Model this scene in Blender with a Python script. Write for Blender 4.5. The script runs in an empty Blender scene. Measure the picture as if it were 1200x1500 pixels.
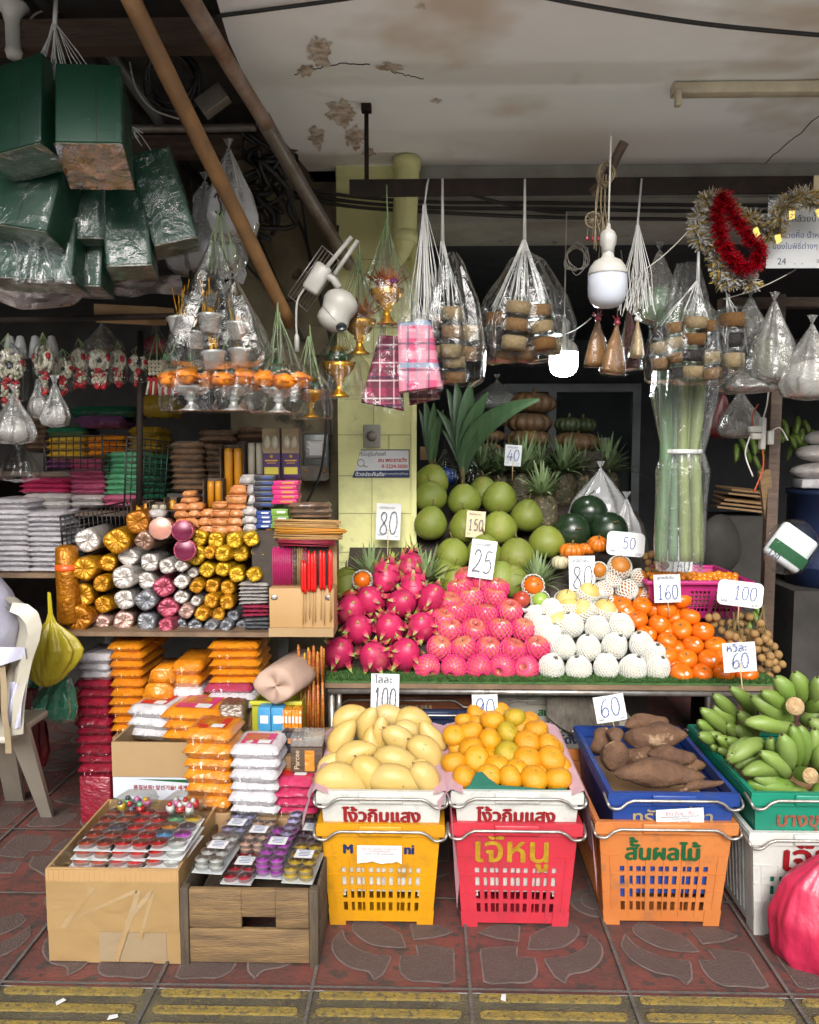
import bpy,bmesh,math,random
from mathutils import Vector,Matrix,noise as mnoise
from mathutils.geometry import tessellate_polygon
R=math.radians
rnd=random.Random(7)
scene=bpy.context.scene
COL=scene.collection
# ------------------------------------------------------------------ camera
F,CX,CY,CAMH=1155.0,600.0,750.0,1.4
PITCH,YAW=math.atan(97/F),R(1.34)
camd=bpy.data.cameras.new('camera')
camd.sensor_fit='HORIZONTAL'
camd.sensor_width=36
camd.lens=36*F/1200
camd.clip_start,camd.clip_end=0.05,400
cam=bpy.data.objects.new('camera',camd)
cam.location=(0,0,CAMH)
cam.rotation_euler=(R(90)-PITCH,0,YAW)
COL.objects.link(cam)
scene.camera=cam
# ------------------------------------------------------------------ light
SUN_EL,SUN_AZ=33,180
world=bpy.data.worlds.new('World')
scene.world=world
world.use_nodes=True
_n,_l=world.node_tree.nodes,world.node_tree.links
_sky=_n.new('ShaderNodeTexSky')
_sky.sky_type='NISHITA'
_sky.sun_disc=False
_sky.sun_elevation,_sky.sun_rotation=R(SUN_EL),R(SUN_AZ)
_sky.air_density,_sky.dust_density=1.0,4.0
_hs=_n.new('ShaderNodeHueSaturation')
_hs.inputs['Saturation'].default_value=0.25
_l.new(_sky.outputs[0],_hs.inputs['Color'])
_l.new(_hs.outputs[0],_n['Background'].inputs[0])
_n['Background'].inputs[1].default_value=0.15
sund=bpy.data.lights.new('sun','SUN')
sund.energy,sund.angle,sund.color=1.5,R(25),(1,0.95,0.88)
sun=bpy.data.objects.new('sun',sund)
sun.rotation_euler=Vector((math.sin(R(SUN_AZ))*math.cos(R(SUN_EL)),math.cos(R(SUN_AZ))*math.cos(R(SUN_EL)),math.sin(R(SUN_EL)))).to_track_quat('Z','Y').to_euler()
COL.objects.link(sun)
vs=scene.view_settings
vs.view_transform,vs.look,vs.gamma,vs.exposure,vs.use_curve_mapping='Standard','None',1,0.97,False
cy=scene.cycles
cy.use_denoising=True
cy.max_bounces,cy.diffuse_bounces,cy.glossy_bounces,cy.transmission_bounces,cy.transparent_max_bounces=8,4,3,4,24
cy.caustics_reflective=cy.caustics_refractive=False
cy.sample_clamp_indirect=6
# ------------------------------------------------------------------ helpers
_f=Vector((-math.sin(YAW)*math.cos(PITCH),math.cos(YAW)*math.cos(PITCH),-math.sin(PITCH)))
_r=Vector((math.cos(YAW),math.sin(YAW),0))
_u=_r.cross(_f)
CAMP=Vector((0,0,CAMH))
def ray(px,py):return _f+_r*((px-CX)/F)+_u*((CY-py)/F)
def P(px,py,Y):
 d=ray(px,py);return CAMP+d*(Y/d.y)
def G(px,py,Z=0.0):
 d=ray(px,py);return CAMP+d*((Z-CAMH)/d.z)
def S(Y):return Y/F
def lerp(a,b,t):return a+(b-a)*t
def nz(p,s=1.0,seed=0):return mnoise.noise(Vector((p[0]*s+seed*17.3,p[1]*s-seed*5.1,p[2]*s+seed*3.7)))
def T(*a):return Matrix.Translation(Vector(a[0])if len(a)==1 else Vector(a))
def RX(d):return Matrix.Rotation(R(d),4,'X')
def RY(d):return Matrix.Rotation(R(d),4,'Y')
def RZ(d):return Matrix.Rotation(R(d),4,'Z')
def SC(x,y=None,z=None):
 m=Matrix.Identity(4);m[0][0]=x;m[1][1]=x if y is None else y;m[2][2]=x if z is None else z;return m
def aim(d,up=(0,0,1)):
 return Vector(d).to_track_quat('Z','Y').to_matrix().to_4x4()
class MB:
 def __init__(s):s.v,s.f,s.m,s.s=[],[],[],[]
 def add(s,vs,fs,mi=0,sm=True,M=None):
  b=len(s.v)
  s.v+=[tuple(M@Vector(v))for v in vs]if M is not None else[tuple(v)for v in vs]
  for f in fs:s.f.append([b+i for i in f]);s.m.append(mi);s.s.append(sm)
  return s
 def box(s,c,d,M=None,mi=0,bev=0,seg=2):
  x,y,z=d[0]/2,d[1]/2,d[2]/2
  if bev:
   bm=bmesh.new();bmesh.ops.create_cube(bm,size=1)
   for v in bm.verts:v.co=Vector((v.co.x*d[0]+c[0],v.co.y*d[1]+c[1],v.co.z*d[2]+c[2]))
   bmesh.ops.bevel(bm,geom=bm.edges[:],offset=min(bev,min(d)*.49),segments=seg,affect='EDGES',profile=.5)
   bm.verts.index_update()
   s.add([v.co for v in bm.verts],[[v.index for v in f.verts]for f in bm.faces],mi,True,M);bm.free();return s
  vs=[(c[0]+i*x,c[1]+j*y,c[2]+k*z)for i in(-1,1)for j in(-1,1)for k in(-1,1)]
  return s.add(vs,[(0,1,3,2),(4,6,7,5),(0,4,5,1),(2,3,7,6),(0,2,6,4),(1,5,7,3)],mi,False,M)
 def tube(s,pts,r,n=8,mi=0,caps=True,M=None):
  pts=[Vector(p)for p in pts];k=len(pts);rr=r if hasattr(r,'__len__')else[r]*k
  vs,fs=[],[];up=None
  for i,p in enumerate(pts):
   t=(pts[min(i+1,k-1)]-pts[max(i-1,0)])
   t=t.normalized()if t.length>1e-9 else Vector((0,0,1))
   if up is None:up=t.orthogonal().normalized()
   up=up-t*up.dot(t);up=up.normalized()if up.length>1e-6 else t.orthogonal().normalized()
   w=t.cross(up)
   for j in range(n):
    a=2*math.pi*j/n;vs.append(p+(up*math.cos(a)+w*math.sin(a))*rr[i])
  for i in range(k-1):
   for j in range(n):fs.append((i*n+j,i*n+(j+1)%n,(i+1)*n+(j+1)%n,(i+1)*n+j))
  if caps:fs+=[tuple(range(n-1,-1,-1)),tuple((k-1)*n+j for j in range(n))]
  return s.add(vs,fs,mi,n>4,M)
 def lathe(s,prof,n=20,mi=0,M=None,fn=None,sm=True,caps=True):
  vs,fs=[],[];k=len(prof)
  for i,(r,z)in enumerate(prof):
   for j in range(n):
    a=2*math.pi*j/n;p=Vector((r*math.cos(a),r*math.sin(a),z))
    vs.append(fn(p,a,i/(k-1))if fn else p)
  for i in range(k-1):
   for j in range(n):fs.append((i*n+j,i*n+(j+1)%n,(i+1)*n+(j+1)%n,(i+1)*n+j))
  if caps and prof[0][0]>1e-5:fs.append(tuple(range(n-1,-1,-1)))
  if caps and prof[-1][0]>1e-5:fs.append(tuple((k-1)*n+j for j in range(n)))
  return s.add(vs,fs,mi,sm,M)
 def ball(s,r,n=16,k=10,mi=0,M=None,fn=None):
  rr=r if hasattr(r,'__len__')else(r,r,r)
  def g(p,a,v):
   q=Vector((p.x*rr[0],p.y*rr[1],p.z*rr[2]));return fn(q,a,v)if fn else q
  return s.lathe([(math.sin(math.pi*i/k),-math.cos(math.pi*i/k))for i in range(k+1)],n,mi,M,g)
 def grid(s,fn,nu,nv,mi=0,sm=True,M=None,closed=False):
  vs=[fn(i/nu,j/nv)for j in range(nv+1)for i in range(nu+1)]
  fs=[(j*(nu+1)+i,j*(nu+1)+i+1,(j+1)*(nu+1)+i+1,(j+1)*(nu+1)+i)for j in range(nv)for i in range(nu)]
  return s.add(vs,fs,mi,sm,M)
 def poly(s,pts,h=None,mi=0,M=None,sm=False):
  n=len(pts);p3=[Vector((p[0],p[1],p[2]if len(p)>2 else 0))for p in pts]
  tri=tessellate_polygon([p3])
  if h is None:return s.add(p3,tri,mi,sm,M)
  top=[p+Vector((0,0,h))for p in p3]
  return s.add(p3+top,[tuple(reversed(t))for t in tri]+[tuple(i+n for i in t)for t in tri]+[(i,(i+1)%n,n+(i+1)%n,n+i)for i in range(n)],mi,sm,M)
 def mesh(s,name,mats):
  me=bpy.data.meshes.new(name);me.from_pydata(s.v,[],s.f)
  for m in(mats if isinstance(mats,(list,tuple))else[mats]):me.materials.append(m)
  me.polygons.foreach_set('material_index',s.m);me.polygons.foreach_set('use_smooth',s.s)
  me.validate();me.update()
  return me
 def build(s,name,mats,parent=None,M=None):
  o=bpy.data.objects.new(name,s.mesh(name,mats));COL.objects.link(o)
  if parent:o.parent=parent
  if M is not None:o.matrix_basis=M
  return o
def tag(o,label=None,cat=None,group=None,kind=None):
 if label:o['label']=label
 if cat:o['category']=cat
 if group:o['group']=group
 if kind:o['kind']=kind
 return o
def thing(name,label,cat,M=None,group=None):
 o=bpy.data.objects.new(name,None);o.empty_display_size=.03;COL.objects.link(o)
 if M is not None:o.matrix_basis=M
 return tag(o,label,cat,group)
def one(mb,name,mats,label,cat,group=None,M=None):return tag(mb.build(name,mats,None,M),label,cat,group)
def struct(mb,name,mats):return tag(mb.build(name,mats),None,None,None,'structure')
def kids(o):return[c for c in bpy.data.objects if c.parent==o]
KID={}
def copy_tree(o,parent=None):
 c=o.copy();COL.objects.link(c)
 if parent:c.parent=parent
 if o.name not in KID:KID[o.name]=kids(o)
 for ch in KID[o.name]:copy_tree(ch,c)
 return c
_used=set()
def put(proto,M,label=None,group=None):
 if proto.name in _used:o=copy_tree(proto)
 else:o=proto;_used.add(proto.name)
 o.matrix_basis=M
 return tag(o,label,None,group)
ORD=['zeroth','first','second','third','fourth','fifth','sixth','seventh','eighth','ninth','tenth','eleventh','twelfth','thirteenth','fourteenth','fifteenth','sixteenth']
ROW=['bottom','second lowest','third lowest','fourth lowest','fifth lowest','sixth lowest','seventh lowest','eighth lowest','ninth lowest']
# ------------------------------------------------------------------ materials
def _nt(name):
 m=bpy.data.materials.new(name);m.use_nodes=True
 return m,m.node_tree.nodes,m.node_tree.links,m.node_tree.nodes['Principled BSDF']
def _coords(n,l,scl=(1,1,1),rand=True,space='Object'):
 tc=n.new('ShaderNodeTexCoord');mp=n.new('ShaderNodeMapping');mp.inputs['Scale'].default_value=scl
 l.new(tc.outputs[space],mp.inputs['Vector'])
 if rand:
  oi=n.new('ShaderNodeObjectInfo');mu=n.new('ShaderNodeVectorMath');mu.operation='SCALE'
  mu.inputs[0].default_value=(13.7,7.1,5.3);l.new(oi.outputs['Random'],mu.inputs['Scale']);l.new(mu.outputs[0],mp.inputs['Location'])
 return mp.outputs[0]
def _mix(n,l,f,a,b,mode='MIX'):
 x=n.new('ShaderNodeMix');x.data_type='RGBA';x.blend_type=mode
 for sock,val in((x.inputs['Factor'],f),(x.inputs[6],a),(x.inputs[7],b)):
  if isinstance(val,(int,float)):sock.default_value=val
  elif isinstance(val,tuple):sock.default_value=(*val[:3],1)
  else:l.new(val,sock)
 return x.outputs[2]
def _noise(n,l,vec,scale,detail=4,rough=.55,lo=.35,hi=.65):
 t=n.new('ShaderNodeTexNoise');t.inputs['Scale'].default_value=scale;t.inputs['Detail'].default_value=detail;t.inputs['Roughness'].default_value=rough
 l.new(vec,t.inputs['Vector'])
 r=n.new('ShaderNodeMapRange');r.inputs[1].default_value,r.inputs[2].default_value=lo,hi
 l.new(t.outputs[0],r.inputs[0]);return r.outputs[0]
KMAT=1.0
def mat(name,c1,c2=None,scale=6,rough=.5,metal=0,bump=0,bscale=60,rand=.0,coat=0,crough=.1,spots=None,spot_scale=40,spot_lo=.62,spot_hi=.7,stretch=(1,1,1),hue=0,sub=0,spec=.5,space='Object',lo=.35,hi=.65,aniso=0,grime=0):
 c1,c2,spots=(tuple(KMAT*max(c)*(x/max(max(c),1e-6))**(1.18 if KMAT<1 else 1)for x in c)if c else c for c in(c1,c2,spots))
 m,n,l,p=_nt(name)
 vec=_coords(n,l,stretch,space=='Object',space)
 col=c1
 if c2 is not None:col=_mix(n,l,_noise(n,l,vec,scale,5,.6,lo,hi),c1,c2)
 if spots:col=_mix(n,l,_noise(n,l,vec,spot_scale,3,.6,spot_lo,spot_hi),col,spots)
 if grime:col=_mix(n,l,_noise(n,l,vec,9,8,.75,.5,.85),col,tuple(x*(1-grime)+.02 for x in c1))
 if rand or hue:
  oi=n.new('ShaderNodeObjectInfo');h=n.new('ShaderNodeHueSaturation')
  a=n.new('ShaderNodeMapRange');a.inputs[3].default_value,a.inputs[4].default_value=1-rand,1+rand*.7
  b=n.new('ShaderNodeMapRange');b.inputs[3].default_value,b.inputs[4].default_value=.5-hue,.5+hue
  fr=n.new('ShaderNodeMath');fr.operation='FRACT';m7=n.new('ShaderNodeMath');m7.operation='MULTIPLY';m7.inputs[1].default_value=7.31
  l.new(oi.outputs['Random'],a.inputs[0]);l.new(oi.outputs['Random'],m7.inputs[0]);l.new(m7.outputs[0],fr.inputs[0]);l.new(fr.outputs[0],b.inputs[0])
  l.new(a.outputs[0],h.inputs['Value']);l.new(b.outputs[0],h.inputs['Hue'])
  if isinstance(col,tuple):h.inputs['Color'].default_value=(*col[:3],1)
  else:l.new(col,h.inputs['Color'])
  col=h.outputs[0]
 if isinstance(col,tuple):p.inputs['Base Color'].default_value=(*col[:3],1)
 else:l.new(col,p.inputs['Base Color'])
 p.inputs['Metallic'].default_value=metal
 p.inputs['Specular IOR Level'].default_value=spec
 rv=_noise(n,l,vec,14,4,.6,.2,.8)
 rm=n.new('ShaderNodeMapRange');rm.inputs[3].default_value,rm.inputs[4].default_value=max(.03,rough-.1),min(1,rough+.1)
 l.new(rv,rm.inputs[0]);l.new(rm.outputs[0],p.inputs['Roughness'])
 p.inputs['Coat Weight'].default_value,p.inputs['Coat Roughness'].default_value=coat,crough
 if sub:
  p.inputs['Subsurface Weight'].default_value=sub;p.inputs['Subsurface Scale'].default_value=.01
 if bump:
  t=n.new('ShaderNodeTexNoise');t.inputs['Scale'].default_value=bscale;t.inputs['Detail'].default_value=4;l.new(vec,t.inputs['Vector'])
  b=n.new('ShaderNodeBump');b.inputs['Strength'].default_value=bump;b.inputs['Distance'].default_value=.01
  l.new(t.outputs[0],b.inputs['Height']);l.new(b.outputs[0],p.inputs['Normal'])
  if coat:l.new(b.outputs[0],p.inputs['Coat Normal'])
 return m
def film(name,tint=(.93,.95,.95),lo=.01,hi=.3,rough=.07,bump=.4,bscale=22,haze=0.0,hazecol=(.8,.8,.8),stretch=(1,1,1)):
 m,n,l,p=_nt(name)
 out=n['Material Output']
 vec=_coords(n,l,stretch)
 t=n.new('ShaderNodeTexNoise');t.inputs['Scale'].default_value=bscale;t.inputs['Detail'].default_value=5;t.inputs['Distortion'].default_value=1.2;l.new(vec,t.inputs['Vector'])
 b=n.new('ShaderNodeBump');b.inputs['Strength'].default_value=bump;b.inputs['Distance'].default_value=.012;l.new(t.outputs[0],b.inputs['Height'])
 lw=n.new('ShaderNodeLayerWeight');lw.inputs[0].default_value=.35;l.new(b.outputs[0],lw.inputs['Normal'])
 r=n.new('ShaderNodeMapRange');r.inputs[3].default_value,r.inputs[4].default_value=lo,hi;l.new(lw.outputs['Fresnel'],r.inputs[0])
 g=n.new('ShaderNodeBsdfGlossy');g.inputs['Roughness'].default_value=rough;g.inputs['Color'].default_value=(.95,.95,.95,1);l.new(b.outputs[0],g.inputs['Normal'])
 tr=n.new('ShaderNodeBsdfTransparent');tr.inputs['Color'].default_value=(*tint,1)
 base=tr.outputs[0]
 if haze:
  d=n.new('ShaderNodeBsdfDiffuse');d.inputs['Color'].default_value=(*hazecol,1)
  x=n.new('ShaderNodeMixShader');x.inputs[0].default_value=haze;l.new(tr.outputs[0],x.inputs[1]);l.new(d.outputs[0],x.inputs[2]);base=x.outputs[0]
 x=n.new('ShaderNodeMixShader');l.new(r.outputs[0],x.inputs[0]);l.new(base,x.inputs[1]);l.new(g.outputs[0],x.inputs[2]);l.new(x.outputs[0],out.inputs[0])
 n.remove(p)
 return m
def emit(name,c,s):
 m,n,l,p=_nt(name);p.inputs['Base Color'].default_value=(.8,.8,.8,1);p.inputs['Emission Color'].default_value=(*c,1);p.inputs['Emission Strength'].default_value=s;return m
M={}
# ------------------------------------------------------------------ lettering
_glyphs={}
def text_polys(txt):
 if txt in _glyphs:return _glyphs[txt]
 c=bpy.data.curves.new('lettering','FONT');c.body=txt;c.size=1;c.resolution_u=3
 o=bpy.data.objects.new('lettering',c);COL.objects.link(o)
 dg=bpy.context.evaluated_depsgraph_get();dg.update()
 cu=o.evaluated_get(dg).to_curve(dg)
 loops=[]
 for sp in cu.splines:
  pts=[]
  if sp.type=='BEZIER':
   bp=sp.bezier_points;k=len(bp)
   for i in range(k):
    a,b=bp[i],bp[(i+1)%k]
    if a.handle_right_type=='VECTOR' and b.handle_left_type=='VECTOR':pts.append(a.co.copy());continue
    for q in range(3):
     t=q/3;u=1-t
     pts.append(a.co*u**3+a.handle_right*3*u*u*t+b.handle_left*3*u*t*t+b.co*t**3)
  else:pts=[Vector(p.co[:3])for p in sp.points]
  q=[]
  for p in pts:
   if not q or(p-q[-1]).length>1e-4:q.append(Vector((p.x,p.y,0)))
  if len(q)>2:loops.append(q)
 o.evaluated_get(dg).to_curve_clear()if hasattr(o.evaluated_get(dg),'to_curve_clear')else None
 bpy.data.objects.remove(o);bpy.data.curves.remove(c)
 area=lambda q:sum(q[i-1].x*q[i].y-q[i].x*q[i-1].y for i in range(len(q)))/2
 def inside(p,q):
  r=False
  for i in range(len(q)):
   a,b=q[i-1],q[i]
   if(a.y>p.y)!=(b.y>p.y)and p.x<(b.x-a.x)*(p.y-a.y)/(b.y-a.y)+a.x:r=not r
  return r
 if not loops:return([],(0,1,0,1))
 sgn=math.copysign(1,area(max(loops,key=lambda q:abs(area(q)))))
 outs=[q for q in loops if area(q)*sgn>0];holes=[q for q in loops if area(q)*sgn<=0]
 groups=[[q]for q in outs]
 for h in holes:
  best=[g for g in groups if inside(h[0],g[0])]
  if best:min(best,key=lambda g:abs(area(g[0]))).append(h)
 for g0,g1 in zip(groups,groups[1:]):
  if min(p.y for p in g0[0])>.57 and min(p.y for p in g1[0])>.57 and abs(max(p.x for p in g0[0])-max(p.x for p in g1[0]))<.2:
   for q in g1:
    for p in q:p.y+=.2
 res=[]
 for k,g in enumerate(groups):
  vs=[p+Vector((0,0,.004*(k%3)))for q in g for p in q]
  try:res.append((vs,tessellate_polygon(g)))
  except Exception:pass
 xs=[p.x for q in loops for p in q];ys=[p.y for q in loops for p in q]
 _glyphs[txt]=(res,(min(xs),max(xs),min(ys),max(ys)))
 return _glyphs[txt]
def add_text(mb,txt,M,w=None,h=None,x=0,y=0,mi=0,bold=0,sx=1,fn=None):
 """text in the local XY plane, facing +Z, its box centred on (x, y), w wide or h high"""
 polys,(x0,x1,y0,y1)=text_polys(txt)
 s=(w/(x1-x0))if w else h/(y1-y0)
 offs=[(0,0)]if not bold else[(0,0),(bold,0),(-bold,0),(0,bold*.7),(0,-bold*.7)]
 for k,(bx,by)in enumerate(offs):
  for vs,fs in polys:
   q=[Vector(((v.x-(x0+x1)/2)*s*sx+x+bx,(v.y-(y0+y1)/2)*s+y+by,v.z*s+k*5e-5))for v in vs]
   mb.add([fn(p)for p in q]if fn else q,fs,mi,False,M)
_st={'0':[[(.5,1),(.2,.9),(.05,.6),(.05,.35),(.25,.05),(.5,0),(.75,.08),(.95,.4),(.92,.7),(.75,.95),(.5,1)]],'1':[[(.25,.78),(.55,1),(.52,.5),(.5,0)],[(.2,0),(.8,.02)]],'2':[[(.08,.75),(.25,.97),(.6,1),(.85,.8),(.75,.5),(.4,.22),(.05,0),(.5,.04),(1,.0)]],'4':[[(.6,1),(.3,.6),(.02,.3),(.5,.32),(1,.34)],[(.72,.7),(.7,.3),(.66,-.05)]],'5':[[(.9,1),(.3,.97),(.2,.55),(.55,.62),(.9,.42),(.85,.12),(.5,0),(.08,.06)]],'6':[[(.8,1),(.4,.85),(.12,.5),(.08,.2),(.35,0),(.75,.05),(.92,.28),(.7,.5),(.35,.46),(.1,.22)]],'8':[[(.55,.52),(.2,.7),(.2,.92),(.5,1),(.8,.9),(.78,.7),(.5,.5),(.15,.3),(.12,.1),(.5,0),(.88,.1),(.85,.32),(.55,.52)]],'9':[[(.9,.75),(.6,.5),(.25,.52),(.08,.75),(.3,.98),(.7,1),(.9,.75),(.85,.4),(.7,0)]],'-':[[(.1,.45),(.9,.5)]],'.':[[(.4,.02),(.5,.05)]],' ':[]}
def spline(pts,k=5):
 if len(pts)<3:return[Vector(p)for p in pts]
 q=[Vector(p)for p in pts];out=[]
 for i in range(len(q)-1):
  a,b,c,d=q[max(i-1,0)],q[i],q[i+1],q[min(i+2,len(q)-1)]
  for j in range(k):
   t=j/k
   out.append(.5*((2*b)+(c-a)*t+(2*a-5*b+4*c-d)*t*t+(3*b-a-3*c+d)*t**3))
 return out+[q[-1]]
def add_digits(mb,txt,M,w,h,x=0,y=0,pen=.003,mi=0,slant=.05,seed=0):
 k=len(txt);cw=w/k;r=random.Random(seed+len(txt)*31+ord(txt[0]))
 for i,ch in enumerate(txt):
  for li in _st.get(ch,[]):
   dx,dy=r.uniform(-.03,.03)*cw,r.uniform(-.02,.02)*h
   pts=[Vector((x-w/2+(i+.1)*cw+p[0]*cw*.78+p[1]*h*slant+dx,y-h/2+p[1]*h+dy,0))for p in spline([(a,b,0)for a,b in li])]
   vs,fs=[],[]
   for j,p in enumerate(pts):
    t=(pts[min(j+1,len(pts)-1)]-pts[max(j-1,0)]).normalized();nn=Vector((-t.y,t.x,0))*pen/2*(1+.25*math.sin(j*1.7+i))
    vs+=[p+nn,p-nn]
   for j in range(len(pts)-1):fs.append((2*j,2*j+1,2*j+3,2*j+2))
   mb.add([v+Vector((0,0,2e-5*i))for v in vs],fs,mi,False,M)
FACE=RX(90)
# ================================================================== the place
M['redtile']=mat('red_paving',(.15,.047,.038),(.08,.037,.032),7,.62,bump=.25,bscale=90,spots=(.05,.038,.034),spot_scale=24,spot_lo=.52,spot_hi=.62,space='Generated' if 0 else 'Object',grime=.5)
M['greytile']=mat('grey_petal',(.075,.049,.043),(.09,.06,.053),12,.75,bump=.5,bscale=260,spots=(.14,.105,.095),spot_scale=420,spot_lo=.6,spot_hi=.68)
M['groove']=mat('petal_outline',(.19,.145,.13),(.12,.09,.08),14,.8,bump=.3,bscale=90)
M['grout']=mat('tile_joint',(.075,.066,.06),(.12,.105,.095),20,.85,bump=.4,bscale=150)
M['tactile']=mat('tactile_base',(.055,.047,.032),(.10,.085,.05),9,.75,bump=.5,bscale=160,spots=(.14,.105,.035),spot_scale=60,spot_lo=.57,spot_hi=.7)
M['yellowbar']=mat('worn_yellow_bar',(.25,.175,.035),(.16,.12,.035),30,.75,bump=.5,bscale=140,spots=(.09,.072,.04),spot_scale=75,spot_lo=.54,spot_hi=.64)
M['bounce_street']=mat('bounce_concrete',(.6,.59,.56),(.54,.53,.51),30,.85,bump=.4,bscale=200)  # unseen street ground, colour raised to bounce light up to the ceiling
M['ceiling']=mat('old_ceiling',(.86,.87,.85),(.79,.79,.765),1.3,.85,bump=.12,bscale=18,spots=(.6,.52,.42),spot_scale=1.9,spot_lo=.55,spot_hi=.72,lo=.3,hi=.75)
M['peel']=mat('peeling_plaster',(.34,.26,.18),(.66,.58,.49),26,.9,bump=.8,bscale=45,lo=.4,hi=.6)
M['dark']=mat('dark_and_shade',(.022,.02,.018),(.04,.036,.032),5,.8,bump=.2,bscale=20)  # near-black; on roof, shop walls and far counter it carries their shade
M['darkwood']=mat('dark_wood',(.05,.03,.02),(.09,.055,.035),8,.6,bump=.3,bscale=40,stretch=(1,1,8))
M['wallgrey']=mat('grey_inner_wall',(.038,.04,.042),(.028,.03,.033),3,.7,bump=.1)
M['beam']=mat('painted_beam',(.36,.35,.31),(.26,.25,.21),5,.7,bump=.2,bscale=30,spots=(.12,.1,.07),spot_scale=12,spot_lo=.66,spot_hi=.76)
M['pillar']=mat('yellow_green_paint',(.72,.71,.33),(.65,.64,.29),4,.55,bump=.1,bscale=30,spots=(.3,.28,.14),spot_scale=10,spot_lo=.66,spot_hi=.8,grime=.35)
M['pillarline']=mat('block_joint',(.30,.30,.15),(.36,.36,.18),30,.8)
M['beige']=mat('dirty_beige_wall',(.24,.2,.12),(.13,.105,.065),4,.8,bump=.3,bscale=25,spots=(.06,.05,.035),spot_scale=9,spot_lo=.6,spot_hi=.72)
M['steel']=mat('black_steel',(.016,.014,.013),(.03,.02,.015),16,.7,0,bump=.3,bscale=60,spec=.12)
M['rust']=mat('rusty_pipe',(.20,.105,.055),(.32,.25,.2),7,.6,.3,bump=.35,bscale=50,stretch=(1,1,1),grime=.6)
M['bamboo']=mat('brown_pole',(.25,.13,.05),(.14,.075,.032),9,.5,bump=.25,bscale=60,grime=.4)
M['greypipe']=mat('grey_pipe',(.22,.2,.18),(.14,.1,.075),9,.45,.4,bump=.2)
M['cable']=mat('black_cable',(.014,.013,.012),rough=.5)
M['whitecable']=mat('white_cable',(.55,.53,.48),rough=.5)
M['galv']=mat('galvanised_steel',(.42,.41,.39),(.25,.22,.19),18,.4,.75,bump=.2,bscale=60)
M['alu']=mat('grey_aluminium',(.19,.2,.2),(.14,.15,.15),6,.4,.5)
M['darkglass']=mat('dark_glass',(.012,.018,.02),rough=.12)
M['wplastic']=mat('white_plastic',(.68,.67,.62),(.58,.56,.5),6,.35,grime=.25)
M['creamfit']=mat('dusty_cream',(.62,.55,.4),(.45,.39,.28),8,.5,grime=.4)
M['plywood']=mat('table_board',(.2,.13,.075),(.12,.075,.045),10,.6,bump=.2,stretch=(1,1,1))
M['turf']=mat('turf_green',(.028,.085,.018),(.05,.125,.025),40,.7)
def solid(mb,p0,p1,mi=0):
 return mb.box([(a+b)/2 for a,b in zip(p0,p1)],[abs(b-a)for a,b in zip(p0,p1)],None,mi)
KMAT=.8
# ---- ground
b=MB();b.add([(-90,-90,0),(90,-90,0),(90,90,0),(-90,90,0)],[(0,1,2,3)]);struct(b,'ground',M['bounce_street'])
XB=G(922,1460).x;TW=XB-G(689,1460).x;YF=G(600,1455).y;YJ=YF+TW
b=MB();b.add([(-4,YF,.004),(5,YF,.004),(5,9,.004),(-4,9,.004)],[(0,1,2,3)]);struct(b,'pavement',M['redtile'])
b=MB();b.add([(-4,.9,.004),(5,.9,.004),(5,YF-.004,.004),(-4,YF-.004,.004)],[(0,1,2,3)]);struct(b,'pavement_strip',M['tactile'])
b=MB()
for i in range(-9,12):
 x=XB+i*TW;b.add([(x-.0045,.9,.0125),(x+.0045,.9,.0125),(x+.0045,6,.0125),(x-.0045,6,.0125)],[(0,1,2,3)])
for j in range(0,10):
 y=YF+j*TW;b.add([(-4,y-.0045,.014),(5,y-.0045,.014),(5,y+.0045,.014),(-4,y+.0045,.014)],[(0,1,2,3)])
struct(b,'pavement_joints',M['grout'])
def zpx(q):return[(lambda g:((g.x-XB)/TW,(g.y-YJ)/TW))(G(600+x/2,1200+y/2))for x,y in q]
SH=[zpx([(205,397),(228,384),(318,380),(316,410),(368,412),(376,440),(372,470),(345,488),(300,488),(216,484)]),zpx([(345,388),(352,350),(400,325),(455,303),(492,320),(497,345),(470,372),(430,387)]),zpx([(395,415),(440,412),(490,395),(520,370),(527,340),(560,370),(568,400),(555,430),(520,455),(470,465),(455,490),(425,470),(405,440)]),zpx([(198,336),(245,318),(300,316),(325,322),(321,366),(260,358)])]
def smooth_loop(q,k=3):
 out=[];n=len(q)
 for i in range(n):
  a,b2,c,d=(Vector((*q[(i+o)%n],0))for o in(-1,0,1,2))
  e1,e2=(b2-a),(c-b2)
  sharp=e1.length and e2.length and e1.normalized().dot(e2.normalized())<.45
  for j in range(k):
   t=j/k
   p=b2.lerp(c,t)if sharp else.5*((2*b2)+(c-a)*t+(2*a-5*b2+4*c-d)*t*t+(3*b2-a-3*c+d)*t**3)
   out.append((p.x,p.y))
 return out
def shrink(q,d):
 n=len(q);s=sum(q[i-1][0]*q[i][1]-q[i][0]*q[i-1][1]for i in range(n));out=[]
 for i in range(n):
  a,c=Vector(q[i-1]),Vector(q[(i+1)%n]);t=(c-a)
  if t.length<1e-9:out.append(q[i]);continue
  t.normalize();nn=Vector((-t.y,t.x))*(1 if s>0 else-1);out.append((q[i][0]+nn.x*d,q[i][1]+nn.y*d))
 return out
SH=[smooth_loop(q)for q in SH]
pin,pout=MB(),MB()
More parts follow.
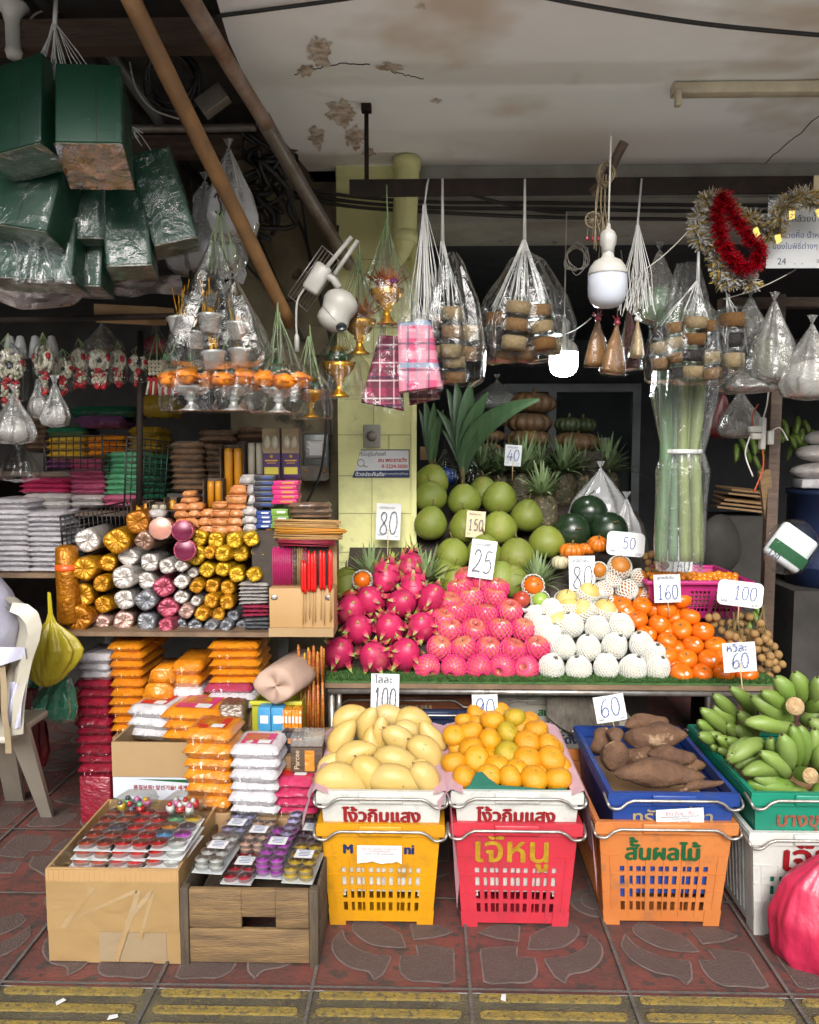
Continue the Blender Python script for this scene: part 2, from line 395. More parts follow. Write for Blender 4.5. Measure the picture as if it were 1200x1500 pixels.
for i in range(-4,5):
 for j in range(0,3):
  for sx in(1,-1):
   for sy in(1,-1):
    ox,oy=XB+2*TW*i,YJ+2*TW*j
    if sy<0 and j==2:continue
    for q in SH:
     w=[(ox+sx*x*TW,oy+sy*y*TW)for x,y in q]
     pout.add([(x,y,.0065)for x,y in w],tessellate_polygon([[Vector((x,y,0))for x,y in w]]),0,False)
     w=shrink(w,.0045)
     pin.add([(x,y,.0085)for x,y in w],tessellate_polygon([[Vector((x,y,0))for x,y in w]]),0,False)
  for r0,r1,mb,z in((0,.078,pout,.0065),(.0,.0735,pin,.0085),(0,.046,pout,.0105),(0,.0425,pin,.0115)):
   c=Vector((XB+2*TW*i,YJ+2*TW*j,z))
   mb.add([c]+[c+Vector((math.cos(a*.1963)*r1,math.sin(a*.1963)*r1,0))for a in range(32)],[(0,1+a,1+(a+1)%32)for a in range(32)],0,False)
struct(pout,'pavement_petal_outlines',M['groove']);struct(pin,'pavement_petals',M['greytile'])
b=MB()
for i in range(-9,10):
 for j in range(0,8):
  x0,y0=XB+i*TW+.025,YF-.022-j*.06
  n=10
  ol=[(x0+.012+(TW-.05-.024)*t,y0-.012)for t in(0,.33,.66,1)]+[(x0+TW-.05-.012+.012*math.cos(R(a)),y0+.012*math.sin(R(a)))for a in range(-60,61,30)]+[(x0+.012+(TW-.05-.024)*t,y0+.012)for t in(1,.66,.33,0)]+[(x0+.012+.017*math.cos(R(a)),y0+.012*math.sin(R(a)))for a in range(120,241,30)]
  b.poly([(x,y,.004)for x,y in ol],.006)
struct(b,'pavement_tactile_bars',M['yellowbar'])
# ---- unseen building across the street, added to darken what the films reflect
p=thing('shophouse','unseen grey concrete shophouse block, added for reflections, with rows of shutters across the street behind the viewer','building',T(0,-13,0))
M['concrete']=mat('grey_concrete',(.24,.22,.2),(.16,.15,.14),1.5,.85,bump=.2)
b=MB();b.box((0,-3,2.6),(46,6,5.2));b.build('wall',M['concrete'],p)
for k in range(11):
 x=(k-5)*4.1
 b=MB();b.box((x,.02,1.5),(3.4,.1,3));b.build('shutter',M['alu'],p)
 for z in(4.3,):
  b=MB();b.box((x,.02,z),(2.4,.1,1.1));b.build('window',M['darkglass'],p)
b=MB();b.box((0,.9,3.3),(46,1.8,.15));b.build('canopy',M['concrete'],p)
# ---- canopy ceiling over the fruit shop
ZC=2.6
edge=[(-.62,1.85),(P(310,0,2.14).x,2.14),(G(335,60,ZC).x,G(335,60,ZC).y),(G(380,160,ZC).x,G(380,160,ZC).y),(G(415,205,ZC).x,G(415,205,ZC).y),(G(455,255,ZC).x,G(455,255,ZC).y)]
b=MB();b.poly([(x,y,ZC)for x,y in edge]+[(-.5,3.9,ZC),(5,3.9,ZC),(5,1.85,ZC)],.2)
o=struct(b,'ceiling',M['ceiling'])
b=MB()
for(cx,cyy,rx,ry,sd)in((470,75,22,26,1),(447,102,16,10,2),(500,165,26,24,3),(520,200,20,22,4),(575,97,22,8,5),(640,147,11,4,6),(465,200,14,18,7),(540,222,12,10,8),(615,8,9,5,9)):
 q=[]
 for k in range(64):
  a=k*math.pi/32;f=.75+.5*nz((math.cos(a),math.sin(a),0),2.2,sd)+.28*nz((math.cos(a),math.sin(a),3),7,sd);g=G(cx+rx*f*math.cos(a),cyy+ry*f*math.sin(a),ZC);q.append((g.x,g.y,ZC-.003))
 b.poly(q)
struct(b,'ceiling_bare_plaster',M['peel'])
b=MB()
def crackline(pp,r,sd):
 pts=[]
 for(x,y),(x2,y2)in zip(pp,pp[1:]):
  for k in range(8):
   t=k/8;pts.append(G(lerp(x,x2,t)+3*nz((x+k*3,y,1),.3,sd),lerp(y,y2,t)+3*nz((x,y+k*3,5),.3,sd),ZC)+Vector((0,0,-.001)))
 b.tube(pts,r,5)
crackline([(1205,165),(1140,222),(1095,262)],.0022,1);crackline([(432,108),(470,98),(500,92),(548,95)],.0018,2);crackline([(560,100),(590,108),(625,115)],.0015,3)
struct(b,'ceiling_cracks',M['dark'])
# ---- neighbouring shop: low roof with rafters, shade put into its near-black colour
b=MB();solid(b,(-4,.95,2.78),(-.4,4.6,2.9))  # front reach kept long so the shop below stays dark
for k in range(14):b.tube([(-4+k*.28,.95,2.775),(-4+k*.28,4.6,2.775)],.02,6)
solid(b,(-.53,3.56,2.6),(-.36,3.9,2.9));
one(b,'shop_roof',M['dark'],'dark roof of ridged sheets over the candle and incense shop','roof')
b=MB();solid(b,(-4,2.5,2.62),(-.55,2.57,2.7));one(b,'roof_rafter',M['darkwood'],'dark wood rafter across the dark roof, nearer the street','rafter','rafters under the shop roof')
b=MB();solid(b,(-4,3.3,2.58),(-.55,3.36,2.66));one(b,'roof_rafter',M['darkwood'],'dark wood rafter across the dark roof, deeper inside the shop','rafter','rafters under the shop roof')
# ---- walls
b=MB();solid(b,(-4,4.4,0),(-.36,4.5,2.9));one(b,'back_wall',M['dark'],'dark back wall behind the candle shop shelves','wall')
b=MB();solid(b,(-4.1,.95,0),(-4,4.5,2.9));one(b,'unseen_side_wall',M['dark'],'unseen side wall added at the far end to darken the candle shop','wall')  # out of view, closes the candle shop to keep its interior dark
xl,xr=P(335,450,3.7).x,P(502,450,3.7).x
b=MB();solid(b,(xl,3.7,0),(xr,3.8,2.78));one(b,'party_wall',M['beige'],'dirty beige wall strung with black cables beside the yellow pillar','wall')
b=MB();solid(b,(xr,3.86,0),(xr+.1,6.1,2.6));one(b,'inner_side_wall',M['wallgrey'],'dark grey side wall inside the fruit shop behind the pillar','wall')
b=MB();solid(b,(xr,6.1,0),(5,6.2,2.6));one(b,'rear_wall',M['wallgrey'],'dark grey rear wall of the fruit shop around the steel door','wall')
b=MB();solid(b,(5,.95,0),(5.1,6.2,2.8));one(b,'unseen_end_wall',M['dark'],'unseen end wall added at the far side to darken the fruit shop','wall')  # added beyond the view to shut light out of the fruit shop
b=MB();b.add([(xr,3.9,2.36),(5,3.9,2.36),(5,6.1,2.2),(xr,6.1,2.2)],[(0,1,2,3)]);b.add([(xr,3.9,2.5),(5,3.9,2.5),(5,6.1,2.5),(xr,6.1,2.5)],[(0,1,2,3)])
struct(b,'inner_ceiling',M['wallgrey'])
# ---- beam across the shop front
PX0,PX1=P(495,600,3.5).x,P(609,600,3.5).x
b=MB();solid(b,(PX1+.002,3.5,2.36),(5,3.9,2.597));solid(b,(PX1+.002,3.47,2.43),(5,3.498,2.447));solid(b,(PX1+.002,3.46,2.5),(5,3.498,2.52))
one(b,'shop_beam',M['beam'],'stained pale beam under the canopy with wires run along it','beam')
# ---- pillar
p=thing('pillar','pale yellow-green painted pillar between the two shops','pillar')
b=MB();solid(b,(PX0,3.5,0),(PX1,3.86,2.6));b.build('shaft',M['pillar'],p)
b=MB();solid(b,(PX1-.018,3.488,.0),(PX1+.004,3.4995,2.36));b.build('corner_trim',M['pillar'],p)
b=MB()
for yy in(380,480,637,697,752,809):
 z=P(550,yy,3.5).z;b.box(((PX0+PX1)/2-.01,3.4988,z),(PX1-PX0-.02,.002,.003))
xm=P(546,700,3.5).x
for(y0,y1,xx)in((440,637,548),(697,752,545),(752,870,544),(637,697,570)):
 b.box((P(xx,700,3.5).x,3.4986,(P(0,y0,3.5).z+P(0,y1,3.5).z)/2),(.003,.002,abs(P(0,y0,3.5).z-P(0,y1,3.5).z)))
b.build('joint_lines',M['pillarline'],p)
# ---- drain pipe on the pillar
p=thing('drain_pipe','pale yellow drain pipe bending down the top of the pillar','pipe')
a=[P(596,232,3.40),P(596,262,3.40),P(594,300,3.40),P(592,340,3.41),P(586,362,3.43),P(576,376,3.5)]
b=MB();b.tube(spline(a,4),.052,14);b.build('pipe_run',M['pillar'],p)
for q,q2 in((a[0],a[1]),(a[3],a[3]-Vector((0,0,.04)))):
 b=MB();b.tube([q,q+(q2-q).normalized()*.045],.058,14);b.build('coupling',M['pillar'],p)
 # ---- hanging rail
RY_=2.87;RZ0=P(700,274,RY_).z
b=MB();x0=P(512,270,RY_).x;solid(b,(x0,RY_-.006,RZ0-.03),(3.4,RY_+.006,RZ0+.028));solid(b,(x0,RY_+.0065,RZ0+.02),(3.4,RY_+.05,RZ0+.027))
p=thing('hanging_rail','black steel rail hung from the ceiling across the shop front','rail')
b.build('angle_bar',M['steel'],p)
for xx in(537,1420):
 q=P(xx,200,RY_+.02);b=MB();b.tube([(q.x,q.y,ZC),(q.x,q.y,RZ0)],.008,8);b.box((q.x,q.y,ZC-.012),(.035,.035,.024));b.build('hanger_rod',M['steel'],p)
 # ---- fluorescent fitting on the ceiling
q=G(985,122,ZC);p=thing('fluorescent_fitting','dusty cream fluorescent fitting without a tube on the ceiling','light fitting',T(q.x,q.y,ZC))
b=MB();b.box((.6,0,-.022),(1.2,.05,.036),None,0,.004);b.build('channel',M['creamfit'],p)
for xx in(.012,1.19):b=MB();b.box((xx,-.028,-.06),(.02,.026,.05),None,0,.004);b.build('tube_holder',M['creamfit'],p)
# ---- door at the back
dx0,dx1=P(742,600,5.9).x,P(946,600,5.9).x;dz=P(800,560,5.9).z
p=thing('steel_door','grey framed glass door in the dark at the back of the shop','door',T((dx0+dx1)/2,6.09,0))
w=dx1-dx0
b=MB()
for xx in(-w/2+.03,w/2-.03,-w/2+.36):b.box((xx,-.03,dz/2),(.06,.06,dz-.002))
for zz in(dz-.03,.5,.06):b.box((0,-.034,zz),(w-.002,.058,.06))
b.build('door_frame',M['alu'],p)
b=MB();b.box((-.0,-.012,dz/2),(w-.01,.01,dz-.02));b.build('pane',M['darkglass'],p)
q=P(886,648,5.85);b=MB();b.box((q.x-(dx0+dx1)/2,-.075,q.z),(.14,.006,.07));sg=b.build('door_notice',mat('notice_dark',(.3,.3,.28)),p)
b=MB();add_text(b,'ยินดีต้อนรับ',T(q.x-(dx0+dx1)/2,-.079,q.z)@FACE,w=.11,y=.012);b.build('lettering',M['dark'],sg)
# ---- poles and pipes slanting across the top
def slant(name,pts,r,m,label,cat):
 b=MB();pts=[P(*q)for q in pts];n=14;pp=[]
 for k in range(len(pts)-1):
  for j in range(6):pp.append(pts[k].lerp(pts[k+1],j/6))
 pp.append(pts[-1]);b.tube(pp,[r*(1+.06*nz(p,6,3))for p in pp],n);return one(b,name,m,label,cat)
slant('awning_pole',[(178,-30,1.95),(280,180,2.25),(350,320,2.5),(425,475,2.8)],.024,M['bamboo'],'long brown round pole slanting down across the dark shop roof','pole')
slant('rusty_pipe',[(262,-30,2.0),(330,85,2.3),(390,182,2.62)],.024,M['rust'],'rust-stained pipe slanting along the edge of the pale ceiling','pipe')
slant('grey_pipe',[(385,174,2.6),(440,270,2.95),(500,368,3.35),(512,388,3.45)],.027,M['greypipe'],'grey steel pipe carrying on from the rusty one to the pillar','pipe')
# ---- cables
def cable(pts,r,m,label,name='cable',cat='cable'):
 b=MB();b.tube(spline([P(*q)for q in pts],8),r,6);return one(b,name,m,label,cat)
cable([(315,24,2.3),(390,14,2.25),(480,2,2.2),(560,-10,2.18)],.0055,M['cable'],'short black cable under the pale ceiling near the poles')
cable([(760,-12,2.2),(860,8,2.2),(1010,32,2.25),(1130,45,2.3),(1260,56,2.35)],.006,M['cable'],'long black cable sagging across the pale ceiling to the street corner')
for k,(y0,y1,off)in enumerate(((296,297,3.44),(304,306,3.43),(311,318,3.42))):
 cable([(430,y0-22,3.42),(520,y0-8,off),(640,y0,off),(800,y1,off),(1000,y1+3,off),(1200,y1+4,off),(1320,y1+3,off)],.0075,M['cable'],'black wire along the beam, %s of three from the top'%ORD[k+1])
cable([(680,282,3.2),(730,296,3.3),(790,308,3.4),(830,311,3.42)],.007,M['cable'],'black wire sloping from the rail down to the beam')
for k,q in enumerate(([(330,200,3.6),(360,300,3.66),(400,400,3.66),(430,470,3.66),(445,500,3.66)],[(395,270,3.6),(440,330,3.65),(460,400,3.65),(470,440,3.66),(490,520,3.66)],[(440,280,3.6),(448,340,3.66),(456,390,3.66),(470,425,3.66)],[(340,360,3.66),(372,400,3.66),(420,440,3.66),(450,425,3.66)],[(495,330,3.45),(490,420,3.45),(484,560,3.45),(486,640,3.45)],[(478,540,3.45),(478,620,3.45),(470,690,3.45),(450,735,3.45)])):
 cable(q,.009 if k<2 else.006,M['cable'],'black cable on the beige wall by the pillar, '+('thick one reaching the roof','thick one under the grey pipe','short thin one','loop crossing the others','one running down the pillar edge','low one by the meter')[k])
b=MB()
for k in range(5):
 c=P(250,115,2.7);b.tube([c+Vector((math.cos(a*.42+k)*(.075+.006*k),.02*math.sin(a*.9+k)+k*.008,math.sin(a*.42+k)*(.08+.004*k)))for a in range(16)],.006,6)
one(b,'cable_coil',M['cable'],'coil of black cable hanging in the dark roof','cable')
b=MB()
for k in range(14):
 c=P(405,262,3.3)+Vector((rnd.uniform(-.05,.05),rnd.uniform(-.04,.04),rnd.uniform(-.08,.06)))
 b.tube(spline([c+Vector((rnd.uniform(-.12,.05),rnd.uniform(-.05,.05),.15-.06*j+rnd.uniform(-.03,.03)))for j in range(6)],4),rnd.uniform(.005,.012),6)
one(b,'cable_bundle',M['cable'],'thick tangle of black cables where the pipes meet the wall','cable')
for k,q in enumerate(([(20,80,2.6),(100,60,2.65),(150,50,2.7),(240,62,2.7)],[(40,90,2.6),(44,30,2.6),(70,14,2.6),(85,18,2.6)],[(190,90,2.9),(200,130,2.9),(225,160,2.9),(262,174,2.9)])):
 cable(q,.0035,M['whitecable'],'thin pale wire in the dark roof, '+('running level to the brown pole','looped beside the green parcels','sagging behind the brown pole')[k])
slant('roof_conduit',[(0,82,3.0),(150,70,3.0),(330,68,3.0)],.012,M['greypipe'],'thin grey conduit level under the dark roof','conduit')
slant('roof_bar',[(180,188,3.2),(300,188,3.2),(375,186,3.2)],.016,M['greypipe'],'dull metal bar level behind the brown pole','bar')
slant('roof_strut',[(100,-10,2.6),(170,90,2.9),(235,180,3.2)],.022,M['alu'],'dark blue-grey steel strut slanting under the roof','strut')
b=MB();c=P(18,20,2.5);b.lathe([(.045,.03),(.05,.02),(.03,.0),(.022,-.03),(.022,-.10),(.026,-.11),(.02,-.13)],16,0,T(c));one(b,'ceiling_socket',M['wplastic'],'cream plastic lamp socket hanging above the green parcels','lamp socket')
b=MB();b.box((0,0,0),(.1,.05,.06),None,0,.004);one(b,'junction_box',M['greypipe'],'grey metal junction box tied between the two slanting poles','junction box',None,T(P(312,148,2.7))@RY(-35))
# ================================================================== fruit stand
def D(y):
 for(a,A),(c,C)in(((1000,2.87),(850,3.2)),((850,3.2),(700,3.62)),((700,3.62),(560,4.4))):
  if y>=c:return lerp(A,C,(y-a)/(c-a))
 return 4.4
TZ=P(600,1000,2.82).z
TX0,TX1=P(476,1003,2.82).x,P(1146,1010,2.82).x
M['board_dark']=mat('stand_board',(.055,.04,.03),(.03,.024,.02),8,.7,bump=.2)
p=thing('fruit_table','long metal framed table with a worn board top under the fruit piles','table',T(0,0,0))
b=MB();solid(b,(TX0,2.82,TZ-.022),(TX1,3.47,TZ-.004));b.build('table_top',M['plywood'],p)
b=MB();b.tube([(TX0+.01,2.835,TZ-.037),(TX1-.005,2.835,TZ-.037)],.012,10);b.build('front_rail',M['galv'],p)
for xx in(TX0+.02,TX1-.05):
 for yy in(2.86,3.42):
  b=MB();b.tube([(xx,yy,0),(xx,yy,TZ-.026)],.014,10);b.build('leg',M['galv'],p)
b=MB();b.tube([(TX0+.05,2.84,TZ-.05),(TX0+.05,2.84,TZ-.14)],.01,8);b.build('brace',M['galv'],p)
prof=[(3.0,TZ+.001),(3.0,TZ+.02),(3.12,.70),(3.2,.72),(3.28,.82),(3.47,.95),(3.47,TZ+.001)]
b=MB();b.poly([(y,z)for y,z in prof],P(960,900,3.2).x-TX0-.03,0,Matrix(((0,0,1,TX0+.03),(1,0,0,0),(0,1,0,0),(0,0,0,1))))
one(b,'display_stand',M['board_dark'],'dark sloping stand on the table that the fruit is piled against','stand')
prof=[(3.49,0),(3.49,.9),(3.62,1.04),(3.75,1.09),(4.7,1.09),(4.7,0)]
b=MB();b.poly(prof,P(945,760,3.6).x-PX1-.02,0,Matrix(((0,0,1,PX1+.02),(1,0,0,0),(0,1,0,0),(0,0,0,1))))
one(b,'display_stand',M['board_dark'],'dark raised stand behind the pillar carrying pomelos, pineapples and pumpkins','stand')
b=MB();solid(b,(TX0+.002,2.822,TZ-.003),(TX1-.004,3.0,TZ+.006))
r2=random.Random(3)
for k in range(9000):
 x=r2.uniform(TX0,TX1);y=2.82+abs(r2.gauss(0,.05));
 if y>2.99:continue
 a=r2.uniform(0,6.28);h=r2.uniform(.009,.02);w=.0016;lx,ly=r2.gauss(0,.006),r2.gauss(-.003,.006)-(.006 if y<2.83 else 0)
 b.add([(x-w*math.cos(a),y-w*math.sin(a),TZ+.004),(x+w*math.cos(a),y+w*math.sin(a),TZ+.004),(x+lx,y+ly,TZ+h)],[(0,1,2)],r2.choice((0,0,1)),False)
one(b,'turf_mat',[M['turf'],mat('turf_pale',(.07,.15,.03),rough=.7)],'strip of short green artificial turf along the front of the fruit table','turf mat')
# ---- fruit materials
M['dragon']=mat('dragon_pink',(.64,.045,.16),(.46,.03,.115),14,.42,rand=.12,bump=.1,spots=(.58,.14,.16),spot_scale=14,spot_lo=.6,spot_hi=.75,sub=.05)
M['dragon_mid']=mat('dragon_bract_mid',(.46,.16,.09),(.4,.08,.1),14,.5)
M['dragon_tip']=mat('dragon_bract_tip',(.30,.36,.075),(.22,.3,.07),14,.5)
M['scar']=mat('pale_scar',(.5,.36,.16),(.3,.2,.09),30,.8)
M['apple']=mat('apple_skin',(.56,.13,.115),(.62,.31,.17),7,.3,rand=.1,stretch=(1,1,.35),lo=.42,hi=.75,spots=(.62,.4,.2),spot_scale=70,spot_lo=.66,spot_hi=.74)
M['pinknet']=mat('pink_foam',(.82,.07,.25),rough=.6,sub=.1)
M['whitenet']=mat('white_foam',(.76,.75,.70),rough=.65,sub=.1,rand=.05)
M['pear']=mat('pear_skin',(.62,.47,.15),(.66,.55,.26),8,.45,spots=(.4,.27,.08),spot_scale=90,spot_lo=.66,spot_hi=.72)
M['pear_pale']=mat('pale_pear_skin',(.70,.62,.42),(.72,.66,.5),8,.5)
M['persimmon']=mat('persimmon_skin',(.80,.235,.014),(.70,.17,.012),4,.3,rand=.08,bump=.05,bscale=200)
M['orange']=mat('mandarin_skin',(.70,.33,.014),(.66,.38,.018),5,.4,rand=.06,hue=.004,bump=.35,bscale=330,lo=.45,hi=.8)
M['greenorange']=mat('greenish_mandarin_skin',(.56,.36,.025),(.38,.34,.03),6,.4,bump=.35,bscale=330)
M['pomelo']=mat('pomelo_skin',(.23,.262,.045),(.165,.2,.034),5,.55,rand=.12,hue=.008,bump=.15,bscale=260,spots=(.29,.26,.085),spot_scale=22,spot_lo=.58,spot_hi=.72)
M['stemwood']=mat('dry_stem',(.18,.13,.05),(.1,.08,.035),30,.8)
M['pine_body']=mat('pineapple_skin',(.09,.07,.035),(.035,.038,.02),46,.65,bump=.6,bscale=120,spots=(.26,.21,.13),spot_scale=52,spot_lo=.56,spot_hi=.66)
M['pine_leaf']=mat('pineapple_leaf',(.17,.25,.11),(.28,.35,.19),10,.5,rand=.1,stretch=(6,6,1))
M['pumpkin']=mat('grey_brown_pumpkin',(.22,.13,.06),(.12,.085,.06),6,.55,rand=.15,bump=.2,spots=(.27,.18,.07),spot_scale=7,spot_lo=.55,spot_hi=.7)
M['pumpkin_green']=mat('dark_green_pumpkin',(.035,.05,.02),(.07,.085,.04),8,.5,bump=.2)
M['pumpkin_orange']=mat('mini_pumpkin_orange',(.68,.24,.02),(.58,.16,.015),8,.4)
M['pumpkin_white']=mat('pale_pumpkin',(.62,.56,.38),(.5,.46,.32),8,.5)
M['melon']=mat('watermelon_skin',(.012,.024,.012),(.02,.04,.018),9,.28,bump=.03)
M['mottled']=mat('mottled_orange_skin',(.55,.24,.025),(.36,.14,.025),9,.45,spots=(.1,.05,.02),spot_scale=24,spot_lo=.64,spot_hi=.7,rand=.1)
M['mango']=mat('mango_skin',(.58,.41,.125),(.60,.46,.20),6,.45,rand=.05,spots=(.34,.2,.08),spot_scale=80,spot_lo=.66,spot_hi=.72,bump=.1)
M['mangoscar']=mat('mango_scar',(.2,.12,.06),rough=.8)
M['yam']=mat('yam_skin',(.165,.092,.05),(.085,.045,.028),11,.85,bump=1.0,bscale=40,spots=(.36,.25,.16),spot_scale=15,spot_lo=.6,spot_hi=.68)
M['banana']=mat('green_banana_skin',(.17,.265,.05),(.24,.32,.10),7,.5,rand=.15,bump=.1,spots=(.12,.11,.045),spot_scale=34,spot_lo=.66,spot_hi=.73,hue=.008)
M['banana_tip']=mat('banana_tip',(.05,.04,.02),rough=.8)
M['bananacut']=mat('banana_cut',(.55,.42,.25),(.38,.25,.12),60,.8,bump=.5,bscale=200)
M['longan']=mat('longan_skin',(.34,.215,.085),(.27,.165,.065),40,.75,rand=.12,bump=.2,bscale=250)
M['kumquat']=mat('kumquat_skin',(.72,.3,.015),(.62,.2,.012),20,.3,rand=.1)
M['sticker']=mat('fruit_sticker',(.75,.75,.72),rough=.35)
M['ink']=mat('blue_black_ink',(.022,.03,.075),rough=.5)
M['blueink']=mat('blue_ink',(.03,.075,.26),rough=.5)
M['paper']=mat('white_paper',(.78,.79,.80),(.72,.73,.74),8,.5,grime=.1)
M['cream']=mat('cream_paper',(.70,.60,.40),(.64,.55,.37),8,.6)
M['wood_stick']=mat('pale_stick',(.55,.42,.25),rough=.6)
def net_mb(r,t0,t1,n,tw,thick,shape=None,sq=1.0,steps=16,nside=4):
 b=MB()
 for d in(1,-1):
  for k in range(n):
   pts=[]
   for i in range(steps+1):
    th=lerp(t0,t1,i/steps);ph=2*math.pi*k/n+d*tw*(i/steps)
    rr=r*(shape(th)if shape else 1)+thick*(.35 if d>0 else 0)
    pts.append((rr*math.sin(th)*math.cos(ph),rr*math.sin(th)*math.sin(ph),rr*math.cos(th)*sq))
   b.tube(pts,thick,nside,0,False)
 return b
def pile(rows,protos,M_of,lab,group,first='bottom'):
 """rows: lists of (px, py) from the lowest row up; lab(row words, place words)"""
 for ri,row in enumerate(rows):
  row=sorted(row)
  for ci,q in enumerate(row):
   put(protos(ri,ci),M_of(ri,ci,q),lab(ROW[ri],ORD[ci+1],len(row)),group)
   # ---- dragon fruit
def dragon():
 p=thing('dragon_fruit','x','dragon fruit');b=MB();g=random.Random(5)
 def fn(q,a,v):return q*(1+.03*nz(q,30,2))
 b.ball((.05,.05,.064),20,14,0,None,fn);b.build('flesh',M['dragon'],p)
 b=MB()
 for ring,(th,n,L,w)in enumerate(((38,4,.022,.02),(64,6,.03,.023),(90,7,.034,.023),(116,7,.04,.021),(142,6,.05,.018),(163,5,.06,.014))):
  for k in range(n):
   ph=2*math.pi*(k+.5*(ring%2))/n+g.uniform(-.2,.2);t=R(th)
   nrm=Vector((math.sin(t)*math.cos(ph),math.sin(t)*math.sin(ph),math.cos(t)));base=Vector((nrm.x*.05,nrm.y*.05,nrm.z*.064))*.97
   tang=Vector((math.cos(t)*math.cos(ph),math.cos(t)*math.sin(ph),-math.sin(t)));side=nrm.cross(tang);l=1.35*L*g.uniform(.8,1.25);cu=g.uniform(.5,1.1)
   rows=[]
   for i,(u,ww)in enumerate(((0,1),(.3,.85),(.6,.55),(.85,.25),(1,.03))):
    c=base+tang*l*(u-.25*cu*u*u)+nrm*l*(.1+.5*cu*u*u);rows.append([c-side*w*ww*.5,c+nrm*.003*(1-u),c+side*w*ww*.5])
   for i in range(4):
    mi=(0,1,2,2)[i]
    b.add([*rows[i],*rows[i+1]],[(0,1,4,3),(1,2,5,4)],mi)
 b.build('bracts',[M['dragon'],M['dragon_mid'],M['dragon_tip']],p)
 b=MB();b.ball((.007,.007,.005),8,5,0,T(0,0,.063));b.build('stem_scar',M['scar'],p)
 return p
dr=dragon()
drows=[[(497,957),(549,964),(593,959)],[(525,922),(571,921),(618,919)],[(514,895),(543,881),(588,884),(632,878)],[(566,845),(606,860)],[(601,832)]]
def dM(ri,ci,q):
 g=random.Random(ri*10+ci);up=(.15,.25,.2,1.3,1.3)[ri]
 d=Vector((g.uniform(-.35,.35),-1,g.uniform(.45,.95)))
 return T(P(*q,D(q[1]+8)+.01))@aim(d)@RZ(g.uniform(0,360))@SC(g.uniform(1.12,1.22),g.uniform(1.12,1.22),1.2)if ri<3 else T(P(*q,D(q[1])))@aim(Vector((g.uniform(-.2,.2),-.75,-.75)))@RZ(g.uniform(0,360))@SC(1.14)
pile(drows,lambda a,c:dr,dM,lambda r,o,n:'pink dragon fruit in the %s row of its heap, %s from the pillar side'%(r,o)if n>1 else 'topmost pink dragon fruit of the heap with green tails','dragon fruit heaped by the pillar')
# ---- apples in pink foam nets
def apple(full,sticker):
 p=thing('apple','x','apple');b=MB()
 pr=[(0,-.036),(.012,-.042),(.03,-.036),(.043,-.014),(.046,.008),(.04,.028),(.026,.038),(.012,.036),(.004,.028),(0,.027)]
 b.lathe([tuple(q[:2])for q in spline([(r,z,0)for r,z in pr],2)],20,0);b.build('flesh',M['apple'],p)
 b=MB();b.tube([(0,0,.028),(.003,0,.045)],.0015,5);b.build('stalk',M['stemwood'],p)
 shape=lambda th:1-.12*max(0,math.cos(th)-.7)/.3-.06*max(0,-math.cos(th)-.7)/.3
 b=net_mb(.0485,R(20)if full else R(47),R(172),16,2.0 if full else 1.6,.0025,shape,.95);b.build('foam_net',M['pinknet'],p)
 if sticker:
  b=MB();b.lathe([(.0,.001),(.008,.0005),(.0085,0)],12,0,T(.0,-.033,.033)@RX(42));b.build('sticker',M['sticker'],p)
 return p
ap=[apple(False,False),apple(False,True),apple(True,False)]
arows=[[(626,978),(665,978),(701,978),(736,978),(771,979)],[(644,949),(680,949),(716,951),(751,952),(787,949)],[(650,908),(659,923),(695,924),(732,922),(767,922)],[(672,897),(710,900),(747,895)],[(659,883),(690,877),(724,875)],[(674,862),(704,853),(728,862)],[(683,846)]]
def aM(ri,ci,q):
 g=random.Random(ri*17+ci);return T(P(*q,D(q[1])))@RZ(g.uniform(-40,40))@RX(g.uniform(2,28)if ri else g.uniform(60,130))@RY(g.uniform(-15,15))@SC(*(g.uniform(.94,1.08)for _ in range(3)))
pile(arows,lambda r,c:ap[2]if r==0 else ap[1 if(r+c)%2 else 0],aM,lambda r,o,n:'red apple in a pink foam net, %s row, %s from the dragon fruit'%(r,o)if n>1 else 'pink netted red apple behind the top of the apple heap','netted apples on the fruit table')
# ---- pears in white foam nets
def pear(full):
 p=thing('pear','x','pear');b=MB()
 pr=[(0,-.04),(.02,-.042),(.038,-.028),(.045,-.004),(.042,.016),(.03,.032),(.014,.039),(0,.037)]
 b.lathe([tuple(q[:2])for q in spline([(r,z,0)for r,z in pr],2)],20);b.build('flesh',M['pear_pale' if full else 'pear'],p)
 b=MB();b.tube([(0,0,.036),(.002,.001,.05),(.006,.002,.062)],.0014,5);b.build('stalk',M['stemwood'],p)
 shape=lambda th:1+(.16*max(0,math.cos(th)-.55)/.45 if full else 0)
 b=net_mb(.0475,R(10)if full else R(72),R(174),24,1.7 if full else 1.1,.0027,shape,1.0,14);b.build('foam_net',M['whitenet'],p)
 return p
pe=[pear(True),pear(False)]
prow=[[(808,978),(848,980),(888,978),(927,980),(963,980)],[(824,949),(862,950),(900,947),(940,945),(957,962)],[(837,917),(875,921),(910,919),(795,921),(806,933)],[(787,906),(808,897),(816,911)],[(833,888),(852,894),(886,894)],[(830,879),(862,868)]]
bare={(833,888),(852,894),(886,894),(830,879),(862,868),(816,911)}
def pM(ri,ci,q):
 g=random.Random(ri*13+ci+2);return T(P(*q,D(q[1])-(.0 if q[0]>790 else-.03)))@RZ(g.uniform(-50,50))@RX(g.uniform(-5,35))@RY(g.uniform(-18,18))@SC(*(g.uniform(.93,1.06)for _ in range(3)))
def plab(r,o,n):return 'pear in a white foam net, %s row, %s from the apples'%(r,o)
pile([sorted(r)for r in prow],lambda r,c:pe[1]if sorted(prow[r])[c]in bare else pe[0],pM,plab,'netted pears on the fruit table')
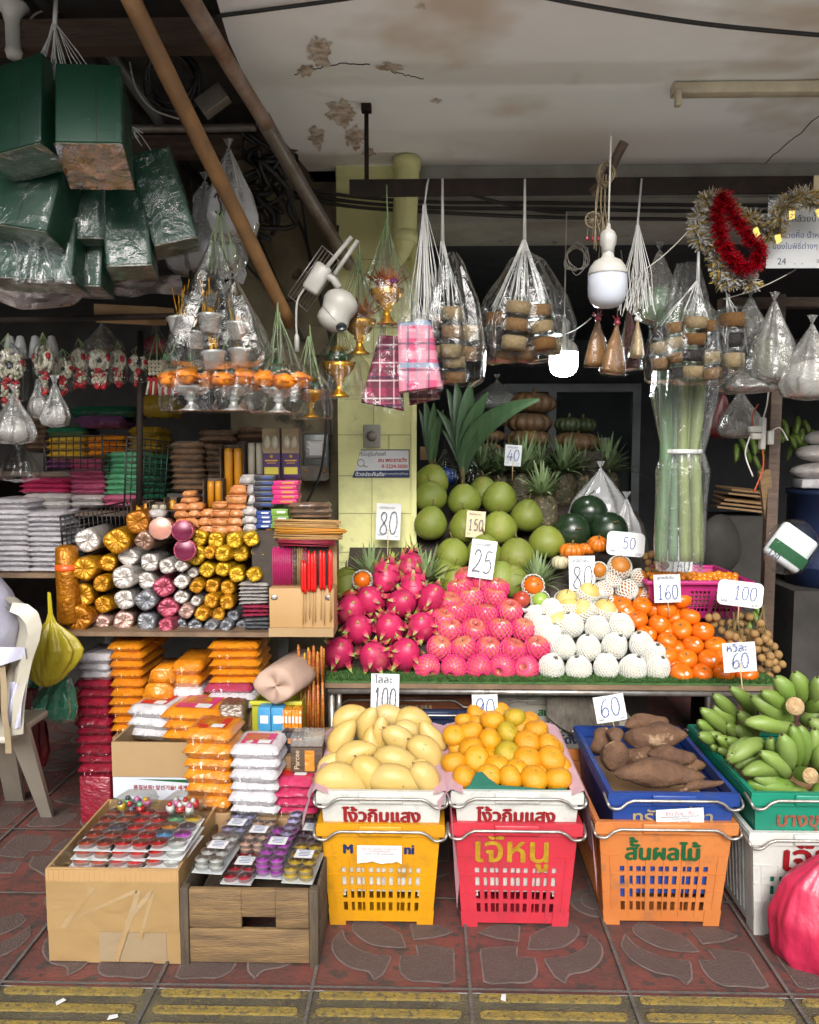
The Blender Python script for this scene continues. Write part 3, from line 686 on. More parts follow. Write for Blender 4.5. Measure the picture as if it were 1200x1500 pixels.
# ---- persimmons
def persimmon(st):
 p=thing('persimmon','x','persimmon');b=MB()
 pr=[(0,-.03),(.02,-.031),(.036,-.02),(.042,-.002),(.039,.016),(.026,.027),(.012,.0285),(0,.025)]
 def fn(q,a,v):return Vector((q.x*(1+.02*math.cos(4*a)),q.y*(1+.02*math.cos(4*a)),q.z))
 b.lathe([tuple(q[:2])for q in spline([(r,z,0)for r,z in pr],2)],22,0,None,fn);b.build('flesh',M['persimmon'],p)
 b=MB()
 if st:b.lathe([(0,.0012),(.0085,.0008),(.009,0)],4,0,T(0,-.027,.0265)@RX(38));b.build('sticker',M['sticker'],p)
 else:
  b.lathe([(0,.002),(.006,.002),(.0085,.0)],8,0,T(0,0,.0255));b.build('calyx',M['stemwood'],p)
 return p
ps=[persimmon(False),persimmon(True)]
rows=[[(998,987),(1028,987),(1060,987),(1093,987)],[(976,960),(1006,966),(1038,967),(1062,963),(987,972)],[(977,940),(1015,945),(1048,946),(992,950)],[(947,930),(998,922),(1029,925),(975,925)],[(933,908),(965,915),(1010,903),(988,905)],[(918,896),(941,888),(976,894),(997,878),(957,893)],[(910,888),(962,872)]]
def oM(ri,ci,q):
 g=random.Random(ri*11+ci+5);return T(P(*q,D(q[1])+(.03 if q in((987,972),(992,950),(975,925),(988,905),(957,893),(918,896),(910,888))else 0)))@RZ(g.uniform(-30,30))@RX(g.uniform(0,38))@RY(g.uniform(-15,15))@SC(*(g.uniform(.93,1.07)for _ in range(3)))
pile(rows,lambda r,c:ps[(r*2+c*3)%5<2],oM,lambda r,o,n:'round orange persimmon, %s row of its heap, %s from the white netted pears'%(r,o),'persimmons on the fruit table')
# ---- mottled orange fruit in open white nets
def mottled():
 p=thing('netted_fruit','x','fruit');b=MB();b.ball((.042,.042,.04),18,12);b.build('flesh',M['mottled'],p)
 b=net_mb(.0455,R(55),R(174),18,1.2,.0026,None,.96,12);b.build('foam_net',M['whitenet'],p);return p
mo=mottled()
for k,(x,y,s,w)in enumerate(((908,831,1.05,'beneath the tall 50 sign, the biggest'),(937,846,.8,'beside the pink basket rim'),(884,864,.85,'right behind the topmost pears'),(918,864,1,'half shaded by the pink basket'),(941,870,.75,'just behind the persimmons'),(877,836,.8,'tucked behind the tall 80 card'),(899,882,.8,'wedged between pears and persimmons'),(898,848,.8,'in the middle of the heap'))):
 put(mo,T(P(x,y,3.18))@RZ(k*70)@RX(50+12*(k%3))@SC(s),'mottled orange fruit in an open white foam net, '+w.replace('right ',''),'mottled orange fruit in white nets')
 # ---- pomelos
def pomelo():
 p=thing('pomelo','x','pomelo');b=MB()
 pr=[(0,-.066),(.03,-.066),(.06,-.045),(.072,-.012),(.068,.02),(.05,.05),(.03,.068),(.013,.076),(0,.075)]
 b.lathe([tuple(q[:2])for q in spline([(r,z,0)for r,z in pr],2)],24,0,None,lambda q,a,v:q*(1+.02*nz(q,12,4)));b.build('flesh',M['pomelo'],p)
 b=MB();b.tube([(0,0,.072),(.004,.0,.088),(.012,.0,.105)],[.004,.003,.0025],6);b.build('stalk',M['stemwood'],p)
 return p
po=pomelo()
pom=[[(510,858,3.28),(649,846,3.3),(668,856,3.26),(733,850,3.25),(752,853,3.25)],[(663,813,3.36),(709,811,3.36),(757,815,3.36),(801,795,3.38)],[(631,767,3.47),(683,772,3.45),(731,774,3.45),(773,756,3.5)],[(631,728,3.56),(680,733,3.56),(732,731,3.58),(708,722,3.66)],[(632,706,3.66)]]
for ri,row in enumerate(pom):
 for ci,(x,y,d)in enumerate(row):
  g=random.Random(ri*9+ci)
  lab=('smooth green pomelo, %s row of the heap, %s from the pillar'%(ROW[ri],ORD[ci+1]))if ri<4 else 'topmost green pomelo, against the pillar behind the others'
  if(ri,ci)==(0,0):lab='dark green pomelo beside the dragon fruit in front of the pillar'
  put(po,T(P(x,y,d))@RZ(g.uniform(0,360))@RX(g.uniform(-14,14))@SC(g.uniform(.98,1.12)*(1.03 if ri>0 or ci==0 else.85),g.uniform(.98,1.12),g.uniform(.96,1.12)),lab,'pomelos heaped beside the pillar')
  # ---- pineapples
def leafblade(b,base,d,L,w,bend,up=Vector((0,0,1)),mi=0,n=5):
 d=Vector(d).normalized();side=d.cross(up);side=side.normalized()if side.length>.01 else Vector((1,0,0));nn=side.cross(d);rows=[]
 for i in range(n+1):
  t=i/n;c=Vector(base)+d*L*t-nn*bend*L*t*t*0+Vector((0,0,-bend*L*t*t));ww=w*(1-t)**.7*(1 if t>.15 else.8)/2
  rows.append([c-side*ww+nn*ww*.5,c,c+side*ww+nn*ww*.5])
 for i in range(n):b.add([*rows[i],*rows[i+1]],[(0,1,4,3),(1,2,5,4)],mi)
def pineapple(seed):
 g=random.Random(seed);p=thing('pineapple','x','pineapple');b=MB();nu,nv=40,28
 def fn(u,v):
  a=u*2*math.pi;z=lerp(-.085,.075,v);e=math.sqrt(max(0,1-((v-.5)*2)**4))*.055+.002
  bump=.0035*(abs(math.sin(5*a+v*22))*abs(math.sin(5*a-v*22)))**.5
  return Vector(((e+bump)*math.cos(a),(e+bump)*math.sin(a),z))
 b.grid(fn,nu,nv);b.build('flesh',M['pine_body'],p)
 b=MB()
 for k in range(46):
  t=k/46;a=k*2.39996;el=lerp(15,82,t);d=Vector((math.cos(a)*math.cos(R(el)),math.sin(a)*math.cos(R(el)),math.sin(R(el))))
  leafblade(b,Vector((math.cos(a)*.016,math.sin(a)*.016,.07+.02*t)),d,g.uniform(.10,.165),.024,.3*(1-t)+.05)
 b.build('leafy_crown',M['pine_leaf'],p);return p
pa=[pineapple(1),pineapple(2)]
for k,(x,y,d,sc,w)in enumerate(((798,722,3.52,1.0,'standing in front, its body beside the watermelons'),(706,705,4.0,1.0,'behind the pomelos under the 40 card'),(737,712,3.95,.95,'just behind the topmost pomelo stalk'),(762,705,3.9,1.05,'between the 40 card and the front pineapple'),(790,700,4.15,1.0,'below the brown pumpkin tower'),(824,702,4.1,1.05,'below the orange-brown pumpkin'),(851,697,4.2,1.0,'with its crown against the far door'),(886,700,4.2,1.05,'next to the white wrapped bundle'),(690,660,4.4,.9,'deep in the shade behind the palm shoot'))):
 put(pa[k%2],T(P(x,700,d).x,d,1.175 if k else P(x,y+28,d).z)@RZ(k*50)@RX((k*7)%11-5)@RY((k*5)%13-6)@SC(sc*(1.22 if k else 1.05)),'pineapple with a spiky grey-green crown, '+w,'pineapples behind the pomelos')
for k,(x,y,d,w)in enumerate(((543,838,3.24,'behind the dragon fruit in front of the pillar'),(625,842,3.24,'between dragon fruit and pomelos'),(786,850,3.22,'between apples and pears in front of the pomelos'))):
 put(pa[k%2],T(P(x,y+34,d))@RZ(k*80)@RX(-6+6*k)@SC(1.0),'pineapple showing mostly its crown, '+w,'pineapples among the front fruit')
 # ---- pumpkins
def pumpkin(m,nr=12):
 p=thing('pumpkin','x','pumpkin');b=MB()
 def fn(q,a,v):
  f=1-.13*(1-abs(math.sin(nr*a/2)))**1.6;return Vector((q.x*f,q.y*f,q.z*(1-.25*math.exp(-((q.x**2+q.y**2)/.002)))))
 b.ball((.125,.125,.062),nr*6,12,0,None,fn);b.build('flesh',m,p)
 b=MB();b.tube([(0,0,.04),(.004,0,.06),(.012,.004,.078)],[.014,.009,.01],7);b.build('stalk',M['stemwood'],p);return p
pk,pkg,pko,pkw=pumpkin(M['pumpkin']),pumpkin(M['pumpkin_green']),pumpkin(M['pumpkin_orange'],10),pumpkin(M['pumpkin_white'],12)
for k,(x,y,s,w)in enumerate(((774,644,1.0,'lowest of the tower, partly behind the 40 card'),(776,620,1.0,'middle one of the tall tower'),(782,590,1.0,'topmost of the tall tower, with an orange cheek'),(715,659,.62,'lowest of the small pile by the palm shoot'),(721,639,.58,'middle of the small pile by the palm shoot'),(726,617,.55,'topmost of the small pile by the palm shoot'),(846,648,1.0,'orange-brown, under the dark green one'))):
 put(pk,T(P(x,y,4.3))@RZ(k*40)@RX(4*(k%3)-4)@SC(s),'ribbed pumpkin in the dark, '+w,'pumpkins stacked at the back')
for k,(x,y)in enumerate(((833,622),(854,623))):put(pkg,T(P(x,y,4.3+.05*k))@RZ(k*40)@SC(.62,.62,.75),'dark green pumpkin on the orange-brown one, '+('nearer the pumpkin tower','the one over the pineapple crowns'),'dark green pumpkins')if 0 else put(pkg,T(P(x,y,4.3+.05*k))@RZ(k*40)@SC(.62,.62,.75),'dark green pumpkin on the orange-brown one, '+('nearer the pumpkin tower','farther from the pumpkin tower')[k],'dark green pumpkins')
for k,(x,y,s,w)in enumerate(((838,807,.44,'the widest, below the watermelons'),(876,797,.34,'standing tall beside the 50 sign'),(860,804,.34,'squeezed between the other two'))):
 put(pko,T(P(x,y,3.28+.02*(k==2)))@RX(20 if k==1 else 0)@SC(s,s,s*(1.6 if k==1 else 1.3)),'small bright orange pumpkin, '+w,'small orange pumpkins')
put(pkw,T(P(821,824,3.26))@SC(.3,.3,.5),'small cream pumpkin in front of the orange ones')
for(xa_,xb2,zt_,w)in((690,806,P(770,656,4.3).z,'pumpkin tower'),(812,888,P(846,661,4.3).z,'orange-brown pumpkin')):
 b=MB();x0,x1=P(xa_,600,4.3).x,P(xb2,600,4.3).x;solid(b,(x0,4.16,1.092),(x1,4.5,zt_));one(b,'wooden_box',M['board_dark'],'dark wooden box carrying the '+w,'box','boxes under the pumpkins')
 # ---- watermelons
def melon():
 p=thing('watermelon','x','watermelon');b=MB();b.ball((.082,.082,.079),24,16);b.build('rind',M['melon'],p)
 b=MB();b.tube(spline([(0,0,.07),(.004,0,.085),(.016,0,.09),(.02,0,.1)]),.003,6);b.build('stalk',M['stemwood'],p);return p
wm=melon()
for x,y,d,rx,w in((863,751,3.5,0,'on top of the others with a curled stalk'),(838,779,3.42,75,'below, beside the pomelos'),(892,777,3.42,60,'below, behind the 50 sign')):put(wm,T(P(x,y,d))@RX(rx),'dark green watermelon '+w,'watermelons')
# ---- plates of wrapped cut fruit
M['tray']=mat('foam_tray',(.75,.74,.70),rough=.6)
M['greenapple']=mat('green_apple_skin',(.28,.42,.07),(.34,.45,.12),9,.35)
M['redapple']=mat('red_apple_skin',(.35,.03,.025),(.48,.12,.06),8,.3)
def tray(px,py,Y,lab):
 b=MB();b.lathe([(0,0),(.07,.002),(.085,.016),(.088,.016),(.074,-.004),(0,-.005)],4,0,T(P(px,py,Y))@RZ(45)@SC(1,.75,1));one(b,'foam_tray',M['tray'],lab,'tray','white foam trays')
tray(785,893,3.14,'white foam tray of mixed fruit at the back of the apple heap');tray(505,893,3.14,'white foam tray of mixed fruit beside the dragon fruit')
def whole(px,py,Y,s,m,name,lab,netted=False):
 p=thing(name,lab,name.replace('_',' '),T(P(px,py,Y)));b=MB();b.ball((s,s,s*.92),16,10);b.build('flesh',m,p)
 if netted:b=net_mb(s*1.08,R(60),R(174),16,1.2,.0028,None,.95,10);b.build('foam_net',M['whitenet'],p,RX(70))
 else:b=MB();b.tube([(0,0,s*.85),(.002,0,s*1.1)],.0015,5);b.build('stalk',M['stemwood'],p)
whole(781,858,3.15,.042,M['persimmon'],'persimmon','single persimmon in a white net on the tray behind the apples',True)
whole(764,878,3.13,.036,M['redapple'],'apple','dark red apple on the white tray between apples and pears')
whole(791,879,3.13,.036,M['greenapple'],'apple','green apple on the white tray beside the pears',True)
whole(531,850,3.17,.038,M['persimmon'],'persimmon','single persimmon in a white net behind the dragon fruit',True)
whole(515,876,3.14,.038,M['redapple'],'apple','red apple on the tray beside the dragon fruit heap')
# ---- longan bunches
def bunch(label,balls,Y,tie):
 p=thing('longan_bunch',label,'longan bunch',T(P(*tie,Y)),'longan bunches');o=P(*tie,Y);g=random.Random(len(balls))
 b=MB()
 for x,y in balls:
  c=P(x,y,Y-.02+g.uniform(-.03,.04))-o;q=MB();q.ball(.0165*g.uniform(.92,1.1),12,8,0,T(c));q.build('longan',M['longan'],p)
  b.tube(spline([(g.uniform(-.01,.01),.02,.0),c*.5+Vector((0,.03,.02)),c+Vector((0,.012,.01))],3),.0018,4)
 for k in range(6):b.tube([(g.uniform(-.012,.012),.015,.045),(g.uniform(-.014,.014),.012,-.02)],.0028,4)
 b.build('twigs',M['stemwood'],p)
zz=lambda L:[(760+x/2.727,780+y/2.727)for x,y in L]
bunch('brown longan bunch under the tilted 100 sign, on top of the heap',zz([(788,337),(812,362),(848,362),(882,330),(884,366),(906,357),(922,336),(812,392),(882,397),(914,397),(848,395),(760,340),(778,365)]),3.06,(1063,880))
bunch('brown longan bunch hanging over the persimmon side of the heap',zz([(866,418),(895,425),(924,427),(880,440),(848,436),(942,405),(840,410),(935,440),(915,455)]),2.98,(1080,915))
bunch('brown longan bunch at the outer end of the table by the bananas',zz([(966,364),(970,390),(992,408),(958,436),(1000,440),(982,464),(1020,456),(1036,488),(1005,495),(970,502),(950,465),(1022,517),(1052,527),(998,523),(1028,545),(1002,568),(970,545),(955,568),(985,475),(985,425)]),2.97,(1118,905))
# ---- kumquats in a magenta basket
M['magenta']=mat('magenta_plastic',(.50,.04,.22),(.42,.035,.19),5,.4,grime=.2)
# ================================================================== crates and what they hold
def panel(b,x0,x1,z0,z1,y,th,holes,mp,mi=0):
 """upright panel with rectangular openings; mp maps (x, y, z) to the crate"""
 xs=sorted({x0,x1,*[h[0]for h in holes],*[h[1]for h in holes]});zs=sorted({z0,z1,*[h[2]for h in holes],*[h[3]for h in holes]})
 def isopen(i,j):
  if i<0 or j<0 or i>=len(xs)-1 or j>=len(zs)-1:return True
  cx,cz=(xs[i]+xs[i+1])/2,(zs[j]+zs[j+1])/2
  return any(h[0]<cx<h[1]and h[2]<cz<h[3]for h in holes)
 for i in range(len(xs)-1):
  for j in range(len(zs)-1):
   if isopen(i,j):continue
   a,c,d,e=xs[i],xs[i+1],zs[j],zs[j+1]
   v=[mp(a,y,d),mp(c,y,d),mp(c,y,e),mp(a,y,e),mp(a,y+th,d),mp(c,y+th,d),mp(c,y+th,e),mp(a,y+th,e)]
   f=[(0,1,2,3),(5,4,7,6)]
   if isopen(i-1,j):f.append((4,0,3,7))
   if isopen(i+1,j):f.append((1,5,6,2))
   if isopen(i,j-1):f.append((4,5,1,0))
   if isopen(i,j+1):f.append((3,2,6,7))
   b.add(v,f,mi,False)
def crate(label,m,W,Dp,H,M4,slots=True,sides='slats',taper=.86,wire='galv',group='stacked fruit crates',rim=.036,zlow=0.0,band=None,name='fruit_crate'):
 """origin: middle of the front bottom edge line, crate runs back along +Y"""
 p=thing(name,label,'crate',M4,group)
 cy0=Dp/2
 def mp(x,y,z):
  s=lerp(taper,1,z/H);return Vector((x*s,cy0+(y-cy0)*lerp(taper+(1-taper)*.4,1,z/H),z))
 b=MB();w=W/2-.012;th=.006
 holes=[]
 if slots:
  for gx in(-.3,-.1,.1,.3):
   for k in(-1,0,1):
    for zr in range(4):
     z=H*(.14+.125*zr);cx=(gx*.84+k*.062)*W
     holes.append((cx-.0063*W/.36,cx+.0063*W/.36,z,z+H*(.088 if zr<3 else.055)))
 panel(b,-w,w,.012,H-rim,.007,th,holes,mp)
 panel(b,-w,w,.012,H-rim,Dp-.012-th,th,holes,mp)
 sh=[]
 if sides=='slats':
  n=15
  for k in range(n):y=.07+(Dp-.14)*k/n;sh.append((y,y+(Dp-.14)/n*.55,H*.1,H*.82))
 for sx in(-1,1):
  panel(b,.012+th,Dp-.012-th,.012,H-rim,0,th,sh,lambda a,y,z,sx=sx:mp(sx*(w-y),a,z))
 fl=[mp(sx*w,yy,.014)for sx,yy in((-1,.02),(1,.02),(1,Dp-.02),(-1,Dp-.02))];b.add(fl,[(0,1,2,3)],0,False)
 for sx in(-1,1):
  for yy in(.004,Dp-.069):
   c0=[mp(sx*(w+.002),yy,z)for z in(0,H-rim)];c1=[mp(sx*(w-.055),yy,z)for z in(0,H-rim)]
   for q in((sx*(w+.002),sx*(w-.052)),):
    x0,x1=q
    b.add([mp(x0,yy,0),mp(x1,yy,0),mp(x1,yy,.05),mp(x0,yy,.05),mp(x0,yy+.06,0),mp(x1,yy+.06,0),mp(x1,yy+.06,.05),mp(x0,yy+.06,.05)],[(0,1,2,3),(1,5,6,2),(0,3,7,4),(5,4,7,6),(0,4,5,1)],0,False)
 if slots:
  for k in range(-6,7):
   x=k*.0667*W
   if abs(k)in(2,4,6,0):b.add([mp(x-.0022,.0045,H*.09),mp(x+.0022,.0045,H*.09),mp(x+.0022,.0045,H*.68),mp(x-.0022,.0045,H*.68),mp(x-.0022,.0075,H*.09),mp(x+.0022,.0075,H*.09),mp(x+.0022,.0075,H*.68),mp(x-.0022,.0075,H*.68)],[(0,1,2,3),(1,5,6,2),(4,0,3,7),(3,2,6,7)],0,False)
  for z in(.33,.5,.68):
   for sx in(-1,1):
    x0,x1=sx*w,sx*(w-.055)
    b.add([mp(x0,.0048,H*z-.0015),mp(x1,.0048,H*z-.0015),mp(x1,.0048,H*z+.0015),mp(x0,.0048,H*z+.0015),mp(x0,.0075,H*z-.0015),mp(x1,.0075,H*z-.0015),mp(x1,.0075,H*z+.0015),mp(x0,.0075,H*z+.0015)],[(0,1,2,3),(4,0,1,5),(3,2,6,7)],0,False)
 b.build('shell',m,p)
 b=MB()
 def ringbar(o,i,z0,z1):
  q=lambda x,y,z:(x,y,z)
  ox,ix=W/2-o,W/2-i
  for a,c,d,e in(((-ox,o),(ox,o),(ix,i),(-ix,i)),((ox,o),(ox,Dp-o),(ix,Dp-i),(ix,i)),((ox,Dp-o),(-ox,Dp-o),(-ix,Dp-i),(ix,Dp-i)),((-ox,Dp-o),(-ox,o),(-ix,i),(-ix,Dp-i))):
   b.add([(*a,z0),(*c,z0),(*d,z0),(*e,z0),(*a,z1),(*c,z1),(*d,z1),(*e,z1)],[(0,3,2,1),(4,5,6,7),(0,1,5,4),(2,3,7,6)],0,False)
 ringbar(0,.014,H-rim,H-.006);ringbar(.002,.016,H-.006,H);ringbar(.006,.02,H-rim-.004,H-rim)
 for yy in(-.004,Dp-.004):b.box((0,yy+.004,H-rim*.5),(W*.34,.014,rim*.86),None,0,.004)
 b.build('rim',m,p)
 for sgn,yy in((-1,0),(1,Dp)):
  b=MB();y=yy+sgn*.012;zb=H-.012
  pts=[(-W/2-.006,yy-sgn*.03,zb),(-W/2-.004,y,zb-.012),(-W/2+.006,y,zb-.026),(-W/2+.03,y,zb-.028),(-W/2+.05,y,zb-.012),(-W/2+.07,y,zb-.004)]
  pts=spline(pts,4);pts+=[Vector((-q.x,q.y,q.z))for q in reversed(pts)]
  b.tube(pts,.0042,8);b.build('wire_handle',M[wire],p)
 return p
def paint_text(parent,txt,W,H,y,z,m,w=None,h=None,x=0,bold=.0,taper=.86,Dp=.55,name='lettering',lean=True):
 b=MB();s=lerp(taper,1,z/H);yy=Dp/2+(y-Dp/2)*lerp(taper+(1-taper)*.4,1,z/H);ang=math.degrees(math.atan((Dp/2-.012)*(1-taper)*.6/H))
 add_text(b,txt,T(x,yy-.0035,z)@RX(90+ang if lean else 90),w=w,h=h,bold=bold);return b.build(name,m,parent)
for nm,c,c2 in(('cr_yellow',(.68,.36,.012),(.6,.3,.012)),('cr_pink',(.58,.055,.085),(.5,.045,.07)),('cr_orange',(.60,.25,.085),(.54,.2,.06)),('cr_white',(.66,.67,.64),(.56,.56,.53)),('cr_blue',(.02,.075,.30),(.018,.06,.24)),('cr_teal',(.012,.27,.17),(.012,.22,.15)),('cr_grey',(.42,.4,.34),(.3,.28,.24)),('cr_brown',(.24,.09,.035),(.17,.06,.03)),('cr_navy',(.02,.035,.09),(.015,.025,.06))):
 M[nm]=mat(nm,c,c2,4,.42,bump=.08,bscale=50,spots=tuple(x*.55+.03 for x in c),spot_scale=17,spot_lo=.6,spot_hi=.74,grime=.55)
M['paintred']=mat('dark_red_paint',(.30,.012,.018),(.2,.01,.015),50,.5)
M['paintgold']=mat('gold_paint',(.48,.31,.03),(.34,.2,.02),40,.45)
M['paintgreen']=mat('green_paint',(.008,.09,.03),rough=.5)
M['paintnavy']=mat('navy_paint',(.012,.03,.11),rough=.5)
M['paintbrown']=mat('worn_brown_paint',(.22,.06,.04),(.3,.13,.08),50,.6)
M['paintdull']=mat('worn_gold_paint',(.40,.30,.12),(.2,.2,.18),50,.6)
M['redink']=mat('red_print',(.55,.035,.03),rough=.5)
CH=.325;CD=.55
def at_front(px0,px1,y_rim,Yf,H):
 a,c=P(px0,y_rim,Yf),P(px1,y_rim,Yf);return(a.x+c.x)/2,c.x-a.x,a.z
YFc=G(560,1366).y
xc,W1,z1=at_front(463,652,1209,YFc,CH)
CH1=z1
cy_=crate('yellow plastic fruit crate standing on the pavement beneath the mangoes',M['cr_yellow'],W1,CD,CH1,T(xc,YFc,0.004))
paint_text(cy_,'M',W1,CH1,.007,CH1-.078,M['paintnavy'],h=.026,x=-.094,bold=.0022);paint_text(cy_,'ni',W1,CH1,.007,CH1-.078,M['paintnavy'],h=.027,x=.082,bold=.0022)
def sticker(parent,x,y,z,w,h,lines,tilt=0,roll=0,m='paper'):
 g=random.Random(int(w*1e4));q=[(-w/2,h/2),(w/2,h/2)]+[(w/2-w*k/9,-h/2+(g.uniform(0,h*.16)if 0<k<9 else 0))for k in range(10)]
 b=MB();b.poly(q,.0006);o=b.build('paper_label',M[m],parent,T(x,y,z)@RX(90+tilt)@RZ(roll))
 b=MB()
 for txt,ly,lw,lh,mi in lines:add_text(b,txt,T(0,0,.0012),w=lw,x=0,y=ly,mi=mi)
 b.build('print',[M['redink'],M['ink']],o)
sticker(cy_,-.003,.0012,CH1-.09,.128,.055,[('ต้อย ติ่ม ผลไม้สด ต่างประเทศ',.019,.1,0,0),('ปากคลองตลาด',.011,.06,0,0),('ขายส่ง ขายปลีก ผลไม้ทุกชนิด',.003,.085,0,1)])
xc2,W2,z2=at_front(660,855,1208,YFc,CH)
cp_=crate('pinkish red plastic fruit crate standing on the pavement beneath the mandarins',M['cr_pink'],W2,CD,z2,T(xc2,YFc,0.004))
paint_text(cp_,'เจ๊หนู',W2,z2,.007,z2-.087,M['paintgold'],w=.205,x=-.012,bold=.0022)
def nested(label,xc,W,zt,txt,Yf):
 p=crate(label,M['cr_white'],W,CD,CH,T(xc,Yf,zt-CH),slots=False,sides='plain');return p
xa,Wa,za=at_front(461,655,1160,YFc-.0,CH)
cw1=nested('white plastic crate holding the mangoes, nested in the yellow crate',xa,Wa*.985,za,'',YFc+.004)
paint_text(cw1,'โง้วกิมแสง',Wa,CH,.007,CH-.071,M['paintred'],w=.222,x=-.0,bold=.0028)
xb_,Wb,zb_=at_front(659,858,1160,YFc,CH)
cw2=nested('white plastic crate holding the mandarins, nested in the pink crate',xb_,Wb*.985,zb_,'',YFc+.004)
paint_text(cw2,'โง้วกิมแสง',Wb,CH,.007,CH-.071,M['paintred'],w=.222,x=-.003,bold=.0028)
xo,Wo,zo=at_front(872,1083,1206,YFc+.02,CH)
co_=crate('orange plastic fruit crate standing on the pavement beneath the brown tubers',M['cr_orange'],Wo,CD,zo,T(xo,YFc+.02,.004),wire='rustwire' if 'rustwire' in M else 'galv')
paint_text(co_,'สั้นผลไม้',Wo,zo,.007,zo-.083,M['paintgreen'],w=.21,x=-.006,bold=.003)
xu,Wu,zu=at_front(892,1086,1163,YFc+.02,CH)
cu_=crate('blue plastic crate holding the brown tubers, nested in the orange crate',M['cr_blue'],Wu,CD,CH,T(xu,YFc+.024,zu-CH),slots=False,sides='plain')
paint_text(cu_,'ทรัพย์มีนา',Wu,CH,.007,CH-.066,M['paintdull'],w=.225,x=.0,bold=.0012)
sticker(cu_,.018,.0012,CH-.07,.135,.052,[('ร้าน ต้อย - ติ่ม',.015,.08,0,0),('จำหน่ายผลไม้สด ทั้งไทยและนอก',.005,.11,0,1),('ปากคลองตลาด',-.003,.05,0,1),('ขายส่ง ขายปลีก',-.011,.06,0,1)],0,4)
xw0=P(1098,1222,YFc-.02).x;Ww=.37;zw=P(1098,1222,YFc-.02).z
cz_=crate('worn white plastic fruit crate beneath the green bananas, beside the pink bag',M['cr_white'],Ww,CD,zw,T(xw0+Ww/2,YFc-.02,.004))
paint_text(cz_,'เจ๊หนู',Ww,zw,.007,zw-.083,M['paintred'],w=.2,x=.02,bold=.004)
xt0=P(1102,1163,YFc-.02).x;zt=P(1102,1163,YFc-.02).z
ct_=crate('teal green plastic crate holding the green bananas, nested in the white crate',M['cr_teal'],.362,CD,CH,T(xt0+.181,YFc-.016,zt-CH),slots=False,sides='plain')
paint_text(ct_,'บางขุนเทียน',.362,CH,.007,CH-.078,M['paintbrown'],w=.27,x=.033,bold=.002)
def stored(px0,px1,y0,y1,Y,m,txt,tw,tx,ty,tm,label,slots=False):
 a,c=P(px0,y0,Y),P(px1,y1,Y);W=c.x-a.x;H=.3
 p=crate(label,m,W,.5,H,T((a.x+c.x)/2,Y,a.z-H),slots=slots,sides='plain',taper=.94)
 if txt:q=P(tx,ty,Y);b=MB();add_text(b,txt,T(q.x-(a.x+c.x)/2,.008,q.z-a.z+H)@FACE,w=tw,bold=.0025);b.build('lettering',tm,p)
 return p
stored(487,690,1018,1018,3.02,M['cr_brown'],'ต้อย-ติ่ม',.17,600,1031,M['paintdull'],'brown plastic crate stored under the table, behind the mangoes',True)
stored(566,704,1040,1040,2.95,M['cr_navy'],None,0,0,0,None,'dark navy crate stored under the table, between mangoes and mandarins')
stored(728,862,1019,1019,2.98,M['cr_grey'],'สมบูรณ์',.12,812,1046,M['paintgreen'],'grey-white crate stored under the table with a green painted word',True)
stored(805,930,1056,1056,2.94,M['cr_grey'],'ก์ตังค์',.1,838,1084,M['ink'],'grey-white crate stored under the table with a black painted word')
M['sack']=mat('grey_sacking',(.16,.14,.115),(.1,.088,.075),90,.9,bump=.6,bscale=200,stretch=(1,1,.2))
b=MB();b.grid(lambda u,v:P(lerp(800,905,u),lerp(1016,1022,u)+v*(30+30*math.sin(u*2.6)),2.93)+Vector((0,-.02-.012*math.sin(u*9)-.012*nz((u,v,0),5),0)),20,8);o=one(b,'sack',M['sack'],'grey sacking draped over the stored crate beneath the pears','sack')
M['pinkcloth']=mat('pale_pink_cloth',(.62,.42,.46),(.56,.36,.41),6,.8,bump=.2,bscale=40)
def liner(cr,W,side,drop,label,front=.0):
 """cloth lying over the side rim, hanging outside and tucked inside"""
 b=MB()
 def fn(u,v):
  y=lerp(-.012,CD-.04,v);s=(u-.45)/.55
  w=.012*math.sin(v*17)+.01*nz((u*3,v*6,side),1,2)
  if u<.45:t=u/.45;x=-.035*(1-t)-.004;z=CH-.05*(1-t)+.06*(1-t)*(.6+.4*v)+.012
  else:x=.006+.022*s+abs(w)*.7*s;y-=.03*s*(1-v)**3;z=CH+.008-drop*s*(1-.85*v**.6*.8)+.01*math.sin(v*9)*s
  return Vector((side*(W/2+x),y,z))
 b.grid(fn,16,30);o=b.build('cloth_liner',M['pinkcloth'],None,cr.matrix_basis.copy());tag(o,label,'cloth','pink cloths lining the crates')
liner(cw1,Wa,-1,.1,'pale pink cloth over the crate rim on the candle side of the mangoes');liner(cw1,Wa,1,.33,'pale pink cloth hanging down between the yellow and pink crates')
liner(cw2,Wb,-1,.05,'pale pink cloth tucked along the mandarins on the mango side');liner(cw2,Wb,1,.28,'pale pink cloth hanging between mandarins and brown tubers')
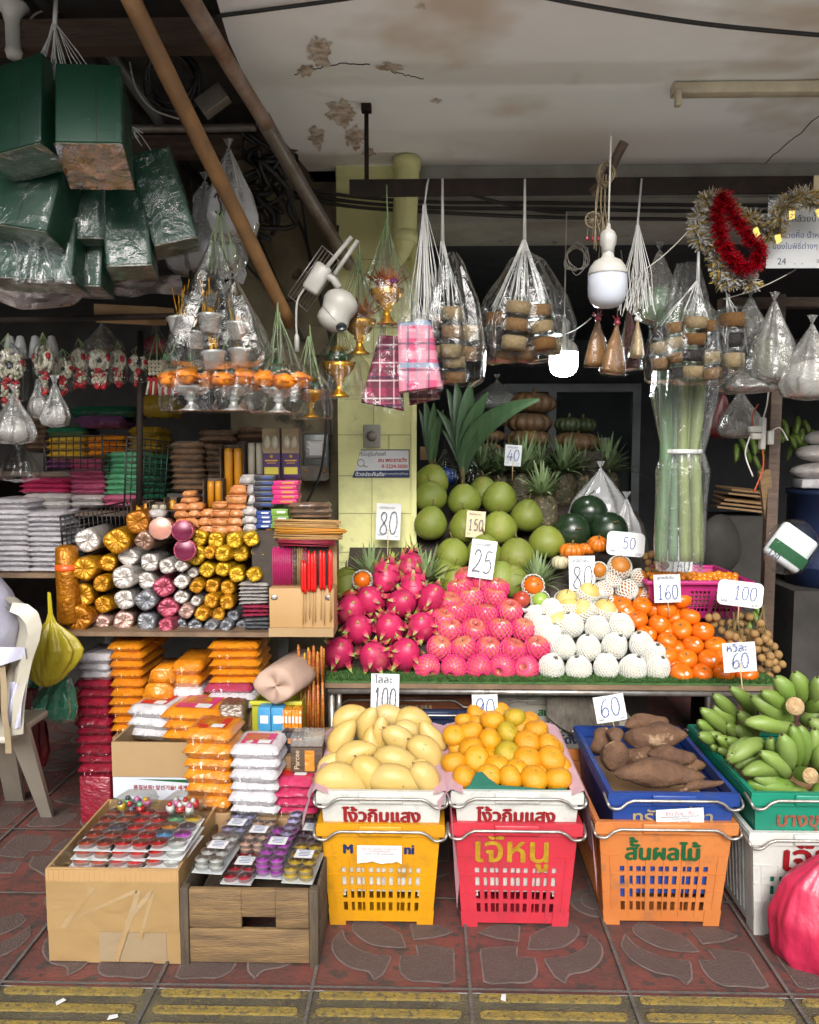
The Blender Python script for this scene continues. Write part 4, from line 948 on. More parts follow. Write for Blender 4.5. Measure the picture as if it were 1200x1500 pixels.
# ---- mangoes
def mango():
 p=thing('mango','x','mango');b=MB()
 def fn(q,a,v):
  x=q.z;w=1-.22*(x/.07);return Vector((q.x*w+.012*(x/.07)**2*1.0,q.y*w*.85,q.z))
 b.ball((.037,.037,.066),20,14,0,None,fn);b.build('flesh',M['mango'],p)
 b=MB();b.tube([(.01,0,-.062),(.014,0,-.072)],[.004,.0025],6);b.build('stalk',M['mangoscar'],p);return p
mg=mango();mpx=[(205,195,25,1),(278,235,78,1),(380,197,-10,1),(478,207,-12,1),(172,290,65,1.05),(338,275,98,.9),(447,250,-8,.75),(545,285,130,.9),(428,310,-52,1.1),(535,352,-48,1.12),(225,357,28,1.12),(412,387,-20,1.15),(175,462,-12,1.25),(300,450,-60,1.1),(400,463,-4,1.25),(532,465,-62,1.0),(128,395,40,.8),(300,320,100,.9),(310,370,20,.9),(470,440,60,.9),(240,430,70,.9),(500,280,-40,.9)]
where=['at the back corner by the candles','upright in the back row','lying in the back row under the 100 card','at the far back corner with brown specks','standing on the candle side','upright near the middle of the heap','small and pale behind the middle','pale, on the mandarin side at the back','large, across the middle of the heap','large and pale along the mandarin side','in the middle row on the candle side','with a black scar, above the frontmost one','bright yellow one at the front candle-side corner','leaning in the front row','lying level, foremost of the heap','with a dark stalk at the front mandarin-side corner','mostly hidden at the candle-side rim','sunk among the back ones','sunk under the middle ones','sunk behind the foremost one','sunk behind the front row','sunk near the pale ones at the back']
for k,(x,y,a,s)in enumerate(mpx):
 px,py=440+x/2.857,980+y/2.857;d=lerp(YFc+.06,YFc+.42,(1143-py)/(1143-1045))+(.05 if k>15 else 0)
 put(mg,T(P(px,py,d))@RY(90-a)@RZ((k*67)%50-25)@RX((k*13)%17-8)@SC(s*1.02,s*(.92+.05*(k%4)),s*(.96+.04*(k%3))),'yellow mango '+where[k],'mangoes in the white crate')
b=MB();solid(b,(xa-.16,YFc+.03,zb_-.1),(xa+.16,YFc+.5,za-.0));
# ---- mandarins
def mandarin(m):
 p=thing('mandarin','x','mandarin');b=MB()
 pr=[(0,-.03),(.02,-.032),(.036,-.018),(.041,0),(.037,.017),(.022,.029),(.008,.031),(0,.029)]
 b.lathe([tuple(q[:2])for q in spline([(r,z,0)for r,z in pr],2)],20);b.build('flesh',m,p)
 b=MB();b.lathe([(0,.0015),(.003,.001),(.005,-.001)],7,0,T(0,0,.0298));b.build('stalk_button',M['pomelo'],p);return p
ma=[mandarin(M['orange']),mandarin(M['greenorange'])]
mrows=[[(688,453,85),(790,450,85),(880,455,90),(978,460,95),(1078,460,95)],[(643,392,88),(738,380,98),(825,405,88),(905,425,85),(950,380,100),(1050,378,95),(1010,425,80),(1080,412,80)],[(668,328,75),(715,335,92),(800,380,80),(868,355,92),(950,310,98),(1040,318,85)],[(645,280,85),(710,263,92),(795,298,92),(870,268,85),(935,250,80),(987,255,88),(1060,330,70)],[(683,215,60),(742,225,65),(803,217,92),(897,203,85),(960,218,70),(840,240,80)],[(742,188,75),(840,182,65)]]
gr={(868,355),(897,203),(870,268)}
for ri,row in enumerate(mrows):
 for ci,(x,y,s)in enumerate(sorted(row)):
  px,py=440+x/2.857,980+y/2.857;d=lerp(YFc+.07,YFc+.38,(1140-py)/(1140-1045))+(.05 if s<=80 else 0);g=random.Random(ri*7+ci)
  put(ma[(x,y)in gr],T(P(px,py,d))@RZ(g.uniform(0,90))@RX(g.uniform(-30,60))@SC(*(s/93*(1 if s>80 else 1.12)*g.uniform(.95,1.06)for _ in range(3))),'%s mandarin, %s row of the heap, %s from the mangoes'%('greenish' if(x,y)in gr else 'orange',ROW[ri],ORD[ci+1]),'mandarins in the white crate')
M['greencard']=mat('green_carton',(.02,.14,.10),(.016,.11,.08),8,.5)
q0,q1=P(683,1150,(YFc+.022)),P(832,1160,(YFc+.022))
b=MB();pts=[(683,1152),(688,1150),(697,1132),(706,1130),(716,1140),(730,1150),(760,1152),(800,1156),(828,1154),(832,1164),(683,1164)]
b.poly([(P(x,y,(YFc+.022)).x,P(x,y,(YFc+.022)).z)for x,y in pts],.003,0,T(0,(YFc+.022),0)@FACE);o=one(b,'carton_scrap',M['greencard'],'torn strip of dark green carton with Korean letters, in front of the mandarins','carton')
b=MB();q=P(697,1150,(YFc+.022));add_text(b,'의 꿈',T(q.x,2.2575,q.z)@FACE,w=.045);b.build('lettering',M['paper'],o)
# ---- brown tubers
def tuber(L,r,seed,label,M4):
 b=MB();g=seed
 def fn(q,a,v):
  t=q.z/L;prof=1-.25*t*t+.12*math.sin(t*5+g);k=1+.14*nz(q,22,g)+.06*nz(q,60,g)
  return Vector((q.x*prof*k,q.y*prof*k+.01*math.sin(t*3+g),q.z))
 def shape(q,a,v):return fn(q,a,v)
 b.lathe([(r*max(0,(1-abs(2*i/18-1)**2.3))**.6,L*(2*i/18-1))for i in range(19)],22,0,None,shape);one(b,'tuber',M['yam'],label,'tuber','brown tubers in the blue crate',M4)
yz=lambda x,y:(820+x/3.158,980+y/3.158)
for k,(x,y,L,r,a,d,w)in enumerate(((440,312,.105,.042,6,2.58,'large knobbly brown tuber lying at the back of the blue crate'),(455,485,.138,.041,-2,2.36,'longest brown tuber lying across the front of the blue crate'),(520,402,.075,.03,0,2.5,'brown tuber wedged between the large one and the longest one'),(252,400,.045,.044,35,2.46,'short stubby brown tuber with its end facing the street'),(258,302,.024,.024,90,2.55,'small round brown tuber at the tip of the large one'),(650,540,.07,.013,12,2.32,'thin brown tuber tip by the front rim'),(350,400,.06,.028,20,2.55,'brown tuber half hidden in the middle of the crate'),(190,335,.05,.03,60,2.6,'brown tuber in the shade at the back corner'),(600,450,.05,.028,10,2.5,'brown tuber end poking out beside the longest one'),(400,250,.08,.03,4,2.72,'brown tuber at the very back of the blue crate'))):
 px,py=yz(x,y);tuber(L,r,k*1.7,w,T(P(px,py,d-2.24+YFc))@RZ(10 if k==3 else(k*31)%20-10)@(RX(70)if k==3 else RY(90-a)))
M['boxcard']=mat('kraft_card',(.36,.24,.125),(.30,.18,.085),5,.7,bump=.15,bscale=40,grime=.2)
b=MB();solid(b,(xu-.15,YFc+.06,zu-.16),(xu+.15,YFc+.52,zu-.09));one(b,'crate_lining',M['boxcard'],'brown board lying in the blue crate beneath the tubers','board')
# ---- green bananas
def banana_mesh(b,p0,p1,r,sag,n=9,mi=0):
 p0,p1=Vector(p0),Vector(p1);ax=(p1-p0);L=ax.length;up=Vector(sag)
 pts,rr=[],[]
 for i in range(n+1):
  t=i/n;pts.append(p0.lerp(p1,t)+up*L*.16*math.sin(math.pi*t));rr.append(r*(.34+.66*min(1,math.sin(math.pi*min(t*1.0+.06,.985))**.55*1.02))*(1 if t<.93 else.55))
 b.tube(pts,rr,6,mi)
def hand(label,stem,bans,Y):
 p=thing('banana_hand',label,'banana hand',T(P(*yz(*stem),Y)),'green bananas in the teal crate');o=P(*yz(*stem),Y);g=random.Random(len(bans)*3+int(stem[0]))
 for x0,y0,x1,y1,w in bans:
  d0,d1=Y+g.uniform(-.0,.03),Y-.05+g.uniform(-.03,.02)
  b=MB();banana_mesh(b,P(*yz(x0,y0),d0)-o,P(*yz(x1,y1),d1)-o,w*.5/3.158*S(Y)*1.14,(g.uniform(-.3,.3),-.5,.7 if y1>y0 else.25))
  tip=P(*yz(x1,y1),d1)-o;root=P(*yz(x0,y0),d0)-o
  b.tube([tip-(tip-root).normalized()*.006,tip+(tip-root).normalized()*.006],[.0058,.003],6,1)
  b.build('banana',[M['banana'],M['banana_tip']],p)
 return p,o
def stalk(p,c,d,r,L):
 b=MB();d=Vector(d).normalized();b.tube([Vector(c)-d*L,Vector(c)],[r*.9,r],14,0,False);b.build('stalk',M['banana'],p)
 b=MB();b.lathe([(0,.001),(r*.97,0),(r,-.003)],14,0,T(c)@aim(d));b.build('stalk_cut',M['bananacut'],p)
h,o=hand('green banana hand on top, its pale cut stalk above the others',(1090,190),[(1060,150,1000,40,82),(1110,150,1088,15,82),(1180,170,1192,40,85),(1060,235,890,130,92),(1050,200,935,105,74),(1070,270,855,245,84),(1130,240,1215,215,80),(1150,190,1230,120,80)],YFc+0.28)
stalk(h,P(*yz(1090,172),YFc+.19)-o,(-.12,-1,.35),.028,.05)
h,o=hand('green banana hand by the blue crate rim, pointing up and back',(900,235),[(890,210,790,85,60),(815,225,712,118,60),(800,262,712,175,65),(790,300,655,185,66),(880,205,848,110,58),(905,300,828,200,68),(900,330,805,272,66),(830,320,772,255,60),(710,295,640,242,50)],YFc+0.42)
h,o=hand('green banana hand low in the back corner of the teal crate',(800,395),[(720,340,645,305,58),(795,395,728,312,60),(825,375,772,325,60),(770,410,700,350,50),(740,330,690,300,50),(800,420,730,370,50)],YFc+0.32)
h,o=hand('pale green banana hand curling by the front of the teal crate',(940,370),[(935,345,785,430,78),(925,385,815,455,82),(880,345,775,420,60),(900,350,800,390,60)],YFc+0.18)
h,o=hand('green banana hand in front with its cut stalk facing the street',(1140,500),[(1050,490,930,385,74),(1010,470,848,482,74),(1085,565,868,528,90),(1130,585,1040,592,70),(1055,455,1030,305,84),(1090,440,1072,262,70),(1120,440,1110,262,66),(1145,430,1180,280,74),(985,390,976,320,56),(1190,450,1215,350,80),(1180,560,1240,600,80),(1050,545,900,500,70)],YFc+0.14)
stalk(h,P(*yz(1162,495),YFc+.06)-o,(.05,-1,.3),.024,.06)
h,o=hand('green banana hand filling the outer side of the teal crate',(1250,360),[(1240,330,1160,235,80),(1240,390,1165,330,80),(1250,420,1170,440,80),(1280,450,1220,520,80),(1270,300,1230,200,80)],YFc+0.26)
b=MB();solid(b,(xt0+.04,YFc+.05,zt-.16),(xt0+.33,YFc+.5,zt-.07));one(b,'crate_lining',M['boxcard'],'brown board lying in the teal crate beneath the bananas','board')
b=MB();solid(b,(xa-.15,YFc+.04,za-.16),(xa+.15,YFc+.5,za-.055));one(b,'crate_lining',M['boxcard'],'brown board lying in the white crate beneath the mangoes','board')
b=MB();solid(b,(xb_-.15,YFc+.04,zb_-.16),(xb_+.15,YFc+.5,zb_-.055));one(b,'crate_lining',M['boxcard'],'brown board lying in the white crate beneath the mandarins','board')
# ---- kumquat basket
Yk=3.1;a,c=P(950,853,Yk),P(1100,853,Yk);Wk=c.x-a.x
p=thing('kumquat_basket','magenta plastic basket with square holes holding kumquats','basket',T((a.x+c.x)/2,Yk,a.z-.15))
def mpk(x,y,z):s=lerp(.84,1,z/.15);return Vector((x*s,.2+(y-.2)*s,z))
b=MB();hs=[(x0,x0+.012,.03+.018*j,.042+.018*j)for j in range(5)for x0 in[-Wk/2+.05+.017*k for k in range(int((Wk-.09)/.017))]if abs((x0+Wk/2)%.11-.03)>.012]
panel(b,-Wk/2,Wk/2,0,.148,0,.004,hs,mpk);panel(b,-Wk/2,Wk/2,0,.148,.396,.004,hs,mpk)
for sx in(-1,1):panel(b,.004,.396,0,.148,0,.004,[(.04+.03*k,.058+.03*k,.04,.12)for k in range(10)],lambda q,y,z,sx=sx:mpk(sx*(Wk/2-y),q,z))
b.add([mpk(-Wk/2,0,.004),mpk(Wk/2,0,.004),mpk(Wk/2,.4,.004),mpk(-Wk/2,.4,.004)],[(0,1,2,3)],0,False);b.build('shell',M['magenta'],p)
b=MB();x=Wk/2+.012
for c4,d4 in(((0,-.006,.15),(2*x,.024,.016)),((0,.406,.15),(2*x,.024,.016)),((-x+.009,.2,.15),(.022,.387,.0155)),((x-.009,.2,.15),(.022,.387,.0155))):b.box(c4,d4,None,0,.004)
b.build('rim',M['magenta'],p)
b=MB();base_z=a.z;solid(b,(a.x+.02,Yk+.03,a.z-.1),(c.x-.02,Yk+.36,a.z-.03));one(b,'basket_lining',M['boxcard'],'board in the magenta basket beneath the kumquats','board')
kq=one(MB().ball((.0135,.0135,.0125),12,8),'kumquat',M['kumquat'],'small round orange kumquat heaped in the magenta basket','kumquat','kumquats in the magenta basket');first=True
g=random.Random(12)
for ro in range(5):
 for k in range(17):
  x=lerp(a.x+.025,c.x-.03,(k+.5*(ro%2))/17)+g.uniform(-.004,.004);y=Yk+.03+ro*.03
  z=a.z-.004+.018*math.sin(math.pi*min(1,(ro+1)/5))+g.uniform(-.004,.008)-.02*max(0,(x-c.x+.08)/.08)*0
  M4=T(x,y,z)@RX(g.uniform(0,90))@SC(g.uniform(.9,1.15))
  if first:kq.matrix_basis=M4;_used.add(kq.name);first=False
  else:put(kq,M4)
p=thing('longan_bunch','small brown longan bunch in the magenta basket beside the kumquats','longan bunch',T(P(962,822,3.2)),'longan bunches')
for k,(x,y)in enumerate(((955,812),(950,824),(962,826),(970,818),(946,815),(975,828),(960,836),(950,835))):b=MB();b.ball(.016,10,7,0,T(P(x,y,3.2+.01*(k%3))-P(962,822,3.2)));b.build('longan',M['longan'],p)
# ================================================================== the candle and incense shop
def wrapmat(nm,c,c2,rough=.5):M[nm]=mat(nm,c,c2,14,rough,bump=.85,bscale=34,coat=1,crough=.13,rand=.06,stretch=(1,.5,1.6))
wrapmat('w_orange',(.74,.31,.012),(.66,.24,.01));wrapmat('w_crimson',(.36,.012,.05),(.22,.008,.03));wrapmat('w_white',(.66,.64,.66),(.55,.53,.56));wrapmat('w_rose',(.42,.06,.12),(.3,.04,.09))
wrapmat('w_pink',(.56,.16,.27),(.46,.1,.2));wrapmat('w_mint',(.16,.42,.24),(.11,.33,.19));wrapmat('w_hotpink',(.58,.05,.16),(.45,.04,.12));wrapmat('w_brown',(.2,.125,.075),(.07,.045,.03));wrapmat('w_dgreen',(.01,.1,.05),(.008,.07,.04))
wrapmat('w_yellow',(.5,.34,.03),(.4,.25,.02));wrapmat('w_purple',(.16,.045,.14),(.1,.03,.09));wrapmat('w_peach',(.68,.33,.13),(.6,.24,.08));wrapmat('w_silverwhite',(.58,.55,.53),(.4,.37,.36))
M['film']=film('clear_film');M['film_dull']=film('dull_film',haze=.2,hazecol=(.6,.58,.55),hi=.3);M['film_thick']=film('crumpled_film',lo=.015,hi=.4,bump=.7,bscale=16)
M['pinkprint']=mat('pink_print',(.6,.06,.2),rough=.4);M['goldfilm']=mat('gold_print',(.6,.38,.05),rough=.35,metal=.4)
def pack_mb(w,d,h,seed,flange=.007):
 b=MB();g=random.Random(seed);nx,ny=14,10;hs=h/2
 def surf(sgn):
  def f(u,v):
   x,y=(u-.5)*w,(v-.5)*d;e=(1-abs(2*u-1)**5)*(1-abs(2*v-1)**6);e=max(0,e)**.16
   return Vector((x+.003*nz((u*4,v*4,sgn),1,seed),y+.003*nz((v*5,u*4,sgn),1,seed+3),hs+sgn*hs*.98*e*(1+.1*nz((u*6,v*5,sgn),1,seed)+.07*nz((u*17,v*7,sgn),1,seed))))
  return f
 b.grid(surf(1),nx,ny);b.grid(lambda u,v:surf(-1)(1-u,v),nx,ny)
 if flange:
  for s in(-1,1):
   b.grid(lambda u,v,s=s:Vector(((u-.5)*w*(1-.04*v),s*(d/2-.003+v*flange),hs+.22*h*math.sin(u*37+seed)*v+.3*h*nz((u*7,v,s),1,seed))),26,2,1)
 return b
_packs={}
def pack_proto(w,d,h,m,name,cat,k,flange=.007,mark=None):
 key=(round(w,3),round(d,3),round(h,3),m,k%3,name,mark)
 if key in _packs:return _packs[key]
 if mark is None:o=tag(pack_mb(w,d,h,k%3+1,flange).build(name,[M[m],M['film_thick']]),'x',cat)
 else:
  o=thing(name,'x',cat);pack_mb(w,d,h,k%3+1,flange).build('cloth',[M[m],M['film_thick']],o)
  b=MB();b.grid(lambda u,v:Vector((lerp(-.33,.33,u)*w,lerp(-.3,.25,v)*d,h*.985+.001)),3,3);t=b.build('printed_label',M['pinkprint' if mark=='pink' else 'redink'],o)
  b=MB();b.box((.16*w,-.22*d,h+.0022),(.26*w,.16*d,.0008));b.build('barcode_tag',M['paper'],t)
  b=MB()
  for q in range(5):b.box((-.05*w,(.17-.07*q)*d,h+.002),(.5*w*(1-.12*(q%2)),.022*d,.0006))
  b.build('print',M['goldfilm'],t)
 _packs[key]=o;return o
def stack(x0,x1,yt,yb,n,Y,dep,m,name,cat,desc,group,flange=.007,mark=None,yaw=0,jit=.004):
 a,c=P(x0,yb,Y),P(x1,yt,Y);w=c.x-a.x;h=(c.z-a.z)/n
 for k in range(n):
  g=random.Random(n*31+k+int(x0));top=k==n-1
  o=pack_proto(w,dep,h*1.25,m,name,cat,k+int(x0),flange,mark if top else None)
  lv=('topmost' if top else 'lowest' if k==0 else ORD[k+1]+' from the bottom')if n>1 else ''
  put(o,T((a.x+c.x)/2+g.uniform(-jit,jit),Y+dep/2+g.uniform(-jit,jit)*1.5,a.z+k*h)@RZ(yaw+g.uniform(-2.5,2.5))@RX(g.uniform(-1.2,1.2)),(desc+(', '+lv if lv else '')),group)
 return(a.x+c.x)/2,a.z,w
Ytab=2.72
OR='packets of saffron orange cloth'
def pad(x0,x1,yb,Y,dep,label,z0=.004,m='boxcard',name='carton'):
 a,c=P(x0,yb,Y),P(x1,yb,Y);b=MB();b.box(((a.x+c.x)/2,Y+dep/2,(a.z+z0)/2-.0005),(c.x-a.x-.01,dep-.01,a.z-z0-.001),None,0,.004);one(b,name,M[m],label,'carton','cartons holding up the packets')
stack(113,160,1000,1138,10,2.78,.2,'w_crimson','cloth_packet','packet','dark red wrapped packet in the tall stack behind the yellow bag','tall stack of dark red packets')
stack(114,160,963,1000,3,2.78,.2,'w_white','cloth_packet','packet','white wrapped packet on top of the tall dark red stack','white packets on the dark red stack')
pad(113,162,1138,2.78,.2,'dark red carton at the foot of the dark red packets',m='w_crimson')
stack(161,205,946,1080,10,2.76,.26,'w_orange','cloth_packet','packet','orange wrapped packet in the tall stack beside the dark red ones',OR)
pad(161,206,1080,2.76,.26,'brown carton under the tall orange stack')
stack(305,377,946,1008,5,2.74,.26,'w_orange','cloth_packet','packet','orange wrapped packet in the stack beside the beige cloth roll',OR)
stack(296,366,1008,1022,1,2.72,.22,'w_rose','cloth_packet','packet','rose pink packet under the orange stack by the beige cloth',None)
stack(300,371,1022,1044,2,2.7,.24,'w_white','cloth_packet','packet','white packet beneath the rose pink one by the beige cloth','white packets under the rose one')
pad(298,370,1044,2.7,.26,'brown carton under the white and rose packets')
stack(250,293,976,1014,2,2.74,.22,'w_orange','cloth_packet','packet','fat orange packet behind the slanted orange blocks',OR)
stack(249,294,1014,1034,1,2.73,.22,'w_white','cloth_packet','packet','white packet under the two fat orange packets',None)
stack(255,300,1034,1044,1,2.72,.22,'w_orange','cloth_packet','packet','thin orange packet under the white one',None)
pad(205,297,1044,2.74,.24,'brown carton under the slanted orange blocks')
stack(162,240,935,947,1,2.9,.2,'w_orange','cloth_packet','packet','orange packet in the shade right under the candle table'.replace('right ',''),None)
def wedge(x0,x1,yt,yb,Y,dep,m,label,inset=.18,name='block_packet',cat='packet',group='slanted orange blocks',both=True):
 a,c=P(x0,yb,Y),P(x1,yt,Y);w=c.x-a.x;h=c.z-a.z;b=MB();i=w*inset
 pts=[(-w/2,0),(w/2,0),(w/2-i,h),(-w/2+i,h)]
 b2=bmesh.new();vs=[b2.verts.new((x,y,z))for y in(0,dep)for x,z in pts]
 for f in((0,1,2,3),(7,6,5,4),(1,0,4,5),(2,1,5,6),(3,2,6,7),(0,3,7,4)):b2.faces.new([vs[k]for k in f])
 bmesh.ops.bevel(b2,geom=b2.edges[:],offset=min(.006,h*.2),segments=2,affect='EDGES');b2.verts.index_update()
 b.add([v.co for v in b2.verts],[[v.index for v in f.verts]for f in b2.faces],0,True);b2.free()
 o=one(b,name,M[m],label,cat,group,T((a.x+c.x)/2,Y,a.z));return o
wedge(215,253,981,1003,2.71,.16,'w_orange','upper slanted orange block between the orange stacks');wedge(206,252,1003,1030,2.7,.16,'w_orange','lower, wider slanted orange block between the orange stacks');wedge(214,254,1029,1042,2.69,.16,'w_rose','rose pink slanted block under the orange ones')
stack(192,252,1041,1088,3,2.6,.2,'w_white','cloth_packet','packet','white labelled packet lying in the open carton','white packets in the carton',mark='red',yaw=-8)
stack(240,325,1047,1092,3,2.56,.22,'w_orange','cloth_packet','packet','orange packet with a pink label lying in the open carton',OR,mark='pink',yaw=-8)
stack(318,357,1042,1080,1,2.6,.1,'w_brown','incense_packet','packet','tan wrapped bundle behind the orange labelled packets',None);pad(300,400,1088,2.55,.2,'brown carton under the tan bundle and small boxes')
stack(272,340,1077,1192,6,2.36,.17,'w_orange','cloth_packet','packet','orange packet in the front stack beside the white stack',OR,mark='red',yaw=-6)
stack(337,407,1101,1200,6,2.34,.17,'w_white','cloth_packet','packet','white packet in the front stack beside the crimson one','front stack of white packets',mark='pink',yaw=-3)
stack(394,462,1148,1200,4,2.36,.2,'w_hotpink','cloth_packet','packet','crimson packet in the low front stack by the mango crate','low stack of crimson packets',mark='red')
for(x0,x1,yb,Y,lab)in((274,340,1192,2.36,'carton under the front orange stack'),(338,407,1200,2.34,'carton under the front white stack'),(396,460,1200,2.36,'carton under the crimson packets')):pad(x0,x1,yb,Y,.18,'brown '+lab)
M['kraft']=mat('kraft_carton',(.40,.285,.155),(.34,.235,.125),3,.7,bump=.12,bscale=30,grime=.15)
M['whitecard']=mat('white_carton',(.60,.64,.70),(.55,.58,.64),5,.5)
Yc=2.45;a,c=P(163,1087,Yc),P(285,1087,Yc);zm=P(200,1138,Yc).z;W=c.x-a.x
p=thing('open_carton','open carton, kraft above and white with red Korean print below, holding packets','carton',T((a.x+c.x)/2,Yc,0))
b=MB();t=.006
for(x,y,w,d)in((0,t/2,W,t),(0,.3-t/2,W,t),(-W/2+t/2,.15,t,.3-2*t),(W/2-t/2,.15,t,.3-2*t)):b.box((x,y,(zm+a.z)/2),(w,d,a.z-zm))
b.box((0,.15,zm+.004),(W-2*t,.3-2*t,.006));b.build('flaps',M['kraft'],p)
b=MB();b.box((0,.15,zm/2+.002),(W-.002,.298,zm-.008));wb=b.build('printed_side',M['whitecard'],p)
b=MB();add_text(b,'품질보증! 앞선기술! 세계로',T(.028,.0,zm-.035)@FACE,w=.19,bold=.0006);b.build('lettering',M['paintred'],wb)
b=MB();b.poly([(-W/2+.0,.0),(-W/2+.05,.0),(-W/2+.03,.05),(-W/2,.06)],.001,0,T(0,.0005,zm-.13)@FACE);b.poly([(-.05,0),(W/2,0),(W/2,-.012),(.04,-.006)],.001,0,T(0,.0005,zm-.008)@FACE);b.build('green_swoosh',M['paintgreen'],wb)
# ---- cardboard box and wooden crate with tealights
Yb=G(160,1413).y;a,c=P(67,1272,Yb),P(262,1272,Yb);HB=a.z;DB=G(225,1172,HB).y-Yb
M['boxtan']=mat('box_cardboard',(.50,.335,.165),(.45,.29,.135),3,.55,bump=.1,bscale=18,coat=.25,crough=.2,grime=.12)
M['boxpatch']=mat('paper_patch',(.46,.35,.23),(.42,.31,.2),6,.6)
M['cleartape']=mat('clear_tape',(.52,.35,.18),(.56,.42,.27),12,.25,coat=.8)
p=thing('cardboard_box','tan cardboard box patched with clear tape, holding trays of tealights','box',T((a.x+c.x)/2,Yb,0));W=c.x-a.x
b=MB();t=.007
for(x,y,w,d)in((0,t/2,W,t),(0,DB-t/2,W,t),(-W/2+t/2,DB/2,t,DB-2*t),(W/2-t/2,DB/2,t,DB-2*t)):b.box((x,y,HB/2+.003),(w,d,HB-.004))
b.box((0,DB/2,HB-.07),(W-2*t,DB-2*t,.006))
zl=P(160,1363,Yb).z-.0;b.box((0,-.0025,HB*.5+zl*.5+.0),(W-.001,.004,HB-zl-.002));
for k in range(26):b.box((-W/2+(k+.5)*W/26,-.0048,HB-.018),(.004,.001,.028))
b.build('walls',M['boxtan'],p)
b=MB();q0,q1=P(145,1365,Yb),P(245,1408,Yb);b.box(((q0.x+q1.x)/2-(a.x+c.x)/2,-.001,(q0.z+q1.z)/2),(q1.x-q0.x,.0015,q0.z-q1.z));b.build('patch',M['boxpatch'],p)
b=MB()
for(x0,y0,x1,y1,w)in((92,1360,135,1300,.016),(170,1408,203,1305,.014),(186,1350,223,1305,.012),(205,1375,225,1305,.01),(110,1345,200,1305,.01)):
 s0,s1=P(x0,y0,Yb-.0055),P(x1,y1,Yb-.0055);o=Vector(((a.x+c.x)/2,Yb,0));dx=(s1-s0).normalized();n=Vector((dx.z,0,-dx.x))*w/2;b.add([s0-n-o,s0+n-o,s1+n-o,s1-n-o],[(0,1,2,3)],0,False)
b.build('tape_strips',M['cleartape'],p)
b=MB();b.grid(lambda u,v:Vector((lerp(-W/2-.004,W/2+.004,u),-.008-.003*nz((u*5,v*5,0),1,1),lerp(.0,HB-.03,v))),24,16);b.build('clear_wrap',film('box_film',lo=.0,hi=.35,bump=.8,bscale=9),p)
Yw=G(360,1418).y;aw,cw=P(262,1303,Yw),P(466,1303,Yw);HW=aw.z;DW=G(380,1186,HW).y-Yw;WW=cw.x-aw.x;xwc=(aw.x+cw.x)/2
M['oldwood']=mat('old_crate_wood',(.27,.18,.085),(.15,.098,.052),6,.75,bump=.5,bscale=40,stretch=(1,1,9),spots=(.045,.032,.022),spot_scale=5,spot_lo=.56,spot_hi=.78,grime=.6)
M['woodend']=mat('grey_crate_post',(.12,.09,.06),(.06,.048,.035),9,.8,bump=.5,bscale=60,stretch=(6,6,1),grime=.4)
p=thing('wooden_crate','weathered wooden plank crate with a hand slot, holding packs of tealights','crate',T(xwc,Yw,0))
z1=P(360,1361,Yw).z
b=MB();b.box((0,.009,(z1+HW)/2+.003),(WW-.05,.016,HW-z1-.0),None,0,.003)
b2=MB();hx=.055
for(x0,x1,zz0,zz1)in((-WW/2+.026,-.02,z1+.003,HW),(.052+.02,WW/2-.026,z1+.003,HW),(-.02,.072,z1+.033,HW)):b2.box(((x0+x1)/2,.009,(zz0+zz1)/2),(x1-x0-.0002,.016,zz1-zz0),None,0,.0015)
b2.build('plank',M['oldwood'],p)
b=MB();b.box((0,.0095,(.012+z1-.002)/2),(WW-.05,.016,z1-.016),None,0,.003);b.build('plank',M['oldwood'],p)
for s in(-1,1):
 for yy in(.012,DW-.02):b=MB();b.box((s*(WW/2-.0125),yy,HW/2+.003),(.024,.03,HW+.002),None,0,.003);b.build('corner_post',M['woodend'],p)
 for(za,zb)in((.012,z1-.002),(z1+.003,HW)):b=MB();b.box((s*(WW/2-.004),DW/2,(za+zb)/2),(.008,DW-.075,zb-za),None,0,.002);b.build('side_plank',M['woodend'],p)
b=MB();b.box((0,DW-.01,HW/2),(WW-.052,.014,HW-.02));b.build('plank',M['oldwood'],p)
b=MB();b.box((0,DW/2,HW-.075),(WW-.05,DW-.05,.01));b.build('floor_board',M['woodend'],p)
M['alum']=mat('tealight_cup',(.72,.72,.72),rough=.3,metal=.45)
WAX={'red':(.62,.035,.035),'rust':(.48,.10,.06),'white':(.72,.71,.67),'purple':(.55,.10,.56),'lilac':(.48,.43,.66),'peach':(.75,.46,.34),'yellow':(.75,.5,.05),'crimson':(.52,.02,.05),'dark':(.12,.10,.13),'green':(.2,.5,.24),'blue':(.16,.36,.6),'pink':(.75,.25,.48),'orange':(.72,.3,.06)}
for k,v in WAX.items():M['wax_'+k]=mat('wax_'+k,v,tuple(x*.8 for x in v),20,.3,sub=.05,coat=.6)
for k,v in WAX.items():M['cup_'+k]=mat('cup_'+k,tuple(.5*x+.3 for x in v),rough=.2,coat=.8)
M['lid']=film('clear_lid',lo=.015,hi=.4,bump=.5,bscale=14,rough=.08)
_cand={}
def candle_mesh(w):
 if w not in _cand:
  b=MB();b.lathe([(.0,0),(.0165,0),(.0185,.002),(.0195,.017),(.0203,.0175),(.0195,.018),(.019,.0155)],18,0,caps=False);b.lathe([(.0193,.0176),(.012,.0172),(0,.017)],18,1);b.tube([(0,0,.0145),(.001,0,.0205)],.0008,4,2);_cand[w]=b.mesh('tealight',[M['cup_'+w],M['wax_'+w],M['paper']])
 return _cand[w]
